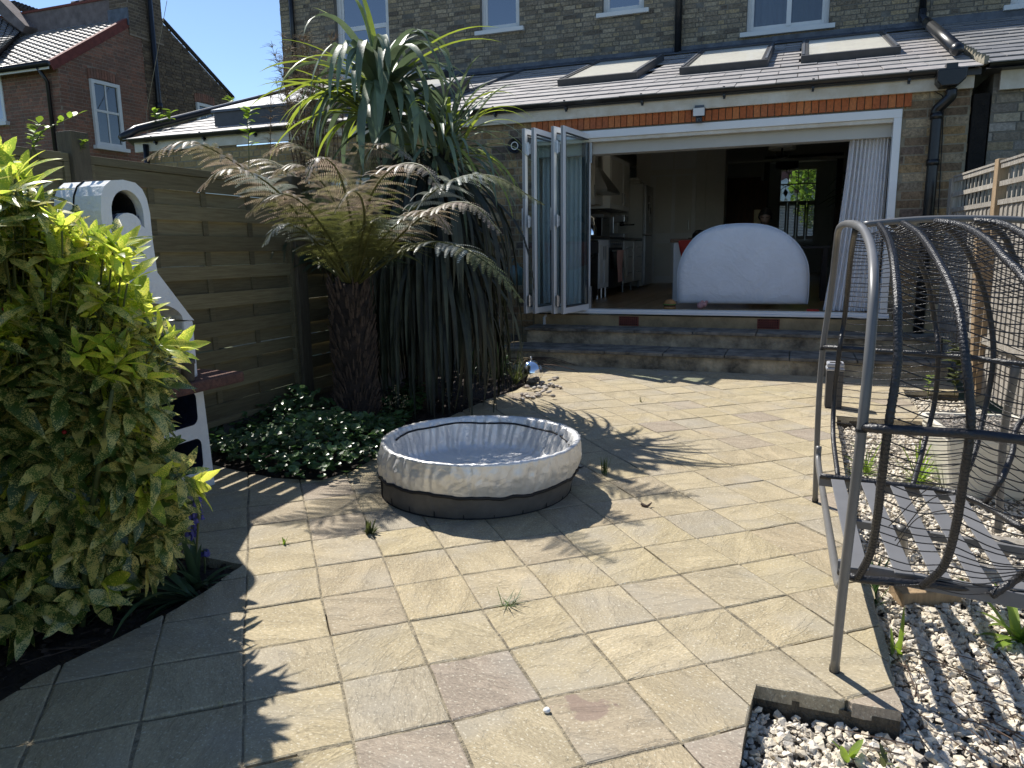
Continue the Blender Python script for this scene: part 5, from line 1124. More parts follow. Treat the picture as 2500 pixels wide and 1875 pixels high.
MB().tube([(c0-.3, YF+.2, 2.615), (c1+.05, YF+.2, 2.615)], .012, 8).build('rail', MT['steel'], cto)
# pendant lamp
LY = 13.2; lc = FY(1910, 355, LY); lr = (FY(1943, 355, LY).x-FY(1877, 355, LY).x)/2
pend = thing('pendant_lamp', 'drum shaded pendant lamp hanging in the dim room', 'lamp')
MB().lathe([(lr*.97, FY(1910, 365, LY).z), (lr, FY(1910, 365, LY).z), (lr, FY(1910, 343, LY).z), (lr*.97, FY(1910, 343, LY).z)], (lc.x, LY, 0), 28).build('shade', MT['shade_fabric'], pend, smooth=False)
MB().tube([(lc.x, LY, lc.z+.05), (lc.x, LY, 3.55)], .008, 6).build('cord', MT['black_gloss'], pend)
a_ = MB()
for k in range(5):
    an_ = k*2*math.pi/5; a_.tube(spline([(lc.x, LY, lc.z-.19), (lc.x+.09*math.cos(an_), LY+.09*math.sin(an_), lc.z-.18), (lc.x+.13*math.cos(an_), LY+.13*math.sin(an_), lc.z-.1)], 4), .009, 6)
a_.tube([(lc.x, LY, lc.z-.2), (lc.x, LY, lc.z+.06)], .014, 8); a_.build('arms', MT['black_gloss'], pend, smooth=True)
LY2 = 19.8; l2 = FY(1922, 400, LY2); p2 = thing('far_pendant', 'dark pendant lamp silhouetted against the far window', 'lamp'); MB().lathe([(.24, l2.z-.1), (.26, l2.z-.1), (.26, l2.z+.12), (.24, l2.z+.12)], (l2.x, LY2, 0), 20).build('shade', MT['dark_wood'], p2); MB().tube([(l2.x, LY2, l2.z-.22), (l2.x, LY2, 3.6)], .012, 6).build('stem', MT['black_gloss'], p2)
# dark table behind the cushion and the seated person
TZ = FLZ+.74
tb = thing('dining_table', 'dark dining table hidden behind the white cushion', 'table'); MB().box((-.95, 10.95, TZ-.03), (.45, 11.65, TZ)).build('top', MT['dark_wood'], tb)
for x, y in ((-.9, 11.0), (.4, 11.0), (-.9, 11.6), (.4, 11.6)): MB().box((x-.03, y-.03, FLZ), (x+.03, y+.03, TZ-.03)).build('leg', MT['dark_wood'], tb)
plp = FY(2018, 440, 12.5)
hp = thing('house_plant', 'dark spiky house plant silhouetted beside the curtain', 'plant'); b = MB(); rj = random.Random(4)
for k in range(26):
    a = rj.random()*6.28; el = rj.random()*1.2; l = .25+.25*rj.random(); z0 = 1.9+rj.random()*.45; P = spline([(.80, 12.6, z0), (.80+l*.5*math.cos(a), 12.6+l*.5*math.sin(a), z0+.12*math.sin(el)), (.80+l*math.cos(a), 12.6+l*math.sin(a), z0-.08)], 3); b.tube(P, [.012]*2+[.009]*2+[.006]*2+[.002], 4)
b.build('leaves', MT['fern_dark'], hp); MB().tube([(.80, 12.6, FLZ+.3), (.80, 12.6, 2.3)], .03, 8).build('stem', MT['dark_wood'], hp); MB().lathe([(0, 0), (.13, 0), (.17, .3), (0, .3)], (.80, 12.6, FLZ), 16).build('pot', MT['bin_plastic'], hp, smooth=True)
# ------------------------------------------------------------------ street seen through the far window
sh = thing('street_house', 'house across the street seen through the far window, red roof and white half timbering', 'house')
YS = 38
MB().box((-6, YS, 0), (5, YS+4, 4.3)).build('wall', MT['far_render'], sh)
zr = FY(1930, 470, YS).z; MB().box((-6, YS-.3, zr), (5, YS+.5, zr+5)).build('roof', MT['far_roof'], sh)
tm = MB(); 
for (a, c_) in (((1908, 490), (1932, 445)), ((1908, 455), (1930, 490)), ((1905, 450), (1940, 448))):
    p, q = FY(*a, YS-.35), FY(*c_, YS-.35); tm.beam(p, q, .12, .2)
tm.build('timber', MT['white_paint'], sh)
gb = MB(); P = [FY(1900, 500, YS-.33), FY(1938, 500, YS-.33), FY(1938, 450, YS-.33), FY(1920, 435, YS-.33), FY(1900, 445, YS-.33)]; gb.prism(P, (0, .03, 0)); gb.build('gable', MT['far_render'], sh)
wv = MB(); 
for px in (1945, 1968): p, q = FY(px, 492, YS-.02), FY(px+12, 474, YS-.02); wv.box((p.x, YS-.04, p.z-.6), (q.x, YS-.01, q.z-.1))
wv.build('window', MT['dark_glass'], sh)
tr = thing('street_tree', 'sunlit leafy tree outside the far window', 'tree'); b = MB(); rj = random.Random(12); tc = FY(1975, 450, 31)
for k in range(2600):
    a = Vector((rj.gauss(0, 1), rj.gauss(0, 1), rj.gauss(0, 1))); a = a.normalized()*(.55+.5*rj.random()); c_ = Vector((tc.x+.7+a.x*1.35, 31+a.y*1.2, tc.z+.1+a.z*1.9)); d1 = Vector((rj.gauss(0, 1), rj.gauss(0, 1), rj.gauss(0, 1))).normalized()*.09; d2 = d1.cross(Vector((rj.random(), 1, rj.random()))).normalized()*.07
    b.add([c_-d1, c_+d2, c_+d1, c_-d2], [(0, 1, 2, 3)])
b.build('crown', MT['tree_leaf'], tr); MB().tube([(tc.x+.7, 31, 0), (tc.x+.7, 31, tc.z)], .12, 8).build('trunk', MT['twig'], tr)
# ------------------------------------------------------------------ person seated behind the table, head bowed
hd_ = FY(1868, 530, 11.9)
PX, PYY = hd_.x, 11.95
def skin_body(name, verts, edges, radii, m, parent, sub=2, root=0):
    me = bpy.data.meshes.new(name); me.from_pydata([tuple(v) for v in verts], edges, []); me.update(); o = bpy.data.objects.new(name, me); C.objects.link(o)
    s_ = o.modifiers.new('skin', 'SKIN'); s_.use_smooth_shade = True
    for i, r_ in enumerate(radii): me.skin_vertices[0].data[i].radius = (r_, r_) if not isinstance(r_, tuple) else r_
    me.skin_vertices[0].data[root].use_root = True
    u = o.modifiers.new('sub', 'SUBSURF'); u.levels = sub; u.render_levels = sub
    me.materials.append(MT[m]); o.parent = parent; return o
SZ = FLZ+.45; hz_ = hd_.z
person = thing('person', 'person with short black hair in a dark top, head bowed behind the white cushion', 'person')
sx, sy = PX, PYY+.12
sh_z = hz_-.27
V3 = Vector
body = [V3((sx, sy+.08, SZ+.10)), V3((sx, sy+.06, SZ+.28)), V3((sx, sy+.02, sh_z-.08)), V3((sx, sy-.02, sh_z+.04)), V3((sx, sy-.05, sh_z+.12)),
        V3((sx-.19, sy-.01, sh_z)), V3((sx-.26, sy-.14, sh_z-.24)), V3((sx-.14, sy-.38, TZ+.06)),
        V3((sx+.19, sy-.01, sh_z)), V3((sx+.26, sy-.14, sh_z-.24)), V3((sx+.14, sy-.38, TZ+.06))]
skin_body('top', body, [(0, 1), (1, 2), (2, 3), (3, 4), (2, 5), (5, 6), (6, 7), (2, 8), (8, 9), (9, 10)], [(.16, .13), (.16, .12), (.17, .12), (.09, .08), .055, .075, .052, .038, .075, .052, .038], 'shirt', person)
legs = [V3((sx, sy+.08, SZ+.08)), V3((sx-.1, sy+.02, SZ+.06)), V3((sx-.14, sy-.38, SZ+.06)), V3((sx-.14, sy-.36, FLZ+.10)), V3((sx+.1, sy+.02, SZ+.06)), V3((sx+.14, sy-.38, SZ+.06)), V3((sx+.14, sy-.36, FLZ+.10)), V3((sx-.14, sy-.50, FLZ+.045)), V3((sx+.14, sy-.50, FLZ+.045))]
skin_body('trousers', legs, [(0, 1), (1, 2), (2, 3), (0, 4), (4, 5), (5, 6), (3, 7), (6, 8)], [.13, .10, .07, .045, .10, .07, .045, .035, .035], 'trousers', person)
# head: ellipsoid with brow, nose, ears
def head():
    b = MB(); N, Mx = 24, 18; vs = []
    for i in range(Mx+1):
        ph = math.pi*i/Mx
        for j in range(N):
            th_ = 2*math.pi*j/N; x = .076*math.sin(ph)*math.cos(th_); y = -.096*math.sin(ph)*math.sin(th_); z = .118*math.cos(ph)
            if z < 0: k = 1+z*2.4*.9; x *= max(.55, k); y = y*max(.7, 1+z*1.4) if y > 0 else y*max(.8, 1+z*.8)
            f = max(0, math.sin(th_))
            if f > .93 and -.045 < z < .02: y -= .022*(1-abs(z+.022)/.045)*((f-.93)/.07)
            if abs(abs(math.cos(th_))-.42) < .2 and f > .7 and abs(z-.012) < .016: y += .008
            if f > .8 and abs(z+.062) < .010: y -= .006
            vs.append((x, y, z))
    fs = [(i*N+j, (i+1)*N+j, (i+1)*N+(j+1) % N, i*N+(j+1) % N) for i in range(Mx) for j in range(N)]
    b.add(vs, fs)
    for s_ in (-1, 1): b.add([(s_*.074, .0, .02), (s_*.09, .012, .025), (s_*.092, .014, -.005), (s_*.076, .0, -.03), (s_*.078, .02, 0)], [(0, 1, 2, 3), (0, 4, 1), (1, 4, 2), (2, 4, 3)])
    return b
hm = Matrix.Translation((sx, sy-.13, hz_+.0)) @ Matrix.Rotation(math.radians(24), 4, 'X')
h0 = head().build('head', MT['skin'], person, smooth=True); h0.matrix_local = hm
sb = h0.modifiers.new('sub', 'SUBSURF'); sb.levels = 1; sb.render_levels = 1
hair = MB(); N = 24; vs = []
rj = random.Random(3)
for i in range(9):
    for j in range(N):
        th_ = 2*math.pi*j/N; f = max(0, math.sin(th_)); ph = (math.pi*.50-f*.62)*i/8 if f > 0 else (math.pi*.62)*i/8; k = 1.10+rj.random()*.05
        vs.append((.078*k*math.sin(ph)*math.cos(th_), -.098*k*math.sin(ph)*math.sin(th_)+.004, .118*k*math.cos(ph)))
hair.add(vs, [(i*N+j, (i+1)*N+j, (i+1)*N+(j+1) % N, i*N+(j+1) % N) for i in range(8) for j in range(N)])
hr = hair.build('hair', MT['hair'], h0, smooth=True); sm = hr.modifiers.new('solid', 'SOLIDIFY'); sm.thickness = .012; sm.offset = -1
eb = MB()
for s_ in (-1, 1): eb.tube([(s_*.015, -.092, .028), (s_*.035, -.090, .034), (s_*.055, -.075, .028)], .005, 6)
eb.build('eyebrows', MT['hair'], h0)
nk = skin_body('neck', [V3((sx, sy-.05, sh_z+.10)), V3((sx, sy-.10, hz_-.08))], [(0, 1)], [.058, .052], 'skin', person, 1)
for s_ in (-1, 1):
    pv = [V3((sx+s_*.14, sy-.37, TZ+.06)), V3((sx+s_*.11, sy-.43, TZ+.045)), V3((sx+s_*.09, sy-.47, TZ+.04))]; ed = [(0, 1), (1, 2)]; rd = [.028, (.038, .020), (.036, .016)]
    for k in range(4):
        o_ = (k-1.5)*.019; b0 = len(pv); L_ = (.075, .085, .08, .062)[k if s_ < 0 else 3-k]
        pv += [V3((sx+s_*.09+o_, sy-.50, TZ+.04)), V3((sx+s_*.09+o_*1.2, sy-.50-L_*.5, TZ+.038)), V3((sx+s_*.09+o_*1.25, sy-.50-L_, TZ+.018))]; ed += [(2, b0), (b0, b0+1), (b0+1, b0+2)]; rd += [.010, .009, .007]
    b0 = len(pv); pv += [V3((sx+s_*.06, sy-.455, TZ+.035)), V3((sx+s_*.045, sy-.49, TZ+.025))]; ed += [(1, b0), (b0, b0+1)]; rd += [.011, .009]
    skin_body('hand', pv, ed, rd, 'skin', person, 1, 1)
ch = thing('dining_chair', 'dark chair the seated person sits on, hidden behind the cushion', 'chair')
MB().box((sx-.22, sy-.15, SZ-.04), (sx+.22, sy+.3, SZ)).build('seat', MT['dark_wood'], ch); MB().box((sx-.2, sy+.27, SZ), (sx+.2, sy+.30, SZ+.40)).build('backrest', MT['dark_wood'], ch)
for x in (-.2, .2):
    for y in (-.13, .27): MB().box((sx+x-.02, sy+y-.02, FLZ), (sx+x+.02, sy+y+.02, SZ-.04)).build('leg', MT['dark_wood'], ch)
# card / vase standing beside the head
cp = FY(1849, 528, 12.3); card = MB().box((cp.x-.05, 12.3, TZ), (cp.x+.05, 12.33, cp.z+.1)).build('card', MT['straw'], None); tag(card, 'upright yellow patterned card beside the head of the seated person', 'card')
# ------------------------------------------------------------------ left wooden fence: hit-and-miss panels
XF = -3.67
lf = thing('wooden_fence', 'brown wooden panel fence with overlapping horizontal slats and posts along the left side', 'fence')
PZ0, PZ1 = .12, 1.82
posts = [(.95, 1.07), (3.0, 3.11), (4.86, 4.98), (6.74, 6.86), (8.62, 8.74)]
rj = random.Random(31)
for a, c_ in posts:
    zt = 1.935 if abs(a-3.0) < .1 else 1.86; cy = (a+c_)/2; MB().box((XF-.05, a, -.2), (XF+.06, c_, zt)).build('post', MT['fence_post_wood'], lf, bevel=.006)
sme = unit_box([MT['fence_wood']], 'fence_slat')
for (a0, a1), (b0, b1) in zip(posts[:-1], posts[1:]):
    y0, y1 = a1+.004, b0-.004; W_ = y1-y0; dz = (rj.random()-.5)*.02 if a0 > 4 else 0
    MB().box((XF-.045, y0, -.15), (XF-.005, y1, PZ0-.004)).build('gravel_board', MT['gravel_board'], lf)
    MB().box((XF-.03, y0, PZ1-.045+dz), (XF+.035, y1, PZ1+dz)).build('rail', MT['fence_wood'], lf, bevel=.003)
    MB().box((XF-.03, y0, PZ0), (XF+.035, y1, PZ0+.04)).build('rail', MT['fence_wood'], lf, bevel=.003)
    for y in (y0, y1-.035): MB().box((XF-.03, y, PZ0+.041), (XF+.036, y+.034, PZ1-.046+dz)).build('stile', MT['fence_wood'], lf, bevel=.003)
    n = 17; H_ = (PZ1-PZ0-.09)/n
    for k in range(n):
        z = PZ0+.045+(k+.5)*H_; front = (k % 2 == 0); gap = rj.random(); h = H_+(.008 if gap > .4 else -.004); sag = (rj.random()-.5)*.006
        o = link('slat', sme, lf); o.location = (XF+(.017 if front else -.013), (y0+y1)/2, z+dz*.5+sag); o.scale = (.011, W_-.072, h-(0.004 if rj.random() > .6 else 0)); o.rotation_euler = ((rj.random()-.5)*.004, (.10 if front else -.10)*(.4+rj.random()), 0)
    m = 3
    for k in range(m):
        y = y0+W_*(k+1)/(m+1)+(rj.random()-.5)*.01
        MB().box((XF-.003, y-.022, PZ0+.041), (XF+.007, y+.022, PZ1-.046+dz)).build('batten', MT['fence_wood'], lf)
# knots as small plugs
# ------------------------------------------------------------------ right fence: feather-edge boards with trellis
rf_ = thing('trellis_fence', 'weathered grey board fence with square trellis top along the right side', 'fence')
FD = Vector((-.073, 1, 0)).normalized(); F0 = Vector((1.56, 7.2, 0))
def fr_(s_, z): return F0+FD*s_+Vector((0, 0, z))
def fs_(px, py): p = FP(px, py, F0, FD); return (p-F0).dot(FD), p.z
s_post, z_a = fs_(2446, 406); _, z_b = fs_(2441, 450); _, z_c = fs_(2438, 492); s_end, _ = fs_(2328, 480)
ztop_, zmid_, zbot_ = z_a, z_b, z_c
nrm = Vector((FD.y, -FD.x, 0))
s_near = s_post-2.0
pl_ = [s_end, s_post, s_near, s_near-1.9]
for k, s_ in enumerate(pl_):
    ztp = ztop_+(.06 if k else .02); m_ = 'new_wood' if k == 1 else 'grey_wood'
    MB().obox(fr_(s_-.05, -.1)-nrm*.04, FD*.10, nrm*.10, (0, 0, ztp+.1)).build('post', MT[m_], rf_, bevel=.005)
bme = unit_box([MT['grey_wood']], 'fence_board')
Rf = Matrix((FD, nrm, Vector((0, 0, 1)))).transposed().to_4x4()
rj = random.Random(14)
for k in range(3):
    s1, s0 = pl_[k]-.055, pl_[k+1]+.055; n = int((s1-s0)/.1)
    for i in range(n):
        c_ = s0+(i+.5)*(s1-s0)/n; o = link('board', bme, rf_); o.matrix_local = Matrix.Translation(fr_(c_, (zbot_-.03+.02)/2)) @ Rf @ Matrix.Rotation(.10, 4, 'Z') @ Matrix.Diagonal(((s1-s0)/n+.012, .012+rj.random()*.003, zbot_-.03-.02, 1))
    for z in (zbot_-.01, zmid_, ztop_): MB().obox(fr_(s0, z-.02)-nrm*.022, FD*(s1-s0), nrm*.03, (0, 0, .04)).build('trellis_rail', MT['grey_wood'], rf_)
    MB().obox(fr_(s0, ztop_+.022)-nrm*.03, FD*(s1-s0), nrm*.05, (0, 0, .018)).build('cap', MT['grey_wood'], rf_)
    n = int((s1-s0)/.105)
    for i in range(1, n): MB().obox(fr_(s0+i*(s1-s0)/n-.012, zbot_)-nrm*.0+nrm*.009, FD*.024, nrm*.014, (0, 0, ztop_-zbot_)).build('trellis_slat', MT['grey_wood'], rf_)
    MB().obox(fr_(s0, .45)-nrm*.035, FD*(s1-s0), nrm*.02, (0, 0, .06)).build('arris_rail', MT['grey_wood'], rf_)
# the leaning newer timber post standing in front
# ------------------------------------------------------------------ masonry barbecue, front plane X = -3
bq = thing('masonry_barbecue', 'white masonry garden barbecue with arched chimney and red concrete shelf by the fence', 'barbecue')
XB = -3.0; yc_ = 2.80
def byz(px, py): p = FX(px, py, XB); return (p.y, p.z)
R_out = [byz(*p) for p in [(525, 1180), (514, 1065), (497, 925), (489, 905), (474, 782), (462, 768), (384, 665), (373, 590), (366, 520), (358, 485), (347, 462), (330, 446), (300, 439)]]
bot = R_out[0][0]; yl = lambda y, z: 2*(2.785 if z < 1.25 else 2.757)-y
topc = R_out[-1]
L_out = [(2*topc[0]-y if z > 1.1 else 2*2.80-y, z) for y, z in R_out[:-1]][::-1]
outl = R_out+L_out
# lower body: side walls and shelves with openings; upper body: hood and chimney with arched flue opening
dT, dB = .30, .44
def prismYZ(b, poly, x0, x1, mi=0): return b.prism([(x1, y, z) for y, z in poly], (x0-x1, 0, 0), mi)
zsh = byz(565, 929)[1]; zst = byz(563, 904)[1]; yR = R_out[0][0]; yL = 5.60-yR
hoodz = byz(470, 782)[1]; legw = .085
up = MB()
# hood: cut fire arch out of the lower hood
arch = [byz(*p) for p in [(447, 781), (440, 762), (425, 748), (400, 744)]]
ya_ = arch[0][0]; za = arch[0][1]; ym = 2.80
N = 14; hoodP = []
rad = (ya_-ym); ztopa = arch[3][1]+.015
archpts = [(ym+rad*math.cos(math.pi*k/N), za+(ztopa-za)*math.sin(math.pi*k/N)) for k in range(N+1)]
upper = [p for p in outl if p[1] >= hoodz-.02]
# front skin polygons: split into right and left halves to stay simple
mid = (R_out[0][0]+yL)/2
flz0, flz1 = byz(352, 557)[1], byz(310, 464)[1]
fy0, fy1 = byz(271, 500)[0], byz(351, 530)[0]; fyc = (fy0+fy1)/2; fr2 = (fy1-fy0)/2
fl = [(fy1, flz0)]+[(fyc+fr2*math.cos(math.pi*k/N), flz1-fr2*1.15+fr2*1.15*math.sin(math.pi*k/N)) for k in range(N+1)]+[(fy0, flz0)]+[(fyc-fr2*.8*math.cos(math.pi*k/8), flz0+.015+.055*math.sin(math.pi*k/8)) for k in range(0, 9)]
def skin(x0, x1, outer_r, outer_l, parent):
    pass
def poly_with_hole(b, outer, hole, x):
    """flat face with a hole, bridged (Y-Z plane at x)"""
    import mathutils.geometry as mg
    A_ = [Vector((y, z, 0)) for y, z in outer]; B_ = [Vector((y, z, 0)) for y, z in hole]
    tris = mg.tessellate_polygon([A_, B_]); P = A_+B_
    b.add([(x, p.x, p.y) for p in P], [tuple(t) for t in tris])
def strip(b, poly, x0, x1, closed=True):
    n = len(poly); b.add([(x0, y, z) for y, z in poly]+[(x1, y, z) for y, z in poly], [(i, (i+1) % n, n+(i+1) % n, n+i) for i in range(n if closed else n-1)])
iR = [p for p in R_out if p[1] >= hoodz-.005]; iL = [p for p in L_out if p[1] >= hoodz-.005]
outer = [(ya_, za)]+iR+iL+[(2*ym-ya_, za)]+archpts[::-1][1:-1]
# rounded edge: front skin slightly smaller, then chamfer ring
def inset(poly, d, c0):
    out = []
    for y, z in poly:
        v = Vector((c0[0]-y, c0[1]-z)); v = v.normalized()*d; out.append((y+v.x, z+v.y))
    return out
flue = [p for p in fl]
poly_with_hole(up, outer, flue, XB)
strip(up, outer, XB, XB-dT)
poly_with_hole(up, outer, flue, XB-dT)
strip(up, flue, XB, XB-dT)
upo = up.build('hood', MT['white_masonry'], bq)
bv = upo.modifiers.new('bevel', 'BEVEL'); bv.width = .018; bv.segments = 3; bv.limit_method = 'ANGLE'; bv.angle_limit = math.radians(55)
wd_ = upo.modifiers.new('weld', 'WELD'); wd_.merge_threshold = .0004
upo.modifiers.move(1, 0)
# dark flue lining
fb = MB(); fi = inset(flue, .012, (fyc, flz0+.1)); strip(fb, fi, XB-.035, XB-dT+.002); fb.add([(XB-dT+.004, y, z) for y, z in fi], [tuple(range(len(fi)))]); fb.build('flue', MT['soot_and_shade'], bq)
MB().box((XB-.20, fyc-fr2+.01, flz0-.02), (XB-.02, fyc+fr2-.01, flz0+.06)).build('flue_base', MT['navy_paint'], bq)
# groove round the chimney side
gy = MB(); gpts = [(y, z) for y, z in iL if z > 1.1]+[]
gpts = [iR[-1]]+gpts[:5] if False else [p for p in (iR[-3:]+iL[:8])]
gy.tube([(XB-.17, y*1.0+(-.002 if y < topc[0] else .002), z+.003) for y, z in gpts], .004, 5); gy.build('groove', MT['soot_and_shade'], bq)
# lower body
lw = MB(); sideR = [p for p in R_out if p[1] <= hoodz+.01]
def bx2(b, y0, y1, z0, z1, x0=XB-dB, x1=XB): return b.box((x0, y0, z0), (x1, y1, z1))
# side walls (fire chamber)
yR1, yL1 = byz(474, 782)[0], 5.60-byz(474, 782)[0]
bx2(lw, yR1-.07, yR1, zst+.002, hoodz, XB-.40, XB-.004); bx2(lw, yL1, yL1+.07, zst+.002, hoodz, XB-.40, XB-.004)
lw.build('side_wall', MT['white_masonry'], bq, bevel=.012)
MB().box((XB-.40, yL1+.071, zst+.002), (XB-.36, yR1-.071, hoodz)).build('fireback', MT['firebrick'], bq)
MB().box((XB-.36, yL1+.071, hoodz-.002), (XB-.02, yR1-.071, hoodz+.002)).build('damper', MT['soot_and_shade'], bq) if False else None
# base with two openings
nR = byz(482, 1000)[0]; nL = 5.60-nR; zn1, zn0 = byz(480, 965)[1]+.01, byz(484, 1035)[1]; zm1, zm0 = byz(490, 1068)[1], byz(500, 1145)[1]
bs = MB()
front = [(yR, 0), (yR1+.02, zsh-.002), (5.60-yR1-.02, zsh-.002), (yL, 0)]
def rrect(y0, y1, z0, z1, r=.04, sl=0):
    out = []
    for cy_, cz_, a0 in ((y1-r, z1-r, 0), (y0+r, z1-r, 90), (y0+r, z0+r, 180), (y1-r, z0+r, 270)):
        for k in range(5): a = math.radians(a0+k*22.5); out.append((cy_+r*math.cos(a), cz_+r*math.sin(a)))
    return out
h1_, h2_ = rrect(nL, nR, zn0, zsh-.01), rrect(nL, nR+.01, zm0, zm1)
import mathutils.geometry as mg
for x in (XB-.002, XB-dB):
    A_ = [[Vector((y, z, 0)) for y, z in q] for q in (front, h1_, h2_)]; tr_ = mg.tessellate_polygon(A_); P = A_[0]+A_[1]+A_[2]; bs.add([(x, p.x, p.y) for p in P], [tuple(t) for t in tr_])
strip(bs, front, XB-.002, XB-dB)
bso = bs.build('base', MT['white_masonry'], bq); bv = bso.modifiers.new('weld', 'WELD'); bv.merge_threshold = .0004
nb = MB(); strip(nb, h1_, XB-.004, XB-dB+.02); strip(nb, h2_, XB-.004, XB-dB+.02); nb.add([(XB-dB+.02, y, z) for y, z in h1_], [tuple(range(len(h1_)))]); nb.add([(XB-dB+.02, y, z) for y, z in h2_], [tuple(range(len(h2_)))]); nb.build('niche', MT['navy_paint'], bq)
yS = byz(563, 915)[0]
sh_ = MB().box((XB-.36, 5.60-yS, zsh), (XB+.10, yS, zst)).build('shelf', MT['red_shelf'], bq, bevel=.012)
for z in (byz(470, 842)[1], byz(470, 870)[1]): MB().box((XB-.30, yR1-.16, z-.012), (XB+.01, yR1-.071, z+.006)).build('grill_bracket', MT['soot_and_shade'], bq)
def pot(x, y, z, r, h, label): 
    o = MB().lathe([(0, 0), (r*.8, 0), (r*.96, h*.8), (r*1.08, h*.8), (r*1.08, h), (r*.98, h), (r*.9, h*.7), (0, h*.65)], (x, y, z), 20).build('plant_pot', MT['pot_glaze'] if 'grey' not in label else MT['gravel_board'], None, smooth=True); tag(o, label, 'pot')
pot(XB+.035, byz(447, 900)[0]-.01, zst+.001, .042, .115, 'grey beige pot standing on the barbecue shelf, nearest the white leg')
pot(XB+.045, byz(420, 905)[0]-.04, zst+.001, .042, .11, 'grey beige pot on the barbecue shelf, left one half hidden by leaves')
MB().box((XB-.3, yL1+.08, byz(470, 870)[1]), (XB, yR1-.08, byz(470, 870)[1]+.012)).build('grill', MT['soot_and_shade'], bq)
# ------------------------------------------------------------------ variegated laurel bush on the left
R7 = random.Random(77)
def leaf_mesh(L=.15, W=.05, droop=.25, fold=.25, teeth=True, n=8):
    """leaf along +X, face +Z"""
    vs = []; b = MB()
    for i in range(n+1):
        t = i/n; w_ = W*.5*(math.sin(math.pi*min(1, t**.85))**.8)*(1.0 if t < .97 else .2); 
        if teeth and 2 <= i <= n-1: w_ *= 1+(.09 if i % 2 else -.05)
        x = L*(t-.10*t*t*droop); z = -droop*L*t*t*.6
        vs += [(x, -w_, z+fold*w_), (x, 0, z), (x, w_, z+fold*w_)]
    for i in range(n):
        a = i*3; b.f += [(a, a+1, a+4, a+3), (a+1, a+2, a+5, a+4)]; b.m += [0, 0]
    b.v = vs
    return b
aucs = {}
for m_ in ('aucuba_old', 'aucuba_new_sunlit'):
    aucs[m_] = [leaf_mesh(.135+.02*k, .046+.005*(k % 3), .15+.28*k/3, .18+.08*(k % 2)).mesh('aucuba_leaf', [MT[m_]], smooth=True) for k in range(4)]
shape = [(-60, 395), (30, 404), (92, 440), (112, 500), (108, 540), (190, 555), (240, 585), (305, 590), (335, 612), (325, 660), (362, 700), (368, 745), (420, 790), (440, 818), (410, 850), (470, 852), (455, 880), (425, 945), (398, 980), (380, 1060), (398, 1085), (455, 1130), (500, 1160), (470, 1215), (455, 1260), (445, 1300), (400, 1385), (330, 1400), (240, 1445), (180, 1455), (120, 1470), (60, 1530), (-60, 1545)]
shape = [(x*.92 if x > 0 else x, y) for x, y in shape]
def depthY(px, py):
    """distance of the bush front from the camera, nearer towards the lower left"""
    t = (py-400)/1130; Y = 1.72-.06*t+.30*max(0, px)/450
    z = FY(px, py, Y).z
    return Y if z > .10 else Y*(CAMH-.10)/(CAMH-z)
bush = thing('variegated_laurel', 'large spotted laurel bush with yellow speckled green leaves at the left edge', 'bush')
leaves = []; stems = MB()
root = Vector((-2.45, 1.75, -.05))
def whorl(c_, out, nleaf, new, size):
    out = out.normalized(); t1 = out.orthogonal().normalized(); t2 = out.cross(t1); a0 = R7.random()*6.28
    for k in range(nleaf):
        a = a0+k*2*math.pi/nleaf+(R7.random()-.5)*.5; spread = (.45+.35*R7.random()) if new else (.75+.45*R7.random())
        d = (out*math.cos(spread)+(t1*math.cos(a)+t2*math.sin(a))*math.sin(spread)).normalized()
        d.z -= .0 if new else .45*R7.random()
        d.normalize(); upn = (out*1.0+Vector((0, 0, .8 if not new else .25))+Vector((R7.gauss(0, .2), R7.gauss(0, .2), 0)))
        y_ = upn.cross(d)
        if y_.length < .05: y_ = d.orthogonal()
        y_.normalize(); z_ = d.cross(y_); M_ = Matrix((d, y_, z_)).transposed().to_4x4(); s_ = size*(.7+.5*R7.random())
        leaves.append((Matrix.Translation(c_+d*.012) @ M_ @ Matrix.Scale(s_, 4), 'aucuba_new_sunlit' if new else 'aucuba_old', R7.randrange(4)))
def jitter(): return Vector((R7.gauss(0, .25), R7.gauss(0, .25), R7.gauss(0, .2)))
cnt = 0
ctr = Vector((-2.5, 1.75, .6))
# front layer
pts_ = []
tries = 0
while cnt < 640 and tries < 90000:
    tries += 1; px = R7.uniform(-80, 510); py = R7.uniform(395, 1545)
    if not inpoly(px, py, shape): continue
    if any((px-a)**2+(py-b_)**2 < 19**2 for a, b_, _ in pts_): continue
    d_in = sum(inpoly(px+dx, py+dy, shape) for dx, dy in ((45, 0), (-45, 0), (0, 45), (0, -45), (35, -35), (-35, -35), (35, 35)))
    if d_in < 6 and R7.random() < .93: continue
    dY = depthY(px, py)+R7.uniform(-.08, .12); p = FY(px, py, dY)
    if p.z < .06: continue
    pts_.append((px, py, p)); cnt += 1
    out = (Vector((0, 0, CAMH))-p).normalized()*.35+(p-ctr).normalized()*.8+Vector((.15, 0, .15+.3*max(0, (1100-py)/700)))+jitter()
    up_edge = (py < 520) or (px > 150 and py < 520+ (px-100)*1.1)
    new = (R7.random() < (.72 if up_edge else (.36 if py < 950 else .10)))  # top and right edge gets the lit leaf colour more often
    whorl(p, out, R7.choice([5, 6, 7]), new, (.68 if not new else .62)*(1.0+.2*(py > 950)))
    dd_ = (-out.normalized()*.6+(root-p).normalized()).normalized(); stems.tube(spline([p, p+dd_*.07, p+dd_*.13+Vector((0, 0, -.02))], 3), .0032, 5)
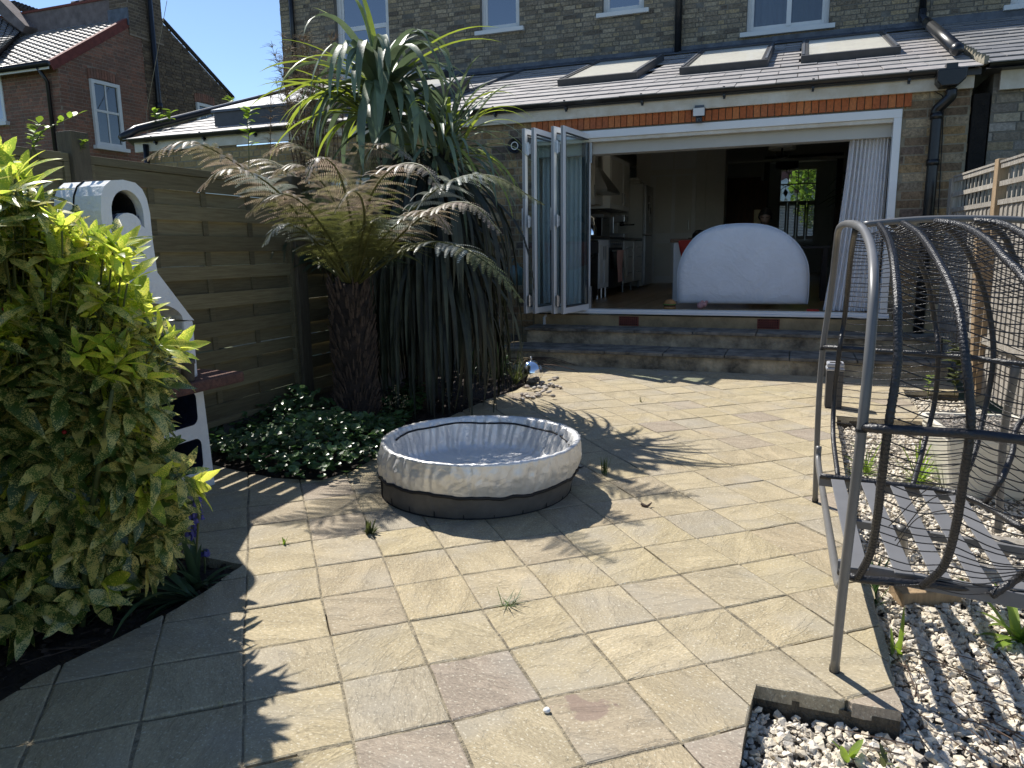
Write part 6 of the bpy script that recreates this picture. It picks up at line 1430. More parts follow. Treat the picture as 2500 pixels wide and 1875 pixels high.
# inner and back layers
for k in range(700):
    px = R7.uniform(-80, 430); py = R7.uniform(460, 1480)
    if not inpoly(px, py, shape) or not inpoly(px+45, py-30, shape): continue
    p = FY(px, py, depthY(px, py)+R7.uniform(.12, .55))
    if p.z < .1: continue
    whorl(p, (p-ctr)+jitter()+Vector((0, 0, .3)), 6, R7.random() < .25, .95)
# unseen part of the bush beyond the frame, so that its shade on the paving is whole
for k in range(2200):
    p = Vector((R7.uniform(-3.3, -1.55), R7.uniform(.2, 2.2), R7.uniform(.1, 1.75)))
    if ((p.x+2.35)/.9)**2+((p.y-1.1)/1.1)**2+((p.z-.65)/1.05)**2 > 1: continue
    if 0 < PJ(p)[0] < 600 and not inpoly(min(max(PJ(p)[0], 0), 2500), PJ(p)[1], shape): continue
    q_ = PJ(p)
    if q_[0] > -520 and q_[0] <= 0 and p.y < 1.5: continue
    if (p-Vector((0, 0, CAMH))).length < 1.7 or (-260 < q_[0] < 60 and q_[1] < 455): continue
    if q_[0] > 0 and (p.y < depthY(q_[0], q_[1])+.1 or not inpoly(q_[0]+50, q_[1]-50, shape)): continue
    whorl(p, (p-ctr)+jitter()+Vector((.3, 0, .2)), 6, R7.random() < .2, 1.05)
for k in range(5):
    a = k*1.2; stems.tube(spline([root+Vector((.12*math.cos(a), .12*math.sin(a), 0)), root+Vector((.22*math.cos(a), .25*math.sin(a), .4)), root+Vector((.4*math.cos(a), .45*math.sin(a), .9))], 5), [.012]*5+[.010]*5+[.006], 7)
stems.build('stems', MT['aucuba_stem'], bush, smooth=True)
leaves.sort(key=lambda t: (t[0].translation-Vector((0, 0, CAMH))).length+(0 if -60 < PJ(t[0].translation)[0] < 600 else 50))
for M_, m_, k in leaves[:300]: link('leaf', aucs[m_][k], bush).matrix_local = M_
for m_ in ('aucuba_old', 'aucuba_new_sunlit'):
    b = MB()
    for M_, mm, k in leaves[300:]:
        if mm == m_: me = aucs[m_][k]; b.add([M_ @ v.co for v in me.vertices], [tuple(p.vertices) for p in me.polygons])
    b.build('leaf', MT[m_], bush, smooth=True, stuff=True)
for px, py in ((157, 1055), (10, 755)):
    p = FY(px, py, depthY(px, py)-.06); MB().lathe([(0, -.008), (.006, -.004), (.008, 0), (.006, .005), (0, .008)], p, 10).build('berry', MT['berry'], bush, smooth=True)
# ------------------------------------------------------------------ tree fern
FB = G(862, 1027); FB.y = 4.80; FB.x = -3.10
crown = FY(862, 692, 4.80)
fern = thing('tree_fern', 'tree fern with a shaggy brown trunk and arching brown green fronds', 'tree fern')
tr_ = .155
P = [(tr_*1.15, -.05), (tr_*1.12, .1), (tr_*.95, .25), (tr_*.98, .45), (tr_*1.0, .7), (tr_*.9, .85), (tr_*.97, 1.0), (tr_*.85, crown.z), (0, crown.z+.03)]
MB().lathe(P, (FB.x, FB.y, 0), 26).build('trunk', MT['fern_trunk'], fern, smooth=True)
R8 = random.Random(8); st_ = []; 
for k in range(640):
    z = R8.uniform(.02, crown.z); a = R8.random()*6.28; r0 = np.interp(z, [p[1] for p in P[:-1]], [p[0] for p in P[:-1]]); l = R8.uniform(.05, .10); w_ = R8.uniform(.007, .012)
    o = Vector((FB.x+r0*.93*math.cos(a), FB.y+r0*.93*math.sin(a), z)); d = Vector((math.cos(a)*.45, math.sin(a)*.45, 1)).normalized(); st_.append((o, d, l, w_))
st_.sort(key=lambda t: t[0].y); stm = MB().tube([(0, 0, 0), (.0, 0, .5), (.15, 0, 1.0)], [1, .9, .55], 6).mesh('stub', [MT['fern_stub']])
bb = MB()
for k, (o, d, l, w_) in enumerate(st_):
    q = d.to_track_quat('Z', 'X').to_matrix().to_4x4(); M_ = Matrix.Translation(o) @ q @ Matrix.Diagonal((w_, w_, l, 1))
    if k < 290: link('stub', stm, fern).matrix_local = M_
    else: bb.add([M_ @ v.co for v in stm.vertices], [tuple(p.vertices) for p in stm.polygons])
bb.build('stub', MT['fern_stub'], fern, stuff=True)
def frond(parent, path, width, mats, start=.25, npin=34, lean=.25, name='frond', droop=.30, flat=0.0, seed=0, stem_r=.011, curl=0.0):
    """a bipinnate frond along a 3-D path: rachis, side pinnae and their pinnules"""
    r = random.Random(seed); P = spline(path, 10); n = len(P); up = Vector((0, 0, 1))
    f = parent and link(name, MB().tube(P, [stem_r*(1-.8*i/(n-1)) for i in range(n)], 6).mesh('rachis', [MT['fern_stem']], smooth=True), parent)
    L_ = [0]
    for i in range(1, n): L_.append(L_[-1]+(P[i]-P[i-1]).length)
    tot = L_[-1]
    def at(t):
        s_ = t*tot; i = max(0, min(n-2, int(np.searchsorted(L_, s_))-1)); u = (s_-L_[i])/max(1e-6, L_[i+1]-L_[i]); return P[i].lerp(P[i+1], u), (P[i+1]-P[i]).normalized()
    out = {m: MB() for m in mats}
    for k in range(npin):
        t = start+(1-start)*(k+.5)/npin; c_, T = at(t); sd = T.cross(up)
        if sd.length < .1: sd = Vector((1, 0, 0))
        sd.normalize(); u0 = sd.cross(T).normalized(); tt = (t-start)/(1-start)
        pl = (width*(min(1, .35+tt*3.2))*(1-tt**2.2)**.8)*r.uniform(.80, 1.08)+.012
        mk = mats[min(len(mats)-1, int(tt*len(mats)+r.random()*.6))]; b = out[mk]
        for s_ in (-1, 1):
            d = (sd*s_+T*(.35+.25*tt+r.gauss(0, .12))+u0*(.05-flat+r.gauss(0, .14))).normalized(); pw = .0085*(.7+.6*r.random()); ppos = c_.copy(); q = max(6, int(pl/.0125)); vel = d.copy(); dr = droop*(.8+.5*r.random())
            nrmv = u0.copy(); prev = ppos.copy(); ax_ = []
            for i in range(q+1):
                ax_.append(ppos.copy()); vel = (vel+Vector((0, 0, -dr*2.2/q))+T*(.25/q)).normalized(); ppos = ppos+vel*(pl/q)
            for i in range(q):
                a0 = ax_[i]; dd = (ax_[i+1]-a0); dn = dd.normalized(); lt = dn.cross(nrmv)
                if lt.length < .1: lt = T
                lt.normalize(); wl = .019*(1-(i/q)**1.6)*min(1, .5+pl*3)+.004
                for s2 in (-1, 1):
                    tip = a0+lt*s2*wl+dn*wl*.35+nrmv*(-.15*wl+curl*wl)
                    b.add([a0, a0+dd*.72, tip+dd*.25, tip-dd*.05], [(0, 1, 2, 3)])
                if i == 0: pass
    for m, b in out.items():
        if b.v: b.build('pinnae', MT[m], f if f else None)
    return f
def fpt(lst): return [FY(x, y, Y) for x, y, Y in lst]
BC = lambda a, r_=.06: Vector((crown.x+r_*math.cos(a), crown.y+r_*math.sin(a), crown.z-.01))
FR = [
 ([(838, 679, 4.8), (760, 575, 4.55), (660, 465, 4.2), (560, 388, 3.9), (450, 345, 3.65), (345, 392, 3.5)], .24, ['fern_green', 'fern_brown', 'fern_brown'], .28),
 ([(842, 683, 4.8), (775, 590, 4.4), (700, 490, 4.0), (620, 425, 3.7), (545, 415, 3.5), (478, 468, 3.4)], .22, ['fern_green', 'fern_brown', 'fern_silver', 'fern_brown'], .30),
 ([(835, 685, 4.82), (760, 620, 5.0), (660, 580, 4.8), (540, 556, 4.45), (440, 560, 4.15), (385, 640, 4.0)], .30, ['fern_dark', 'fern_dark'], .25),
 ([(866, 680, 4.75), (862, 600, 4.45), (850, 500, 4.1), (820, 410, 3.85), (775, 385, 3.7), (745, 440, 3.62)], .24, ['fern_green', 'fern_green', 'fern_brown', 'fern_brown'], .18),
 ([(872, 680, 4.75), (880, 590, 4.4), (905, 480, 4.0), (960, 410, 3.75), (1030, 405, 3.6), (1078, 470, 3.5)], .24, ['fern_green', 'fern_green', 'fern_brown', 'fern_brown'], .18),
 ([(888, 690, 4.8), (940, 590, 4.75), (1020, 500, 4.65), (1105, 440, 4.55), (1200, 430, 4.5), (1330, 500, 4.45)], .26, ['fern_dark', 'fern_silver', 'fern_silver', 'fern_green'], .30),
 ([(886, 690, 4.75), (940, 615, 4.5), (1010, 545, 4.25), (1090, 498, 4.05), (1160, 503, 3.95), (1222, 568, 3.88)], .20, ['fern_green', 'fern_brown', 'fern_brown'], .22),
 ([(890, 692, 4.7), (950, 635, 4.45), (1030, 592, 4.2), (1120, 602, 4.0), (1200, 650, 3.85), (1278, 738, 3.78)], .19, ['fern_dark', 'fern_green', 'fern_silver', 'fern_green'], .20),
 ([(860, 680, 4.85), (820, 560, 5.0), (740, 450, 5.1), (650, 390, 5.15), (560, 410, 5.15)], .24, ['fern_green', 'fern_brown'], .25),
 ([(862, 680, 4.85), (870, 540, 5.1), (930, 430, 5.4), (1020, 400, 5.6), (1110, 440, 5.7)], .22, ['fern_dark', 'fern_dark'], .25),
 ([(850, 685, 4.75), (800, 620, 4.4), (735, 560, 4.1), (680, 550, 3.95), (640, 600, 3.85)], .18, ['fern_green', 'fern_silver'], .22),
 ([(870, 685, 4.75), (885, 630, 4.4), (905, 560, 4.1), (925, 530, 3.9), (945, 560, 3.8)], .18, ['fern_green', 'fern_green'], .2),
 ([(838, 690, 4.82), (790, 650, 4.95), (700, 600, 5.0), (600, 590, 4.8), (520, 640, 4.6)], .26, ['fern_dark', 'fern_dark'], .25),
 ([(862, 680, 4.8), (845, 560, 4.65), (790, 450, 4.5), (720, 400, 4.35), (660, 430, 4.3)], .22, ['fern_green', 'fern_brown', 'fern_brown'], .22),
 ([(876, 684, 4.85), (930, 620, 5.1), (1000, 580, 5.2), (1060, 590, 5.2), (1100, 640, 5.2)], .2, ['fern_dark', 'fern_dark'], .22),
 ([(868, 680, 4.72), (878, 610, 4.3), (890, 540, 3.95), (880, 480, 3.7), (850, 470, 3.6), (815, 520, 3.55)], .22, ['fern_green', 'fern_green', 'fern_brown'], .2),
 ([(855, 682, 4.75), (820, 610, 4.35), (770, 530, 4.0), (715, 480, 3.8), (655, 480, 3.7), (600, 530, 3.65)], .24, ['fern_green', 'fern_green', 'fern_brown'], .22),
 ([(866, 680, 4.85), (870, 560, 4.95), (880, 440, 5.0), (900, 370, 4.95), (950, 350, 4.9), (1010, 390, 4.85)], .24, ['fern_green', 'fern_brown'], .22),
 ([(858, 680, 4.85), (835, 560, 4.9), (800, 440, 4.95), (760, 375, 4.9), (700, 350, 4.85), (640, 380, 4.8)], .24, ['fern_green', 'fern_brown'], .22),
 ([(874, 684, 4.78), (905, 620, 4.55), (955, 560, 4.35), (1010, 520, 4.2), (1060, 520, 4.1), (1100, 570, 4.05)], .22, ['fern_green', 'fern_silver', 'fern_brown'], .24),
]
for k, (pts, wd_2, ms_, st) in enumerate(FR):
    wd_2 *= 1.12
    p3 = fpt(pts); p3[0] = BC(math.atan2(p3[1].y-crown.y, p3[1].x-crown.x)); frond(fern, p3, wd_2, ms_, start=st, npin=36 if wd_2 > .19 else 30, seed=k, droop=.55 if k in (2, 12) else .34)
# ------------------------------------------------------------------ cordyline behind it
CB = Vector((-2.98, 5.55, 0))
cord = thing('cordyline', 'tall cordyline with big grey green sword leaves above a skirt of drooping old leaves', 'palm')
CC = FY(928, 235, 5.5)
def crown_pts(c_): return c_
MB().tube(spline([(CB.x, CB.y, -.1), (CB.x+.02, CB.y, 1.0), (CC.x-.02, CC.y, 1.7), (CC.x, CC.y, CC.z-.05)], 5), [.10]*6+[.085]*6+[.07]*4, 12).build('trunk', MT['cordyline_trunk'], cord, smooth=True)
CC2 = FY(1085, 345, 5.6)
MB().tube(spline([(CB.x+.02, CB.y, .7), (CB.x+.3, CB.y+.05, 1.2), (CC2.x, CC2.y, CC2.z-.05)], 5), .06, 10).build('trunk', MT['cordyline_trunk'], cord, smooth=True)
def strap(L=1.0, W=.055, el=1.0, grav=1.0, n=14, twist=0.0, kink=None):
    """sword leaf in the X-Z plane from the origin: rises at angle el, bends over under gravity"""
    b = MB(); a = el; x = z = 0; s_ = L/n; vs = []
    for i in range(n+1):
        t = i/n; w_ = W*.5*min(1, .35+t*4)*(1-t**3.2)**.75 if t < 1 else .0008
        nx, nz = -math.sin(a), math.cos(a); ct, st_2 = math.cos(twist*t), math.sin(twist*t)
        vs += [(x+nx*(w_*.30), -w_*ct, z+nz*(w_*.30)-w_*st_2*.5), (x, 0, z), (x+nx*(w_*.30), w_*ct, z+nz*(w_*.30)+w_*st_2*.5)]
        x += math.cos(a)*s_; z += math.sin(a)*s_; g_ = grav*(.4+1.6*t)
        if kink and abs(t-kink) < .5/n+.01: a -= 1.0
        if a > -1.5: a -= g_*s_*1.9*max(.12, math.cos(a))
        a = max(a, -1.55)
    b.v = vs
    for i in range(n):
        q = i*3; b.f += [(q, q+1, q+4, q+3), (q+1, q+2, q+5, q+4)]; b.m += [0, 0]
    return b
big = [strap(L, .074, el, g_, twist=tw_, kink=kk).mesh('cordyline_leaf', [MT['cordyline_leaf']], smooth=True) for (L, el, g_, tw_, kk) in
       [(1.0, 1.2, 1.6, .3, None), (.95, 1.0, 1.8, -.3, None), (.9, .7, 1.8, .2, None), (1.0, .85, 1.4, .4, None), (.85, .4, 1.6, -.2, None), (.95, .3, 1.9, .3, None), (.8, 0.0, 1.6, .2, None), (.9, 1.1, 1.1, 0, .3), (.85, -.3, 1.5, .2, None), (.95, .9, 1.3, 0, .42)]]
lime = [strap(L, .050, el, g_, twist=tw_).mesh('cordyline_leaf', [MT['cordyline_lime']], smooth=True) for (L, el, g_, tw_) in [(1.0, .45, .5, .2), (.95, .75, .45, -.2), (.9, .2, .9, .2), (1.0, .6, 1.0, .3)]]
thin = [strap(L, .034, el, g_, twist=.2).mesh('cordyline_leaf', [MT['cordyline_lime' if k % 3 == 0 else 'cordyline_leaf']], smooth=True) for k, (L, el, g_) in enumerate([(.75, .9, 1.2), (.7, .6, 1.3), (.8, .3, 1.4), (.75, .1, 1.2), (.7, -.3, 1.5), (.8, 1.1, .9)])]
R9 = random.Random(19); L9 = []
def put(c_, me, az, tilt=0, s_=1.0, roll=0): L9.append((Matrix.Translation(c_) @ Matrix.Rotation(az, 4, 'Z') @ Matrix.Rotation(tilt, 4, 'Y') @ Matrix.Rotation(roll, 4, 'X') @ Matrix.Scale(s_, 4), me))
# az: 0 = +X (right), pi = left, -pi/2 = to the camera
for k in range(120):
    az = R9.random()*2*math.pi; lay = R9.random(); me = big[min(9, int(lay*10))]; 
    left = math.cos(az) < -.4
    if left and R9.random() < .45: me = R9.choice(lime)
    put(CC+Vector((R9.gauss(0, .03), R9.gauss(0, .03), .05-.32*lay)), me, az, (R9.random()-.5)*.25, .85+.3*R9.random(), (R9.random()-.5)*.4)
for az, tl, me in ((2.75, -.75, lime[1]), (2.95, -.35, lime[1]), (3.3, -.12, lime[0]), (3.0, .05, lime[0]), (2.6, -.95, lime[0]), (3.5, .18, lime[0]), (.25, -.35, lime[0]), (.1, -.2, lime[0])): put(CC+Vector((0, 0, .02)), me, az, tl, 1.12)
put(CC, strap(.75, .05, 1.5, .1).mesh('cordyline_leaf', [MT['cordyline_leaf']], smooth=True), 3.1, .1, 1.0)
for az in (-1.9, -1.6, -1.3, -1.0, -2.2, -1.45, -1.75): put(CC+Vector((0, -.03, .03)), R9.choice([big[7], big[9], big[0]]), az, (R9.random()-.5)*.2, 1.0)
for k in range(70):
    az = R9.gauss(-.2, 1.2); put(CC2+Vector((R9.gauss(0, .04), R9.gauss(0, .03), .05-.25*R9.random())), R9.choice(thin), az, (R9.random()-.5)*.4, .85+.35*R9.random(), (R9.random()-.5)*.5)
L9.sort(key=lambda t: R9.random())
for M_, me in L9[:215]: link('leaf', me, cord).matrix_local = M_
# skirt of hanging leaves
dead = [strap(.95+.1*k, .030+.004*(k % 3), -.2-.15*k, 1.6, n=8, twist=.5).mesh('cordyline_dead_leaf', [MT['cordyline_dead']], smooth=True) for k in range(4)]
bb = MB()
for k in range(620):
    a = R9.random()*2*math.pi; t = R9.random(); cx = CC.x+.06+(CC2.x-CC.x)*(.1+.85*R9.random()); z0 = .95+1.15*t; c_ = Vector((cx+.10*math.cos(a), CC.y+.02+.10*math.sin(a), z0)); me = R9.choice(dead); s_ = min(1.25, (z0-.05)/.95)*(.8+.3*R9.random())
    M_ = Matrix.Translation(c_) @ Matrix.Rotation(a, 4, 'Z') @ Matrix.Rotation(.35*(R9.random()-.2), 4, 'Y') @ Matrix.Scale(s_, 4)
    if k < 80: link('leaf', me, cord).matrix_local = M_
    else: bb.add([M_ @ v.co for v in me.vertices], [tuple(p.vertices) for p in me.polygons])
bb.build('old_leaves', MT['cordyline_dead'], cord, smooth=True, stuff=True)
# ------------------------------------------------------------------ feathery tamarisk behind, against the house wall
tam = thing('tamarisk', 'feathery pinkish shrub in front of the far end of the house wall', 'shrub'); R10 = random.Random(10); tb_ = MB(); fe = MB(); YT = 7.4
base = FY(760, 330, YT); base.z = .0
for k in range(34):
    if k < 6: end = FY(R10.uniform(655, 700), R10.uniform(85, 240), YT+R10.uniform(-.3, .3))
    else: end = FY(R10.uniform(700, 825), R10.uniform(80, 260), YT+R10.uniform(-.5, .5))
    m_ = Vector((base.x+(end.x-base.x)*.5+R10.gauss(0, .1), YT, end.z-.9)); P = spline([base+Vector((0, 0, 1.2)), m_, end], 10); tb_.tube(P, [.01*(1-.8*i/20) for i in range(len(P))], 5)
    for i in range(9, len(P)):
        for q in range(9 if k < 6 else 12):
            d = Vector((R10.gauss(0, .6), R10.gauss(0, .6), .3+R10.random()*.6)).normalized(); l = R10.uniform(.06, .16); p = P[i]; fe.tube([p, p+d*l*.5, p+d*l+Vector((d.x*.03, d.y*.03, -.045))], [.0028, .0022, .001], 3, cap=False)
tb_.tube([base, base+Vector((0, 0, 1.25))], .03, 8)
tb_.build('branches', MT['twig'], tam, smooth=True); fe.build('twigs', MT['tamarisk'], tam, stuff=True)
# ------------------------------------------------------------------ small broadleaf shoots
def leafy(name, label, cat, path, n, mtl, lsize, seed, r=.004, w_=.5, group=None, spread=1.0):
    r_ = random.Random(seed); t = thing(name, label, cat, path[0], group); P = spline(path, 8); MB().tube(P, [r*(1-.6*i/(len(P)-1)) for i in range(len(P))], 6).build('stem', MT['aucuba_stem'], t, smooth=True)
    me = leaf_mesh(lsize, lsize*w_, .3, .2, True, 6).mesh('shoot_leaf', [MT[mtl]], smooth=True)
    for k in range(n):
        i = int(len(P)*(.25+.75*(k+.5)/n)); i = min(i, len(P)-1); a = r_.random()*6.28; d = Vector((math.cos(a)*spread, math.sin(a)*spread, .25+r_.random()*.5)).normalized(); o = link('leaf', me, t); o.matrix_local = Matrix.Translation(P[i]) @ d.to_track_quat('X', 'Z').to_matrix().to_4x4() @ Matrix.Scale(.6+.6*r_.random(), 4)
    return t
leafy('sapling', 'thin green sapling rising in front of the left lean-to roof', 'sapling', fpt([(608, 420, 4.6), (607, 340, 4.6), (604, 290, 4.6), (612, 268, 4.6)]), 22, 'lime_leaf', .085, 1)
leafy('climber_shoot', 'arching leafy climber shoot above the fence left of the post', 'climber', fpt([(70, 400, 2.75), (85, 350, 2.75), (115, 315, 2.75), (190, 280, 2.8)]), 16, 'lime_leaf', .05, 2, spread=.8)
leafy('climber_shoot', 'short leafy climber stems at the far left top of the fence', 'climber', fpt([(95, 390, 2.8), (80, 350, 2.8), (85, 325, 2.8), (95, 300, 2.8)]), 18, 'lime_leaf', .055, 3)
leafy('climber_shoot', 'small leafy sprig behind the fence just right of the tall post', 'climber', fpt([(195, 372, 3.05), (200, 355, 3.05), (212, 345, 3.05)]), 9, 'lime_leaf', .04, 4)
leafy('climber_shoot', 'yellow green leafy stems behind the lean-to at the foot of the black pipe', 'climber', fpt([(395, 300, 9.4), (385, 285, 9.4), (372, 270, 9.4)]), 14, 'lime_leaf', .13, 5)
leafy('climber_shoot', 'yellow green stems on the lean-to roof edge under the right gable', 'climber', fpt([(415, 298, 9.6), (416, 285, 9.6), (418, 270, 9.6)]), 12, 'lime_leaf', .12, 6)
leafy('climber_shoot', 'yellow green plant at the end of the far gable gutter', 'climber', fpt([(560, 262, 12.5), (562, 250, 12.5), (565, 238, 12.5)]), 14, 'lime_leaf', .15, 7)
# ------------------------------------------------------------------ ground cover under the fern
gc = MB(); R11 = random.Random(21); poly = [G(*p) for p in [(500, 1120), (560, 1000), (690, 985), (800, 1030), (920, 1010), (1010, 985), (1045, 1005), (960, 1070), (930, 1120), (865, 1160), (790, 1182), (690, 1175), (560, 1140)]]
pp_ = [(p.x, p.y) for p in poly]; xs = [p[0] for p in pp_]; ys = [p[1] for p in pp_]; n = 0
while n < 2600:
    x = R11.uniform(min(xs), max(xs)); y = R11.uniform(min(ys), max(ys))
    if not inpoly(x, y, pp_): continue
    n += 1; hgt = .10+.10*math.sin(x*5)*math.cos(y*4)+R11.random()*.10; ed = min(abs(x-max(xs)), 1); z = max(.015, hgt*R11.random()**.5); rr_ = R11.uniform(.014, .034); tl = Vector((R11.gauss(.1, .35), R11.gauss(-.15, .35), 1)).normalized(); u_ = tl.orthogonal().normalized(); v_ = tl.cross(u_); a0 = R11.random()*6.28; c_ = Vector((x, y, z)); vs = [c_-tl*.004]
    for k in range(8):
        a = a0+k*math.pi/4; q = rr_*(1 if k else .45); vs.append(c_+(u_*math.cos(a)+v_*math.sin(a))*q+tl*.003)
    gc.add(vs, [(0, k+1, (k+1) % 8+1) for k in range(8)])
o = gc.build('ground_cover', MT['ground_leaf'], None, smooth=False); o['kind'] = 'stuff'; o['label'] = 'low dark green round leaved ground cover at the foot of the tree fern'; o['category'] = 'ground cover'
# ------------------------------------------------------------------ tufts, straps and bulbs
def tuft(name, label, cat, c_, n, L, W, mtl, seed, el=(.6, 1.4), grav=1.2, az=None, group=None, stuffy=False, pname='blade'):
    r_ = random.Random(seed); t = thing(name, label, cat, c_, group); ms_ = [strap(L*(.7+.15*k), W, el[0]+(el[1]-el[0])*k/3, grav, n=7).mesh('blade', [MT[mtl]], smooth=True) for k in range(4)]
    for k in range(n):
        a = r_.random()*6.28 if az is None else az+r_.gauss(0, .5); o = link(pname, r_.choice(ms_), t); o.matrix_local = Matrix.Translation(c_+Vector((r_.gauss(0, .01), r_.gauss(0, .01), 0))) @ Matrix.Rotation(a, 4, 'Z') @ Matrix.Rotation(r_.gauss(0, .15), 4, 'Y') @ Matrix.Scale(.7+.5*r_.random(), 4)
    return t
Gv = lambda x, y, z=0: G(x, y, z)
tuft('agapanthus', 'clump of broad strap leaves on the bed edge below the laurel bush', 'plant', Gv(478, 1420, 0)-Vector((0, 0, .04)), 16, .20, .034, 'strap_leaf', 1, (.5, 1.3), 2.4, pname='leaf')
tuft('fallen_leaves', 'long dark strap leaves lying over the soil towards the left', 'plant', Gv(470, 1445, 0)-Vector((0, 0, .03)), 20, .42, .026, 'strap_leaf', 2, (.15, .5), 1.6, az=math.pi+.75, pname='leaf')
tuft('sedge', 'dark green arching sedge clump left of the mirrored ball', 'grass', Gv(1215, 925, 0), 90, .34, .012, 'ground_leaf', 3, (.7, 1.5), 2.0)
tuft('sedge', 'smaller sedge clump in front of the cordyline skirt', 'grass', Gv(1150, 915, 0), 60, .30, .012, 'ground_leaf', 4, (.6, 1.4), 2.0)
tuft('sedge', 'sparse pale green grass clump directly beside the mirrored ball', 'grass', Gv(1258, 940, 0), 24, .34, .009, 'dull_leaf', 5, (1.0, 1.5), 1.6)
tuft('weed', 'small bright weed between slabs just below the left of the pool', 'weed', Gv(903, 1303), 30, .06, .012, 'dull_leaf', 6, (.3, 1.3), 2)
tuft('grass_tuft', 'spiky grass tuft growing in the joint right of the pool', 'grass', Gv(1475, 1160), 26, .10, .006, 'grass_leaf', 7, (1.1, 1.5), .8)
tuft('grass_tuft', 'sprawling thin grass tuft in the joint in the middle of the paving', 'grass', Gv(1245, 1480), 34, .06, .003, 'grass_leaf', 8, (.05, .7), 1.4)
tuft('weed', 'tiny yellow green seedling on a slab joint at the left', 'weed', Gv(692, 1330), 5, .035, .012, 'lime_leaf', 9, (.8, 1.4), 1)
tuft('weed', 'tiny weed in the far paving joint beyond the palm shadow', 'weed', Gv(1565, 982), 10, .05, .006, 'dull_leaf', 10, (.5, 1.4), 1)
tuft('lily_clump', 'bright green leaf clump at the right edge of the near gravel', 'plant', Gv(2490, 1570, -.08), 20, .26, .035, 'lime_leaf', 11, (.3, 1.1), 2.2, pname='leaf')
tuft('lily_clump', 'narrow leaved clump growing against the slab edge below the chair', 'plant', Gv(2130, 1480, -.08), 18, .17, .012, 'ground_leaf', 12, (.5, 1.4), 2.4, pname='leaf')
tuft('lily_clump', 'single bent yellowing leaf shoot beside the slab edge', 'plant', Gv(2185, 1600, -.08), 4, .15, .014, 'lime_leaf', 13, (1.0, 1.4), 3, pname='leaf')
tuft('seedling', 'small bright green broad leaved seedling in the front gravel', 'plant', Gv(2078, 1855, -.07), 4, .085, .030, 'lime_leaf', 14, (.7, 1.3), 1.5, pname='leaf')
tuft('seedling', 'tiny olive seedling in the front gravel, right of the bright one', 'plant', Gv(2165, 1865, -.07), 7, .04, .014, 'dull_leaf', 15, (.4, 1.2), 1.5, pname='leaf')
tuft('lily_clump', 'light green grassy clump behind the bench slats, left one', 'plant', Gv(2115, 1160, -.08), 30, .18, .012, 'lime_leaf', 16, (.4, 1.3), 2.2, pname='leaf')
tuft('lily_clump', 'light green grassy clump at the foot of the cream planter', 'plant', Gv(2240, 1185, -.08), 40, .22, .014, 'lime_leaf', 17, (.4, 1.3), 2.2, pname='leaf')
tuft('lily_clump', 'dark strap leaved clump at the right of the cream planter', 'plant', Gv(2490, 1130, -.08), 24, .26, .03, 'strap_leaf', 18, (.5, 1.3), 2.0, pname='leaf')
leafy('fence_shrub', 'young round leaved shrub by the board fence beyond the gravel', 'shrub', [G(2330, 965), G(2330, 965)+Vector((0, 0, .2)), G(2325, 960)+Vector((0, 0, .42))], 34, 'dull_leaf', .11, 8, w_=.75)
leafy('fence_shrub', 'small yellowish seedling left of the round leaved shrub', 'shrub', [G(2265, 975), G(2265, 975)+Vector((0, 0, .12)), G(2262, 975)+Vector((0, 0, .2))], 12, 'lime_leaf', .07, 9, w_=.6)
# bluebells
bl = thing('bluebell', 'fading bluebell stems standing in front of the barbecue leg', 'flower')
sm_ = MB(); fl_ = MB(); r_ = random.Random(17)
for (x0, y0, x1, y1) in ((462, 1400, 470, 1235), (475, 1400, 487, 1170), (425, 1395, 432, 1270), (500, 1400, 497, 1345), (417, 1390, 422, 1300)):
    b0 = G(x0, y0, -.03); top = FY(x1, y1, b0.y+.02); sm_.tube(spline([b0, b0.lerp(top, .5)+Vector((.005, 0, 0)), top], 4), .0045, 6)
    if y1 < 1240 or y1 == 1345:
        for k in range(26 if y1 < 1240 else 10):
            c_ = b0.lerp(top, 1-(.42 if y1 < 1240 else .06)*r_.random()); d = Vector((r_.gauss(0, 1), r_.gauss(0, 1), -.3)).normalized(); p = c_+d*.018; fl_.lathe([(.002, .009), (.006, .004), (.0075, -.006), (.011, -.010)], p, 6); sm_.tube([c_, p+Vector((0, 0, .01))], .0012, 4)
sm_.build('stem', MT['aucuba_stem'], bl); fl_.build('flowers', MT['bluebell'], bl)
bl2 = thing('seed_head', 'dry pale flower stems standing between tree fern and pool', 'flower'); sm_ = MB(); fl_ = MB()
for (x0, y0, x1, y1) in ((965, 1040, 968, 940), (955, 1040, 950, 975), (975, 1040, 985, 965), (1080, 1000, 1083, 930), (1095, 1000, 1098, 950)):
    b0 = G(x0, y0); top = FY(x1, y1, b0.y); sm_.tube([b0, top], .003, 5)
    for k in range(16): c_ = b0.lerp(top, 1-.4*r_.random())+Vector((r_.gauss(0, .02), r_.gauss(0, .02), 0)); fl_.lathe([(0, .006), (.006, 0), (0, -.006)], c_, 6)
sm_.build('stem', MT['dull_leaf'], bl2); fl_.build('flowers', MT['straw'], bl2)
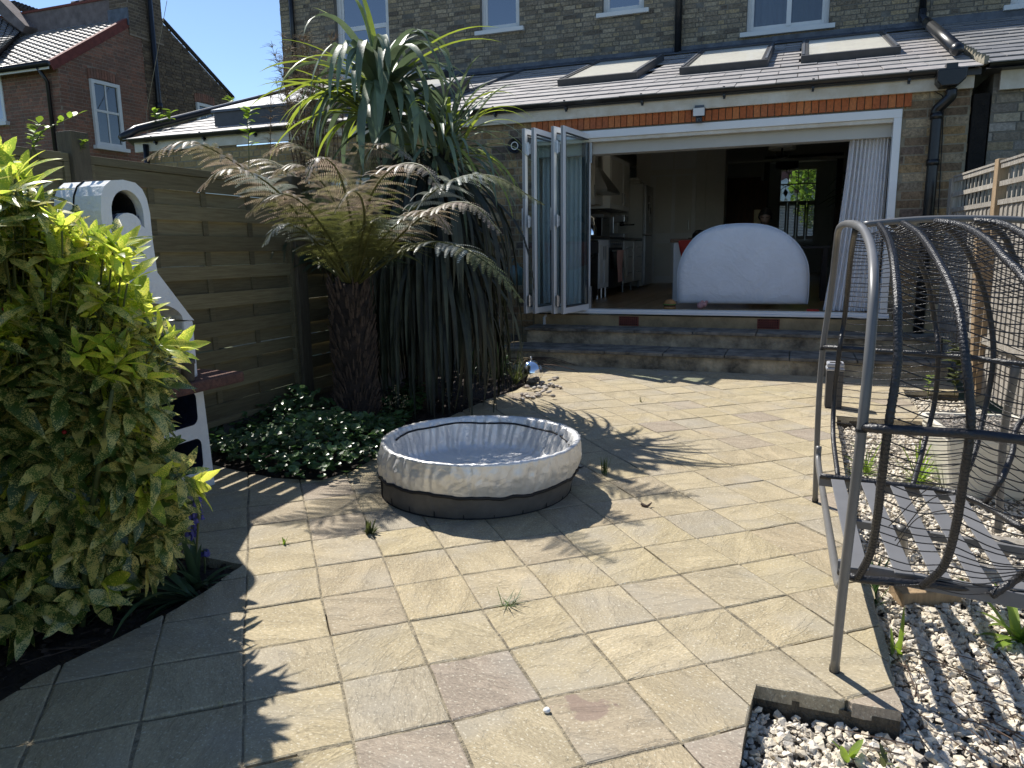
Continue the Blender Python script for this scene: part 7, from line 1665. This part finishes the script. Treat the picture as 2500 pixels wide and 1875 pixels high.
# ------------------------------------------------------------------ round paddling pool under a silver cover
PC = Vector((-1.575, 3.59, 0)); PR = .518; PHT = .285; OFF = Vector((.055, -.05, 0)); 
pool = thing('paddling_pool', 'round paddling pool with crinkled silver cover and dark grey padded wall', 'pool')
rp = random.Random(40)
import mathutils.noise as mn
def pn(a, z, s_=1.0, seed=0): return mn.noise(Vector((math.cos(a)*s_*3, math.sin(a)*s_*3, z*6+seed)))
NS = 160
def sweep(prof, fn, smooth=True):
    b = MB(); vs = []; n = NS
    for (r_, z, w_) in prof:
        for j in range(n): a = 2*math.pi*j/n; rr, zz = fn(a, r_, z, w_); c_ = PC+OFF*max(0, min(1, z/PHT)); vs.append((c_.x+rr*math.cos(a), c_.y+rr*math.sin(a), zz))
    b.v = vs
    for i in range(len(prof)-1):
        for j in range(n): b.f.append((i*n+j, i*n+(j+1) % n, (i+1)*n+(j+1) % n, (i+1)*n+j)); b.m.append(0)
    return b
hem = lambda a: .118+.010*math.sin(a*3+1)+.012*pn(a, 0, 2)+.012*math.cos(a+1.4)
wallp = [(PR-.004, 0, 0), (PR, .01, 0), (PR+.004, .05, 0), (PR+.004, .10, 0), (PR+.0, .16, 0), (PR-.01, .22, 0)]
wb_ = sweep(wallp, lambda a, r_, z, w_: (r_+.004*pn(a, z, 4)-.005*max(0, 1-abs(((a*22/(2*math.pi)) % 1)-.5)*14), z)); wo = wb_.build('wall', MT['grey_fabric'], pool, smooth=True)
b = MB()
for k in range(22): a = (k+.5)*2*math.pi/22; b.tube([(PC.x+(PR+.0035)*math.cos(a), PC.y+(PR+.0035)*math.sin(a), z) for z in (.005, .06, .15)], .0032, 4)
b.build('seams', MT['black_cord'], wo)
MB().tube([(PC.x+(PR+.0)*math.cos(a), PC.y+(PR)*math.sin(a), .004) for a in np.linspace(0, 2*math.pi, 90)], .004, 5).build('bottom_piping', MT['black_cord'], wo)
def wr(a, z, amp=1): 
    return amp*(.006*math.sin(a*46+3*pn(a, z, 2, 5)*2)+.010*pn(a, z*2, 5, 2)+.008*pn(a, z*5, 12, 9)+.005*mn.noise(Vector((a*9+z*30, z*22-a*5, 3.3))))
prof = [(0, 0, 0), (.10, 0, 0), (.16, .012, 0), (.35, .03, 0), (.6, .04, 0), (.8, .036, 0), (.92, .02, 0), (1.0, 0, 0)]
sk = []
for i in range(15):
    t = i/14; sk.append((t, t))
def fskirt(a, t, z, w_):
    h = hem(a); zz = h+(PHT-h)*t; bulge = .014*math.sin(math.pi*min(1, t*1.0)*.9)+.010*(1-t)
    return PR+.006+bulge+wr(a, zz, .35+.65*math.sin(math.pi*t))*(.9), zz+.003*pn(a, t, 8)
b = MB(); n = NS*2; vs = []
rim = []
for i in range(15):
    t = i/14
    for j in range(n):
        a = 2*math.pi*j/n; rr, zz = fskirt(a, t, 0, 0); c_ = PC+OFF*(zz/PHT); vs.append((c_.x+rr*math.cos(a), c_.y+rr*math.sin(a), zz))
# over the rim, down inside, floor
ins = [(.012, PHT+.012), (-.008, PHT+.013), (-.022, PHT+.002), (-.03, PHT-.03), (-.045, .22), (-.06, .16), (-.075, .125), (-.10, .105), (-.17, .098), (-.28, .096), (-.40, .098), (-.515, .097)]
for q, (dr, z) in enumerate(ins):
    for j in range(n):
        a = 2*math.pi*j/n; am = .9 if 2 < q < 8 else .35 if q < 9 else .0
        pleat = .007*math.sin(a*26+5*pn(a, 0, 2))*am*(.5+pn(a, 1, 1.5, 4))*(1 if q > 2 else .3)
        rr = PR+dr+wr(a, z, am)+pleat; zz = z+(.004*pn(a, q, 6) if q > 7 else .004*pn(a, q, 10)); c_ = PC+OFF*min(1, z/PHT); vs.append((c_.x+rr*math.cos(a), c_.y+rr*math.sin(a), zz))
b.v = vs; R_n = 15+len(ins)
for i in range(R_n-1):
    for j in range(n): b.f.append((i*n+j, i*n+(j+1) % n, (i+1)*n+(j+1) % n, (i+1)*n+j)); b.m.append(0)
b.f.append(tuple((R_n-1)*n+j for j in range(n))); b.m.append(0)
b.build('cover', MT['silver_fabric'], pool, smooth=True)
def ringc(fr, fz, r_, name, a0=0, a1=2*math.pi, k=200): 
    pts = []
    for a in np.linspace(a0, a1, k): z = fz(a); c_ = PC+OFF*min(1, z/PHT); pts.append((c_.x+fr(a)*math.cos(a), c_.y+fr(a)*math.sin(a), z))
    return MB().tube(pts, r_, 6).build(name, MT['black_cord'], pool, smooth=True)
ringc(lambda a: fskirt(a, 0, 0, 0)[0]+.001, lambda a: hem(a)-.005, .0095, 'hem_band')
ringc(lambda a: PR-.037+.002*math.sin(a*34), lambda a: PHT-.035+.016*math.sin(a-1.2)+.004*math.sin(a*9), .0055, 'elastic_cord', .05, 3.3, 130)
# ------------------------------------------------------------------ two-seat wicker egg chair
chair = thing('egg_chair', 'grey tube framed garden chair with black wicker basket and slatted seat', 'chair')
CYm = 3.03
def T(pts, r_, name, m='chair_metal', n=14): return MB().tube(spline(pts, 6), r_, n).build(name, MT[m], chair, smooth=True)
pA = [G(2037, 1640, 0), FY(2062, 1400, 2.17), FY(2105, 1042, 2.10), FY(2128, 800, 2.14), FY(2133, 680, 2.22), FY(2128, 610, 2.38), FY(2112, 566, 2.55), FY(2095, 551, 2.66), FY(2075, 546, 3.0), FY(2060, 548, 3.25), FY(2048, 560, 3.42), FY(2042, 600, 3.56), FY(2028, 720, 3.72), FY(2009, 850, 3.78), FY(1998, 1000, 3.82), G(1990, 1226, 0)]
T(pA, .0135, 'front_frame')
for (x, y, Y) in ((2103, 1050, 2.10), (2009, 852, 3.78)): p = FY(x, y, Y); MB().tube([p-Vector((0, 0, .004)), p+Vector((0, 0, .004))], .0152, 14).build('collar', MT['black_cord'], chair)
for p in (pA[0], pA[-1]): MB().tube([p+Vector((0, 0, -.001)), p+Vector((0, 0, .02))], .0152, 14).build('foot', MT['black_cord'], chair)
# low front rail between the two legs (bowed forward)
T([FY(1999, 1090, 3.80), FY(1998, 1130, 3.74), FY(2012, 1220, 3.30), FY(2030, 1330, 2.75), FY(2046, 1420, 2.38), FY(2058, 1425, 2.2)], .014, 'foot_rail')
# ridge tube
rg = [FY(2109, 548, 3.0), FY(2199, 539, 3.0), FY(2292, 534, 3.0), FY(2400, 534, 3.0), FY(2500, 538, 3.0), FY(2620, 555, 3.0), FY(2700, 640, 3.0)]
T(rg, .0115, 'ridge_tube')
BZ = .815
bN = [FY(2105, 1042, 2.10)]+[G(x, y, BZ) for x, y in ((2165, 1048), (2375, 1060), (2500, 1073))]
bF = [FY(2008, 848, 3.78)]+[G(x, y, BZ) for x, y in ((2060, 851), (2290, 867), (2425, 880), (2482, 888))]
xb = 1.22
back = [Vector((.98, 2.2, BZ)), Vector((1.15, 2.5, BZ)), Vector((1.20, 2.95, BZ)), Vector((1.10, 3.28, BZ))]
loop = bN+[Vector((.75, 2.08, BZ))]+back+bF[::-1]
T(loop, .0125, 'middle_band', 'wicker')
# base outline and seat frame
SZ2 = .285
base = [G(2050, 1372, SZ2+.02), G(2090, 1412, SZ2), G(2260, 1432, SZ2), G(2480, 1465, SZ2)]
farb = [G(2003, 1162, SZ2+.03), G(2140, 1178, SZ2+.03), G(2345, 1208, SZ2+.03), G(2500, 1292, SZ2+.03)]
T(farb, .0125, 'base_tube', 'wicker'); 
T([G(2050, 1395, SZ2), G(2095, 1412, SZ2), G(2180, 1420, SZ2), G(2330, 1432, SZ2), G(2520, 1455, SZ2), G(2700, 1440, SZ2)], .013, 'base_tube', 'wicker')
def beam(a, c_, w_, h_, name, m='slat_metal'): return MB().beam(a, c_, w_, h_).build(name, MT[m], chair, bevel=.002)
beam(G(2000, 1172, SZ2), G(2350, 1212, SZ2), .02, .045, 'seat_rail'); beam(G(2045, 1382, SZ2-.005), G(2520, 1470, SZ2-.005), .02, .045, 'seat_rail'); beam(G(2055, 1272, SZ2-.05), G(2500, 1345, SZ2-.05), .025, .03, 'seat_rail')
for (xa, xb_) in (((2045, 1172), (2098, 1390)), ((2118, 1180), (2208, 1402)), ((2190, 1188), (2298, 1412)), ((2262, 1198), (2398, 1428)), ((2332, 1208), (2488, 1440))):
    p, q = G(*xa, SZ2+.027), G(*xb_, SZ2+.024); beam(p, q, .052, .006, 'seat_slat')
T([G(2200, 1290, SZ2-.03), G(2205, 1330, .12), G(2206, 1350, .02)], .018, 'middle_leg')
T([bF[-1]+Vector((0, 0, 0)), FY(2450, 1065, 3.58), G(2437, 1298, 0)], .016, 'rear_leg')
T([Vector((.85, 2.18, BZ)), Vector((.95, 2.2, .4)), Vector((1.0, 2.25, -.08))], .016, 'rear_leg')
for a, c_ in (((2333, 1160), (2345, 1208)),): pass
T([FY(2010, 848, 3.78), G(2060, 851, BZ)], .012, 'brace')
# ribs: near and far halves of the basket
def rib(px_list): return [p for p in px_list]
nearY = 2.10
ribs_near = [
 [FY(2147, 549, 2.98), FY(2165, 575, 2.72), FY(2180, 625, 2.38), FY(2190, 720, 2.17), FY(2192, 800, 2.12), FY(2190, 900, 2.09), G(2168, 1046, BZ), FY(2152, 1170, 2.12), FY(2142, 1260, 2.18), FY(2125, 1350, 2.26), G(2093, 1412, SZ2)],
 [FY(2206, 545, 2.98), FY(2252, 579, 2.70), FY(2305, 665, 2.36), FY(2338, 748, 2.2), FY(2356, 864, 2.11), FY(2369, 990, 2.08), G(2368, 1058, BZ), FY(2353, 1165, 2.10), FY(2331, 1297, 2.17), FY(2302, 1385, 2.26), G(2250, 1432, SZ2)],
 [FY(2285, 540, 2.98), FY(2351, 552, 2.84), FY(2414, 589, 2.62), FY(2454, 632, 2.46), FY(2500, 680, 2.34), FY(2570, 800, 2.18), Vector((.66, 2.07, BZ)), Vector((.64, 2.15, .5)), G(2500, 1400, .37), G(2420, 1455, SZ2)],
 [FY(2380, 538, 2.98), FY(2450, 548, 2.9), FY(2520, 590, 2.7), FY(2650, 720, 2.4), Vector((.92, 2.16, BZ)), Vector((.85, 2.3, .5)), Vector((.70, 2.45, SZ2))]]
ribs_far = [
 [FY(2088, 560, 3.02), FY(2078, 620, 3.35), FY(2068, 720, 3.62), FY(2060, 790, 3.72), G(2050, 851, BZ), FY(2038, 960, 3.76), FY(2034, 1060, 3.66), G(2046, 1165, SZ2+.03)],
 [FY(2200, 545, 3.04), FY(2225, 590, 3.30), FY(2258, 680, 3.55), FY(2276, 780, 3.66), G(2292, 867, BZ), FY(2270, 1000, 3.68), FY(2250, 1100, 3.58), G(2228, 1185, SZ2+.03)] if False else
 [FY(2176, 545, 3.04), FY(2220, 590, 3.30), FY(2262, 680, 3.52), FY(2282, 780, 3.62), G(2291, 867, BZ), FY(2282, 980, 3.62), FY(2255, 1090, 3.55), G(2228, 1188, SZ2+.03)],
 [FY(2270, 541, 3.04), FY(2340, 580, 3.25), FY(2392, 680, 3.42), FY(2418, 780, 3.47), G(2425, 880, BZ), FY(2405, 1000, 3.45), FY(2378, 1110, 3.36), G(2335, 1207, SZ2+.03)],
 [FY(2380, 539, 3.02), FY(2450, 575, 3.15), FY(2510, 690, 3.25), Vector((1.03, 3.36, BZ+.2)), Vector((1.08, 3.30, BZ)), FY(2500, 1020, 3.25), FY(2470, 1110, 3.1), FY(2440, 1180, 3.0), G(2400, 1235, SZ2+.02)]]
for r_ in ribs_near+ribs_far: T(r_, .0108, 'rib', 'wicker')
T([Vector((1.08, 3.0, 1.30)), Vector((1.18, 3.0, 1.1)), Vector((1.20, 2.97, BZ)), Vector((1.05, 2.95, .45)), Vector((.85, 2.9, SZ2))], .0108, 'rib', 'wicker')
# wrap rings on ribs give the coiled look
wr_ = MB()
for r_ in ribs_near:
    P = spline(r_, 6); tot = 0
    for i in range(1, len(P)):
        d = P[i]-P[i-1]; n_ = max(1, int(d.length/.010))
        for k in range(n_):
            c_ = P[i-1]+d*(k+.5)/n_; t_ = d.normalized()*.0028; wr_.tube([c_-t_, c_+t_], .0119, 9, cap=True)
wr_.build('wrapping', MT['wicker'], chair, stuff=True)
# strands strung between neighbouring ribs
sm2 = MB(); rs = random.Random(44)
def resamp(P, n):
    P = spline(P, 8); L_ = [0]
    for i in range(1, len(P)): L_.append(L_[-1]+(P[i]-P[i-1]).length)
    out = []
    for k in range(n):
        s_ = L_[-1]*(k+.5)/n; i = max(0, min(len(P)-2, int(np.searchsorted(L_, s_))-1)); u = (s_-L_[i])/max(1e-6, L_[i+1]-L_[i]); out.append(P[i].lerp(P[i+1], u))
    return out
def strands(ra, rb, n, sag=.02, skip=0):
    A_, B_ = resamp(ra, n), resamp(rb, n)
    for k in range(n):
        if rs.random() < skip: continue
        a, c_ = A_[k], B_[k]; m_ = a.lerp(c_, .5)+Vector((0, 0, -sag*(.7+rs.random()*.6)))+Vector((rs.gauss(0, .002), rs.gauss(0, .003), 0)); a2 = a+Vector((0, 0, rs.gauss(0, .002))); sm2.tube(spline([a2, m_, c_], 4), .0019, 5, cap=False)
for a, c_ in zip(ribs_near[:-1], ribs_near[1:]): strands(a, c_, 56, .016, .02)
for a, c_ in zip(ribs_far[:-1], ribs_far[1:]): strands(a, c_, 54, .016, .04)
bk = [Vector((1.08, 3.0, 1.30)), Vector((1.18, 3.0, 1.1)), Vector((1.20, 2.97, BZ)), Vector((1.05, 2.95, .45)), Vector((.85, 2.9, SZ2))]
strands(ribs_near[-1], bk, 40, .02, .05); strands(ribs_far[-1], bk, 40, .02, .05)
for (p, q, r_) in (((2340, 1200), (2265, 1225), (2185, 1320)), ((2345, 1190), (2270, 1190), (2170, 1285)), ((2330, 1240), (2240, 1265), (2190, 1330)), ((2270, 990), (2235, 1020), (2220, 1035))):
    sm2.tube(spline([FY(*p, 2.2), FY(*q, 2.35), FY(*r_, 2.45)], 6), .0016, 5)
sm2.build('strands', MT['wicker'], chair, smooth=True, stuff=True)
# ------------------------------------------------------------------ mirrored ball, pebbles, bin, planter, timber, odds and ends
mb = thing('mirror_ball', 'chrome garden sphere with small top spout beside the bottom step', 'garden ornament')
sc = G(1297, 938, 0); sr = .118
MB().lathe([(sr*math.sin(math.pi*k/28), sr*1.0-sr*math.cos(math.pi*k/28)) for k in range(29)], sc, 40).build('sphere', MT['chrome'], mb, smooth=True)
MB().tube([sc+Vector((0, 0, sr*2-.006)), sc+Vector((0, 0, sr*2+.035))], .010, 10).build('spout', MT['hinge_metal'], mb, smooth=True)
rb_ = random.Random(55)
peb = []
for k in range(38):
    px = rb_.gauss(1330, 30); py = rb_.gauss(950, 13)
    if k < 20: a = k/20; px = 1270+a*95+rb_.gauss(0, 6); py = 972-48*max(0, a-.45)/.55+rb_.gauss(0, 5)
    peb.append((px, py))
pm = []
for v in range(4):
    b = MB(); b.lathe([(math.sin(math.pi*k/8), -math.cos(math.pi*k/8)) for k in range(9)], (0, 0, 0), 12); pm.append(b.mesh('pebble', [MT['pebble']], smooth=True))
for k, (px, py) in enumerate(peb):
    o = link('pebble', pm[k % 4], None); c_ = G(px, py); o.location = c_+Vector((0, 0, .014+(.018 if k > 28 else 0))); o.scale = (.020+.014*rb_.random(), .015+.01*rb_.random(), .010+.006*rb_.random()); o.rotation_euler = (rb_.gauss(0, .2), rb_.gauss(0, .2), rb_.random()*3)
    tag(o, 'smooth rounded pebble in the small heap around the mirrored ball', 'pebble', 'pebbles around the mirrored ball')
bn = thing('waste_bin', 'small black square bin with a pale grey swing lid behind the chair leg', 'bin')
c0 = G(2013, 996); bw = .125
MB().box((c0.x, c0.y, 0), (c0.x+bw, c0.y+.14, .30)).build('body', MT['bin_plastic'], bn, bevel=.008)
MB().box((c0.x-.006, c0.y-.006, .301), (c0.x+bw+.006, c0.y+.146, .33)).box((c0.x-.002, c0.y-.002, .33), (c0.x+bw+.002, c0.y+.14, .365)).build('lid', MT['lid_plastic'], bn, bevel=.012)
MB().box((c0.x+.02, c0.y+.02, .366), (c0.x+bw-.02, c0.y+.05, .370)).build('slot', MT['black_cord'], bn)
pt = thing('cream_planter', 'large square cream planter of dry soil standing on the gravel', 'planter')
pc = Vector((1.02, 4.62, -.08)); hw2_, hb2, hh = .245, .175, .36
def frus(b, c_, a, bt, h0, h1, rt=math.radians(8)):
    co = lambda r_, z: [c_+Vector((r_*(x*math.cos(rt)-y*math.sin(rt)), r_*(x*math.sin(rt)+y*math.cos(rt)), z)) for x, y in ((-1, -1), (1, -1), (1, 1), (-1, 1))]
    P = co(bt, h0)+co(a, h1); return b.add(P, [(3, 2, 1, 0), (4, 5, 6, 7), (0, 1, 5, 4), (1, 2, 6, 5), (2, 3, 7, 6), (3, 0, 4, 7)])
pb_ = MB(); frus(pb_, pc, hw2_, hb2, 0, hh); po_ = pb_.build('body', MT['pot_glaze'], pt, bevel=.03)
rm = MB()
rt = math.radians(8)
for s_ in range(4):
    a_ = rt+s_*math.pi/2; d = Vector((math.cos(a_), math.sin(a_), 0)); n_ = Vector((-d.y, d.x, 0)); rm.obox(pc+d*(hw2_-.02)-n_*(hw2_+.005)+Vector((0, 0, hh+.001)), d*.028, n_*(2*hw2_+.01-.028), (0, 0, .03))
rm.build('rim', MT['pot_glaze'], pt, bevel=.006)
frus(MB(), pc, 1, 1, 0, 0); sb_ = MB(); frus(sb_, pc, hw2_-.025, hw2_-.03, hh-.0, hh+.018); sb_.build('soil', MT['gravel_board'], pt)
lumps([(pc.x-.2, pc.y-.2), (pc.x+.2, pc.y-.2), (pc.x+.2, pc.y+.2), (pc.x-.2, pc.y+.2)], hh-.06, 700, 'pebble', .004, .012, 77, 'potting_grit', 'brown grit on top of the cream planter soil', 'soil')
dp_ = G(2480, 1185, -.08); tag(MB().lathe([(0, 0), (.11, 0), (.15, .10), (.16, .12), (.14, .12), (.13, .08), (0, .07)], (dp_.x+.08, dp_.y, -.085), 22).build('dark_pot', MT['soil'], None, smooth=True), 'low dark earth filled bowl at the right edge behind the chair', 'pot')
# timber pieces under the chair
q1, q2 = G(2185, 1452, -.055), G(2330, 1448, -.055); tag(MB().beam(q1, q2, .10, .06).build('timber_block', MT['new_wood'], None, bevel=.006), 'short pale timber block lying on the gravel under the near chair edge', 'timber')
q1, q2 = G(2385, 1325, -.06), G(2560, 1350, -.06); tag(MB().beam(q1, q2, .14, .05).build('plank', MT['grey_wood'], None, bevel=.005), 'wide pale plank on the gravel under the right half of the chair', 'timber')
q1, q2 = G(2370, 1395, -.06), G(2560, 1410, -.06); tag(MB().beam(q1, q2, .08, .05).build('plank', MT['grey_wood'], None, bevel=.005), 'narrow shaded plank in front of the wide pale plank', 'timber')
# leaning new timber post by the right fence
q1 = G(2383, 975, -.05); q2 = FP(2455, 400, q1, FD); 
tag(MB().beam(q1, fr_((q1-F0).dot(FD), 1.4)-nrm*.09, .09, .09).build('timber_post', MT['new_wood'], None, bevel=.004), 'newer orange brown timber post standing against the board fence', 'post')
# fallen debris
for (x, y, lab, s_, a) in ((1580, 1237, 'curled dead leaf lying on the paving right of the pool', .05, .4), (1475, 1150, None, 0, 0)):
    if lab:
        t = thing('dead_leaf', lab, 'leaf'); c_ = G(x, y); MB().tube(spline([c_+Vector((-.03, 0, .012)), c_+Vector((0, -.012, .006)), c_+Vector((.02, .012, .02))], 4), [.007, .008, .008, .009, .008, .006, .006, .004, .003], 7).build('blade', MT['twig'], t, smooth=True)
tg = thing('pool_cord', 'short black cord trailing from the right side of the pool', 'cord'); c_ = G(1405, 1140); MB().tube(spline([c_+Vector((-.03, .03, .02)), c_+Vector((.01, .0, .006)), c_+Vector((.03, -.01, .004)), c_+Vector((.05, -.005, .008)), c_+Vector((.03, -.03, .004))], 5), .003, 6).build('strand', MT['black_cord'], tg, smooth=True)
tag(MB().lathe([(0, 0), (.009, .001), (.011, .006), (.006, .012), (0, .013)], G(1335, 1738), 10).build('white_pebble', MT['white_masonry'], None, smooth=True), 'single tiny white pebble on the slab with the purple stain', 'pebble')
# dead cordyline leaves lying along the foot of the steps and twigs
dl = MB(); rd = random.Random(66)
for k in range(26):
    a = G(rd.uniform(1225, 1300), rd.uniform(870, 905)); a.z = .02+rd.random()*.08; c_ = a+Vector((rd.uniform(.2, .6), rd.uniform(-.12, .12), -a.z+.01)); dl.tube(spline([a, a.lerp(c_, .5)+Vector((0, 0, .04)), c_], 4), [.005]*5+[.003]*3+[.001], 4)
o = dl.build('dead_leaves', MT['twig'], None); o['kind'] = 'stuff'; o['label'] = 'dry brown strap leaves lying against the foot of the steps'; o['category'] = 'dead leaves'
sd = MB()
for (pts) in ([(1233, 870), (1237, 845), (1248, 836), (1268, 834)], [(1270, 905), (1282, 878), (1297, 886)], [(1245, 905), (1262, 880), (1290, 874), (1300, 888)]):
    sd.tube(spline([FY(x, y, 7.0) for x, y in pts], 5), .0035, 5)
tag(sd.build('sedge_flower', MT['straw'], None, smooth=True), 'drooping straw coloured sedge flower stalks above the mirrored ball', 'flower stalk')
tw_ = MB(); rd = random.Random(67)
for k in range(34):
    x, y = rd.uniform(2200, 2560), rd.uniform(1620, 1880); c_ = G(x, y, -.055); a = rd.gauss(2.6, .5); l = rd.uniform(.05, .22); e_ = c_+Vector((math.cos(a)*l, math.sin(a)*l, rd.uniform(-.01, .02))); tw_.tube([c_, c_.lerp(e_, .5)+Vector((rd.gauss(0, .012), rd.gauss(0, .012), .012)), e_], [.0025, .002, .001], 4)
for k in range(22):
    x, y = rd.uniform(0, 330), rd.uniform(1480, 1640); c_ = G(x, y, -.03)
    if c_.x > -2.25: continue
    a = rd.gauss(.5, .7); l = rd.uniform(.05, .2); e_ = c_+Vector((math.cos(a)*l, math.sin(a)*l, .005)); tw_.tube([c_, e_], [.003, .0015], 4)
o = tw_.build('twigs', MT['twig'], None); o['kind'] = 'stuff'; o['label'] = 'thin dry twigs scattered on the gravel and the soil'; o['category'] = 'twigs'
# stained slab: purple brown iron mark as a thin natural stain layer in the stone is left to the slab colour
bx0 = FY(1258, 640, 8.3); wc = thing('watering_can', 'blue grey plastic can hanging in the shade left of the doors', 'can'); wc_c = FY(1255, 672, 8.6)
MB().lathe([(0, -.12), (.10, -.12), (.11, .08), (.06, .12), (0, .12)], wc_c, 16).build('body', MT['teal_plastic'], wc, smooth=True); MB().tube(spline([wc_c+Vector((-.05, 0, .12)), wc_c+Vector((0, 0, .2)), wc_c+Vector((.05, 0, .12))], 5), .012, 8).build('handle', MT['teal_plastic'], wc, smooth=True)
ps = G(1207, 865); tag(MB().tube([(ps.x, ps.y+.2, 0), (ps.x, ps.y+.2, .62)], .012, 8).build('metal_rod', MT['hinge_metal'], None, smooth=True), 'thin upright pale metal rod between the cordyline and the steps', 'rod')
# hidden things beyond the left fence: a strip of bright ground and planting that shows through the gaps
hg = MB(); R12 = random.Random(90)
print('objects', len(bpy.data.objects), 'tris', sum(len(o.data.polygons) for o in bpy.data.objects if o.type == 'MESH'))
for k_ in ('base',):
    for o in bpy.data.objects:
        if k_ in o.keys(): del o[k_]
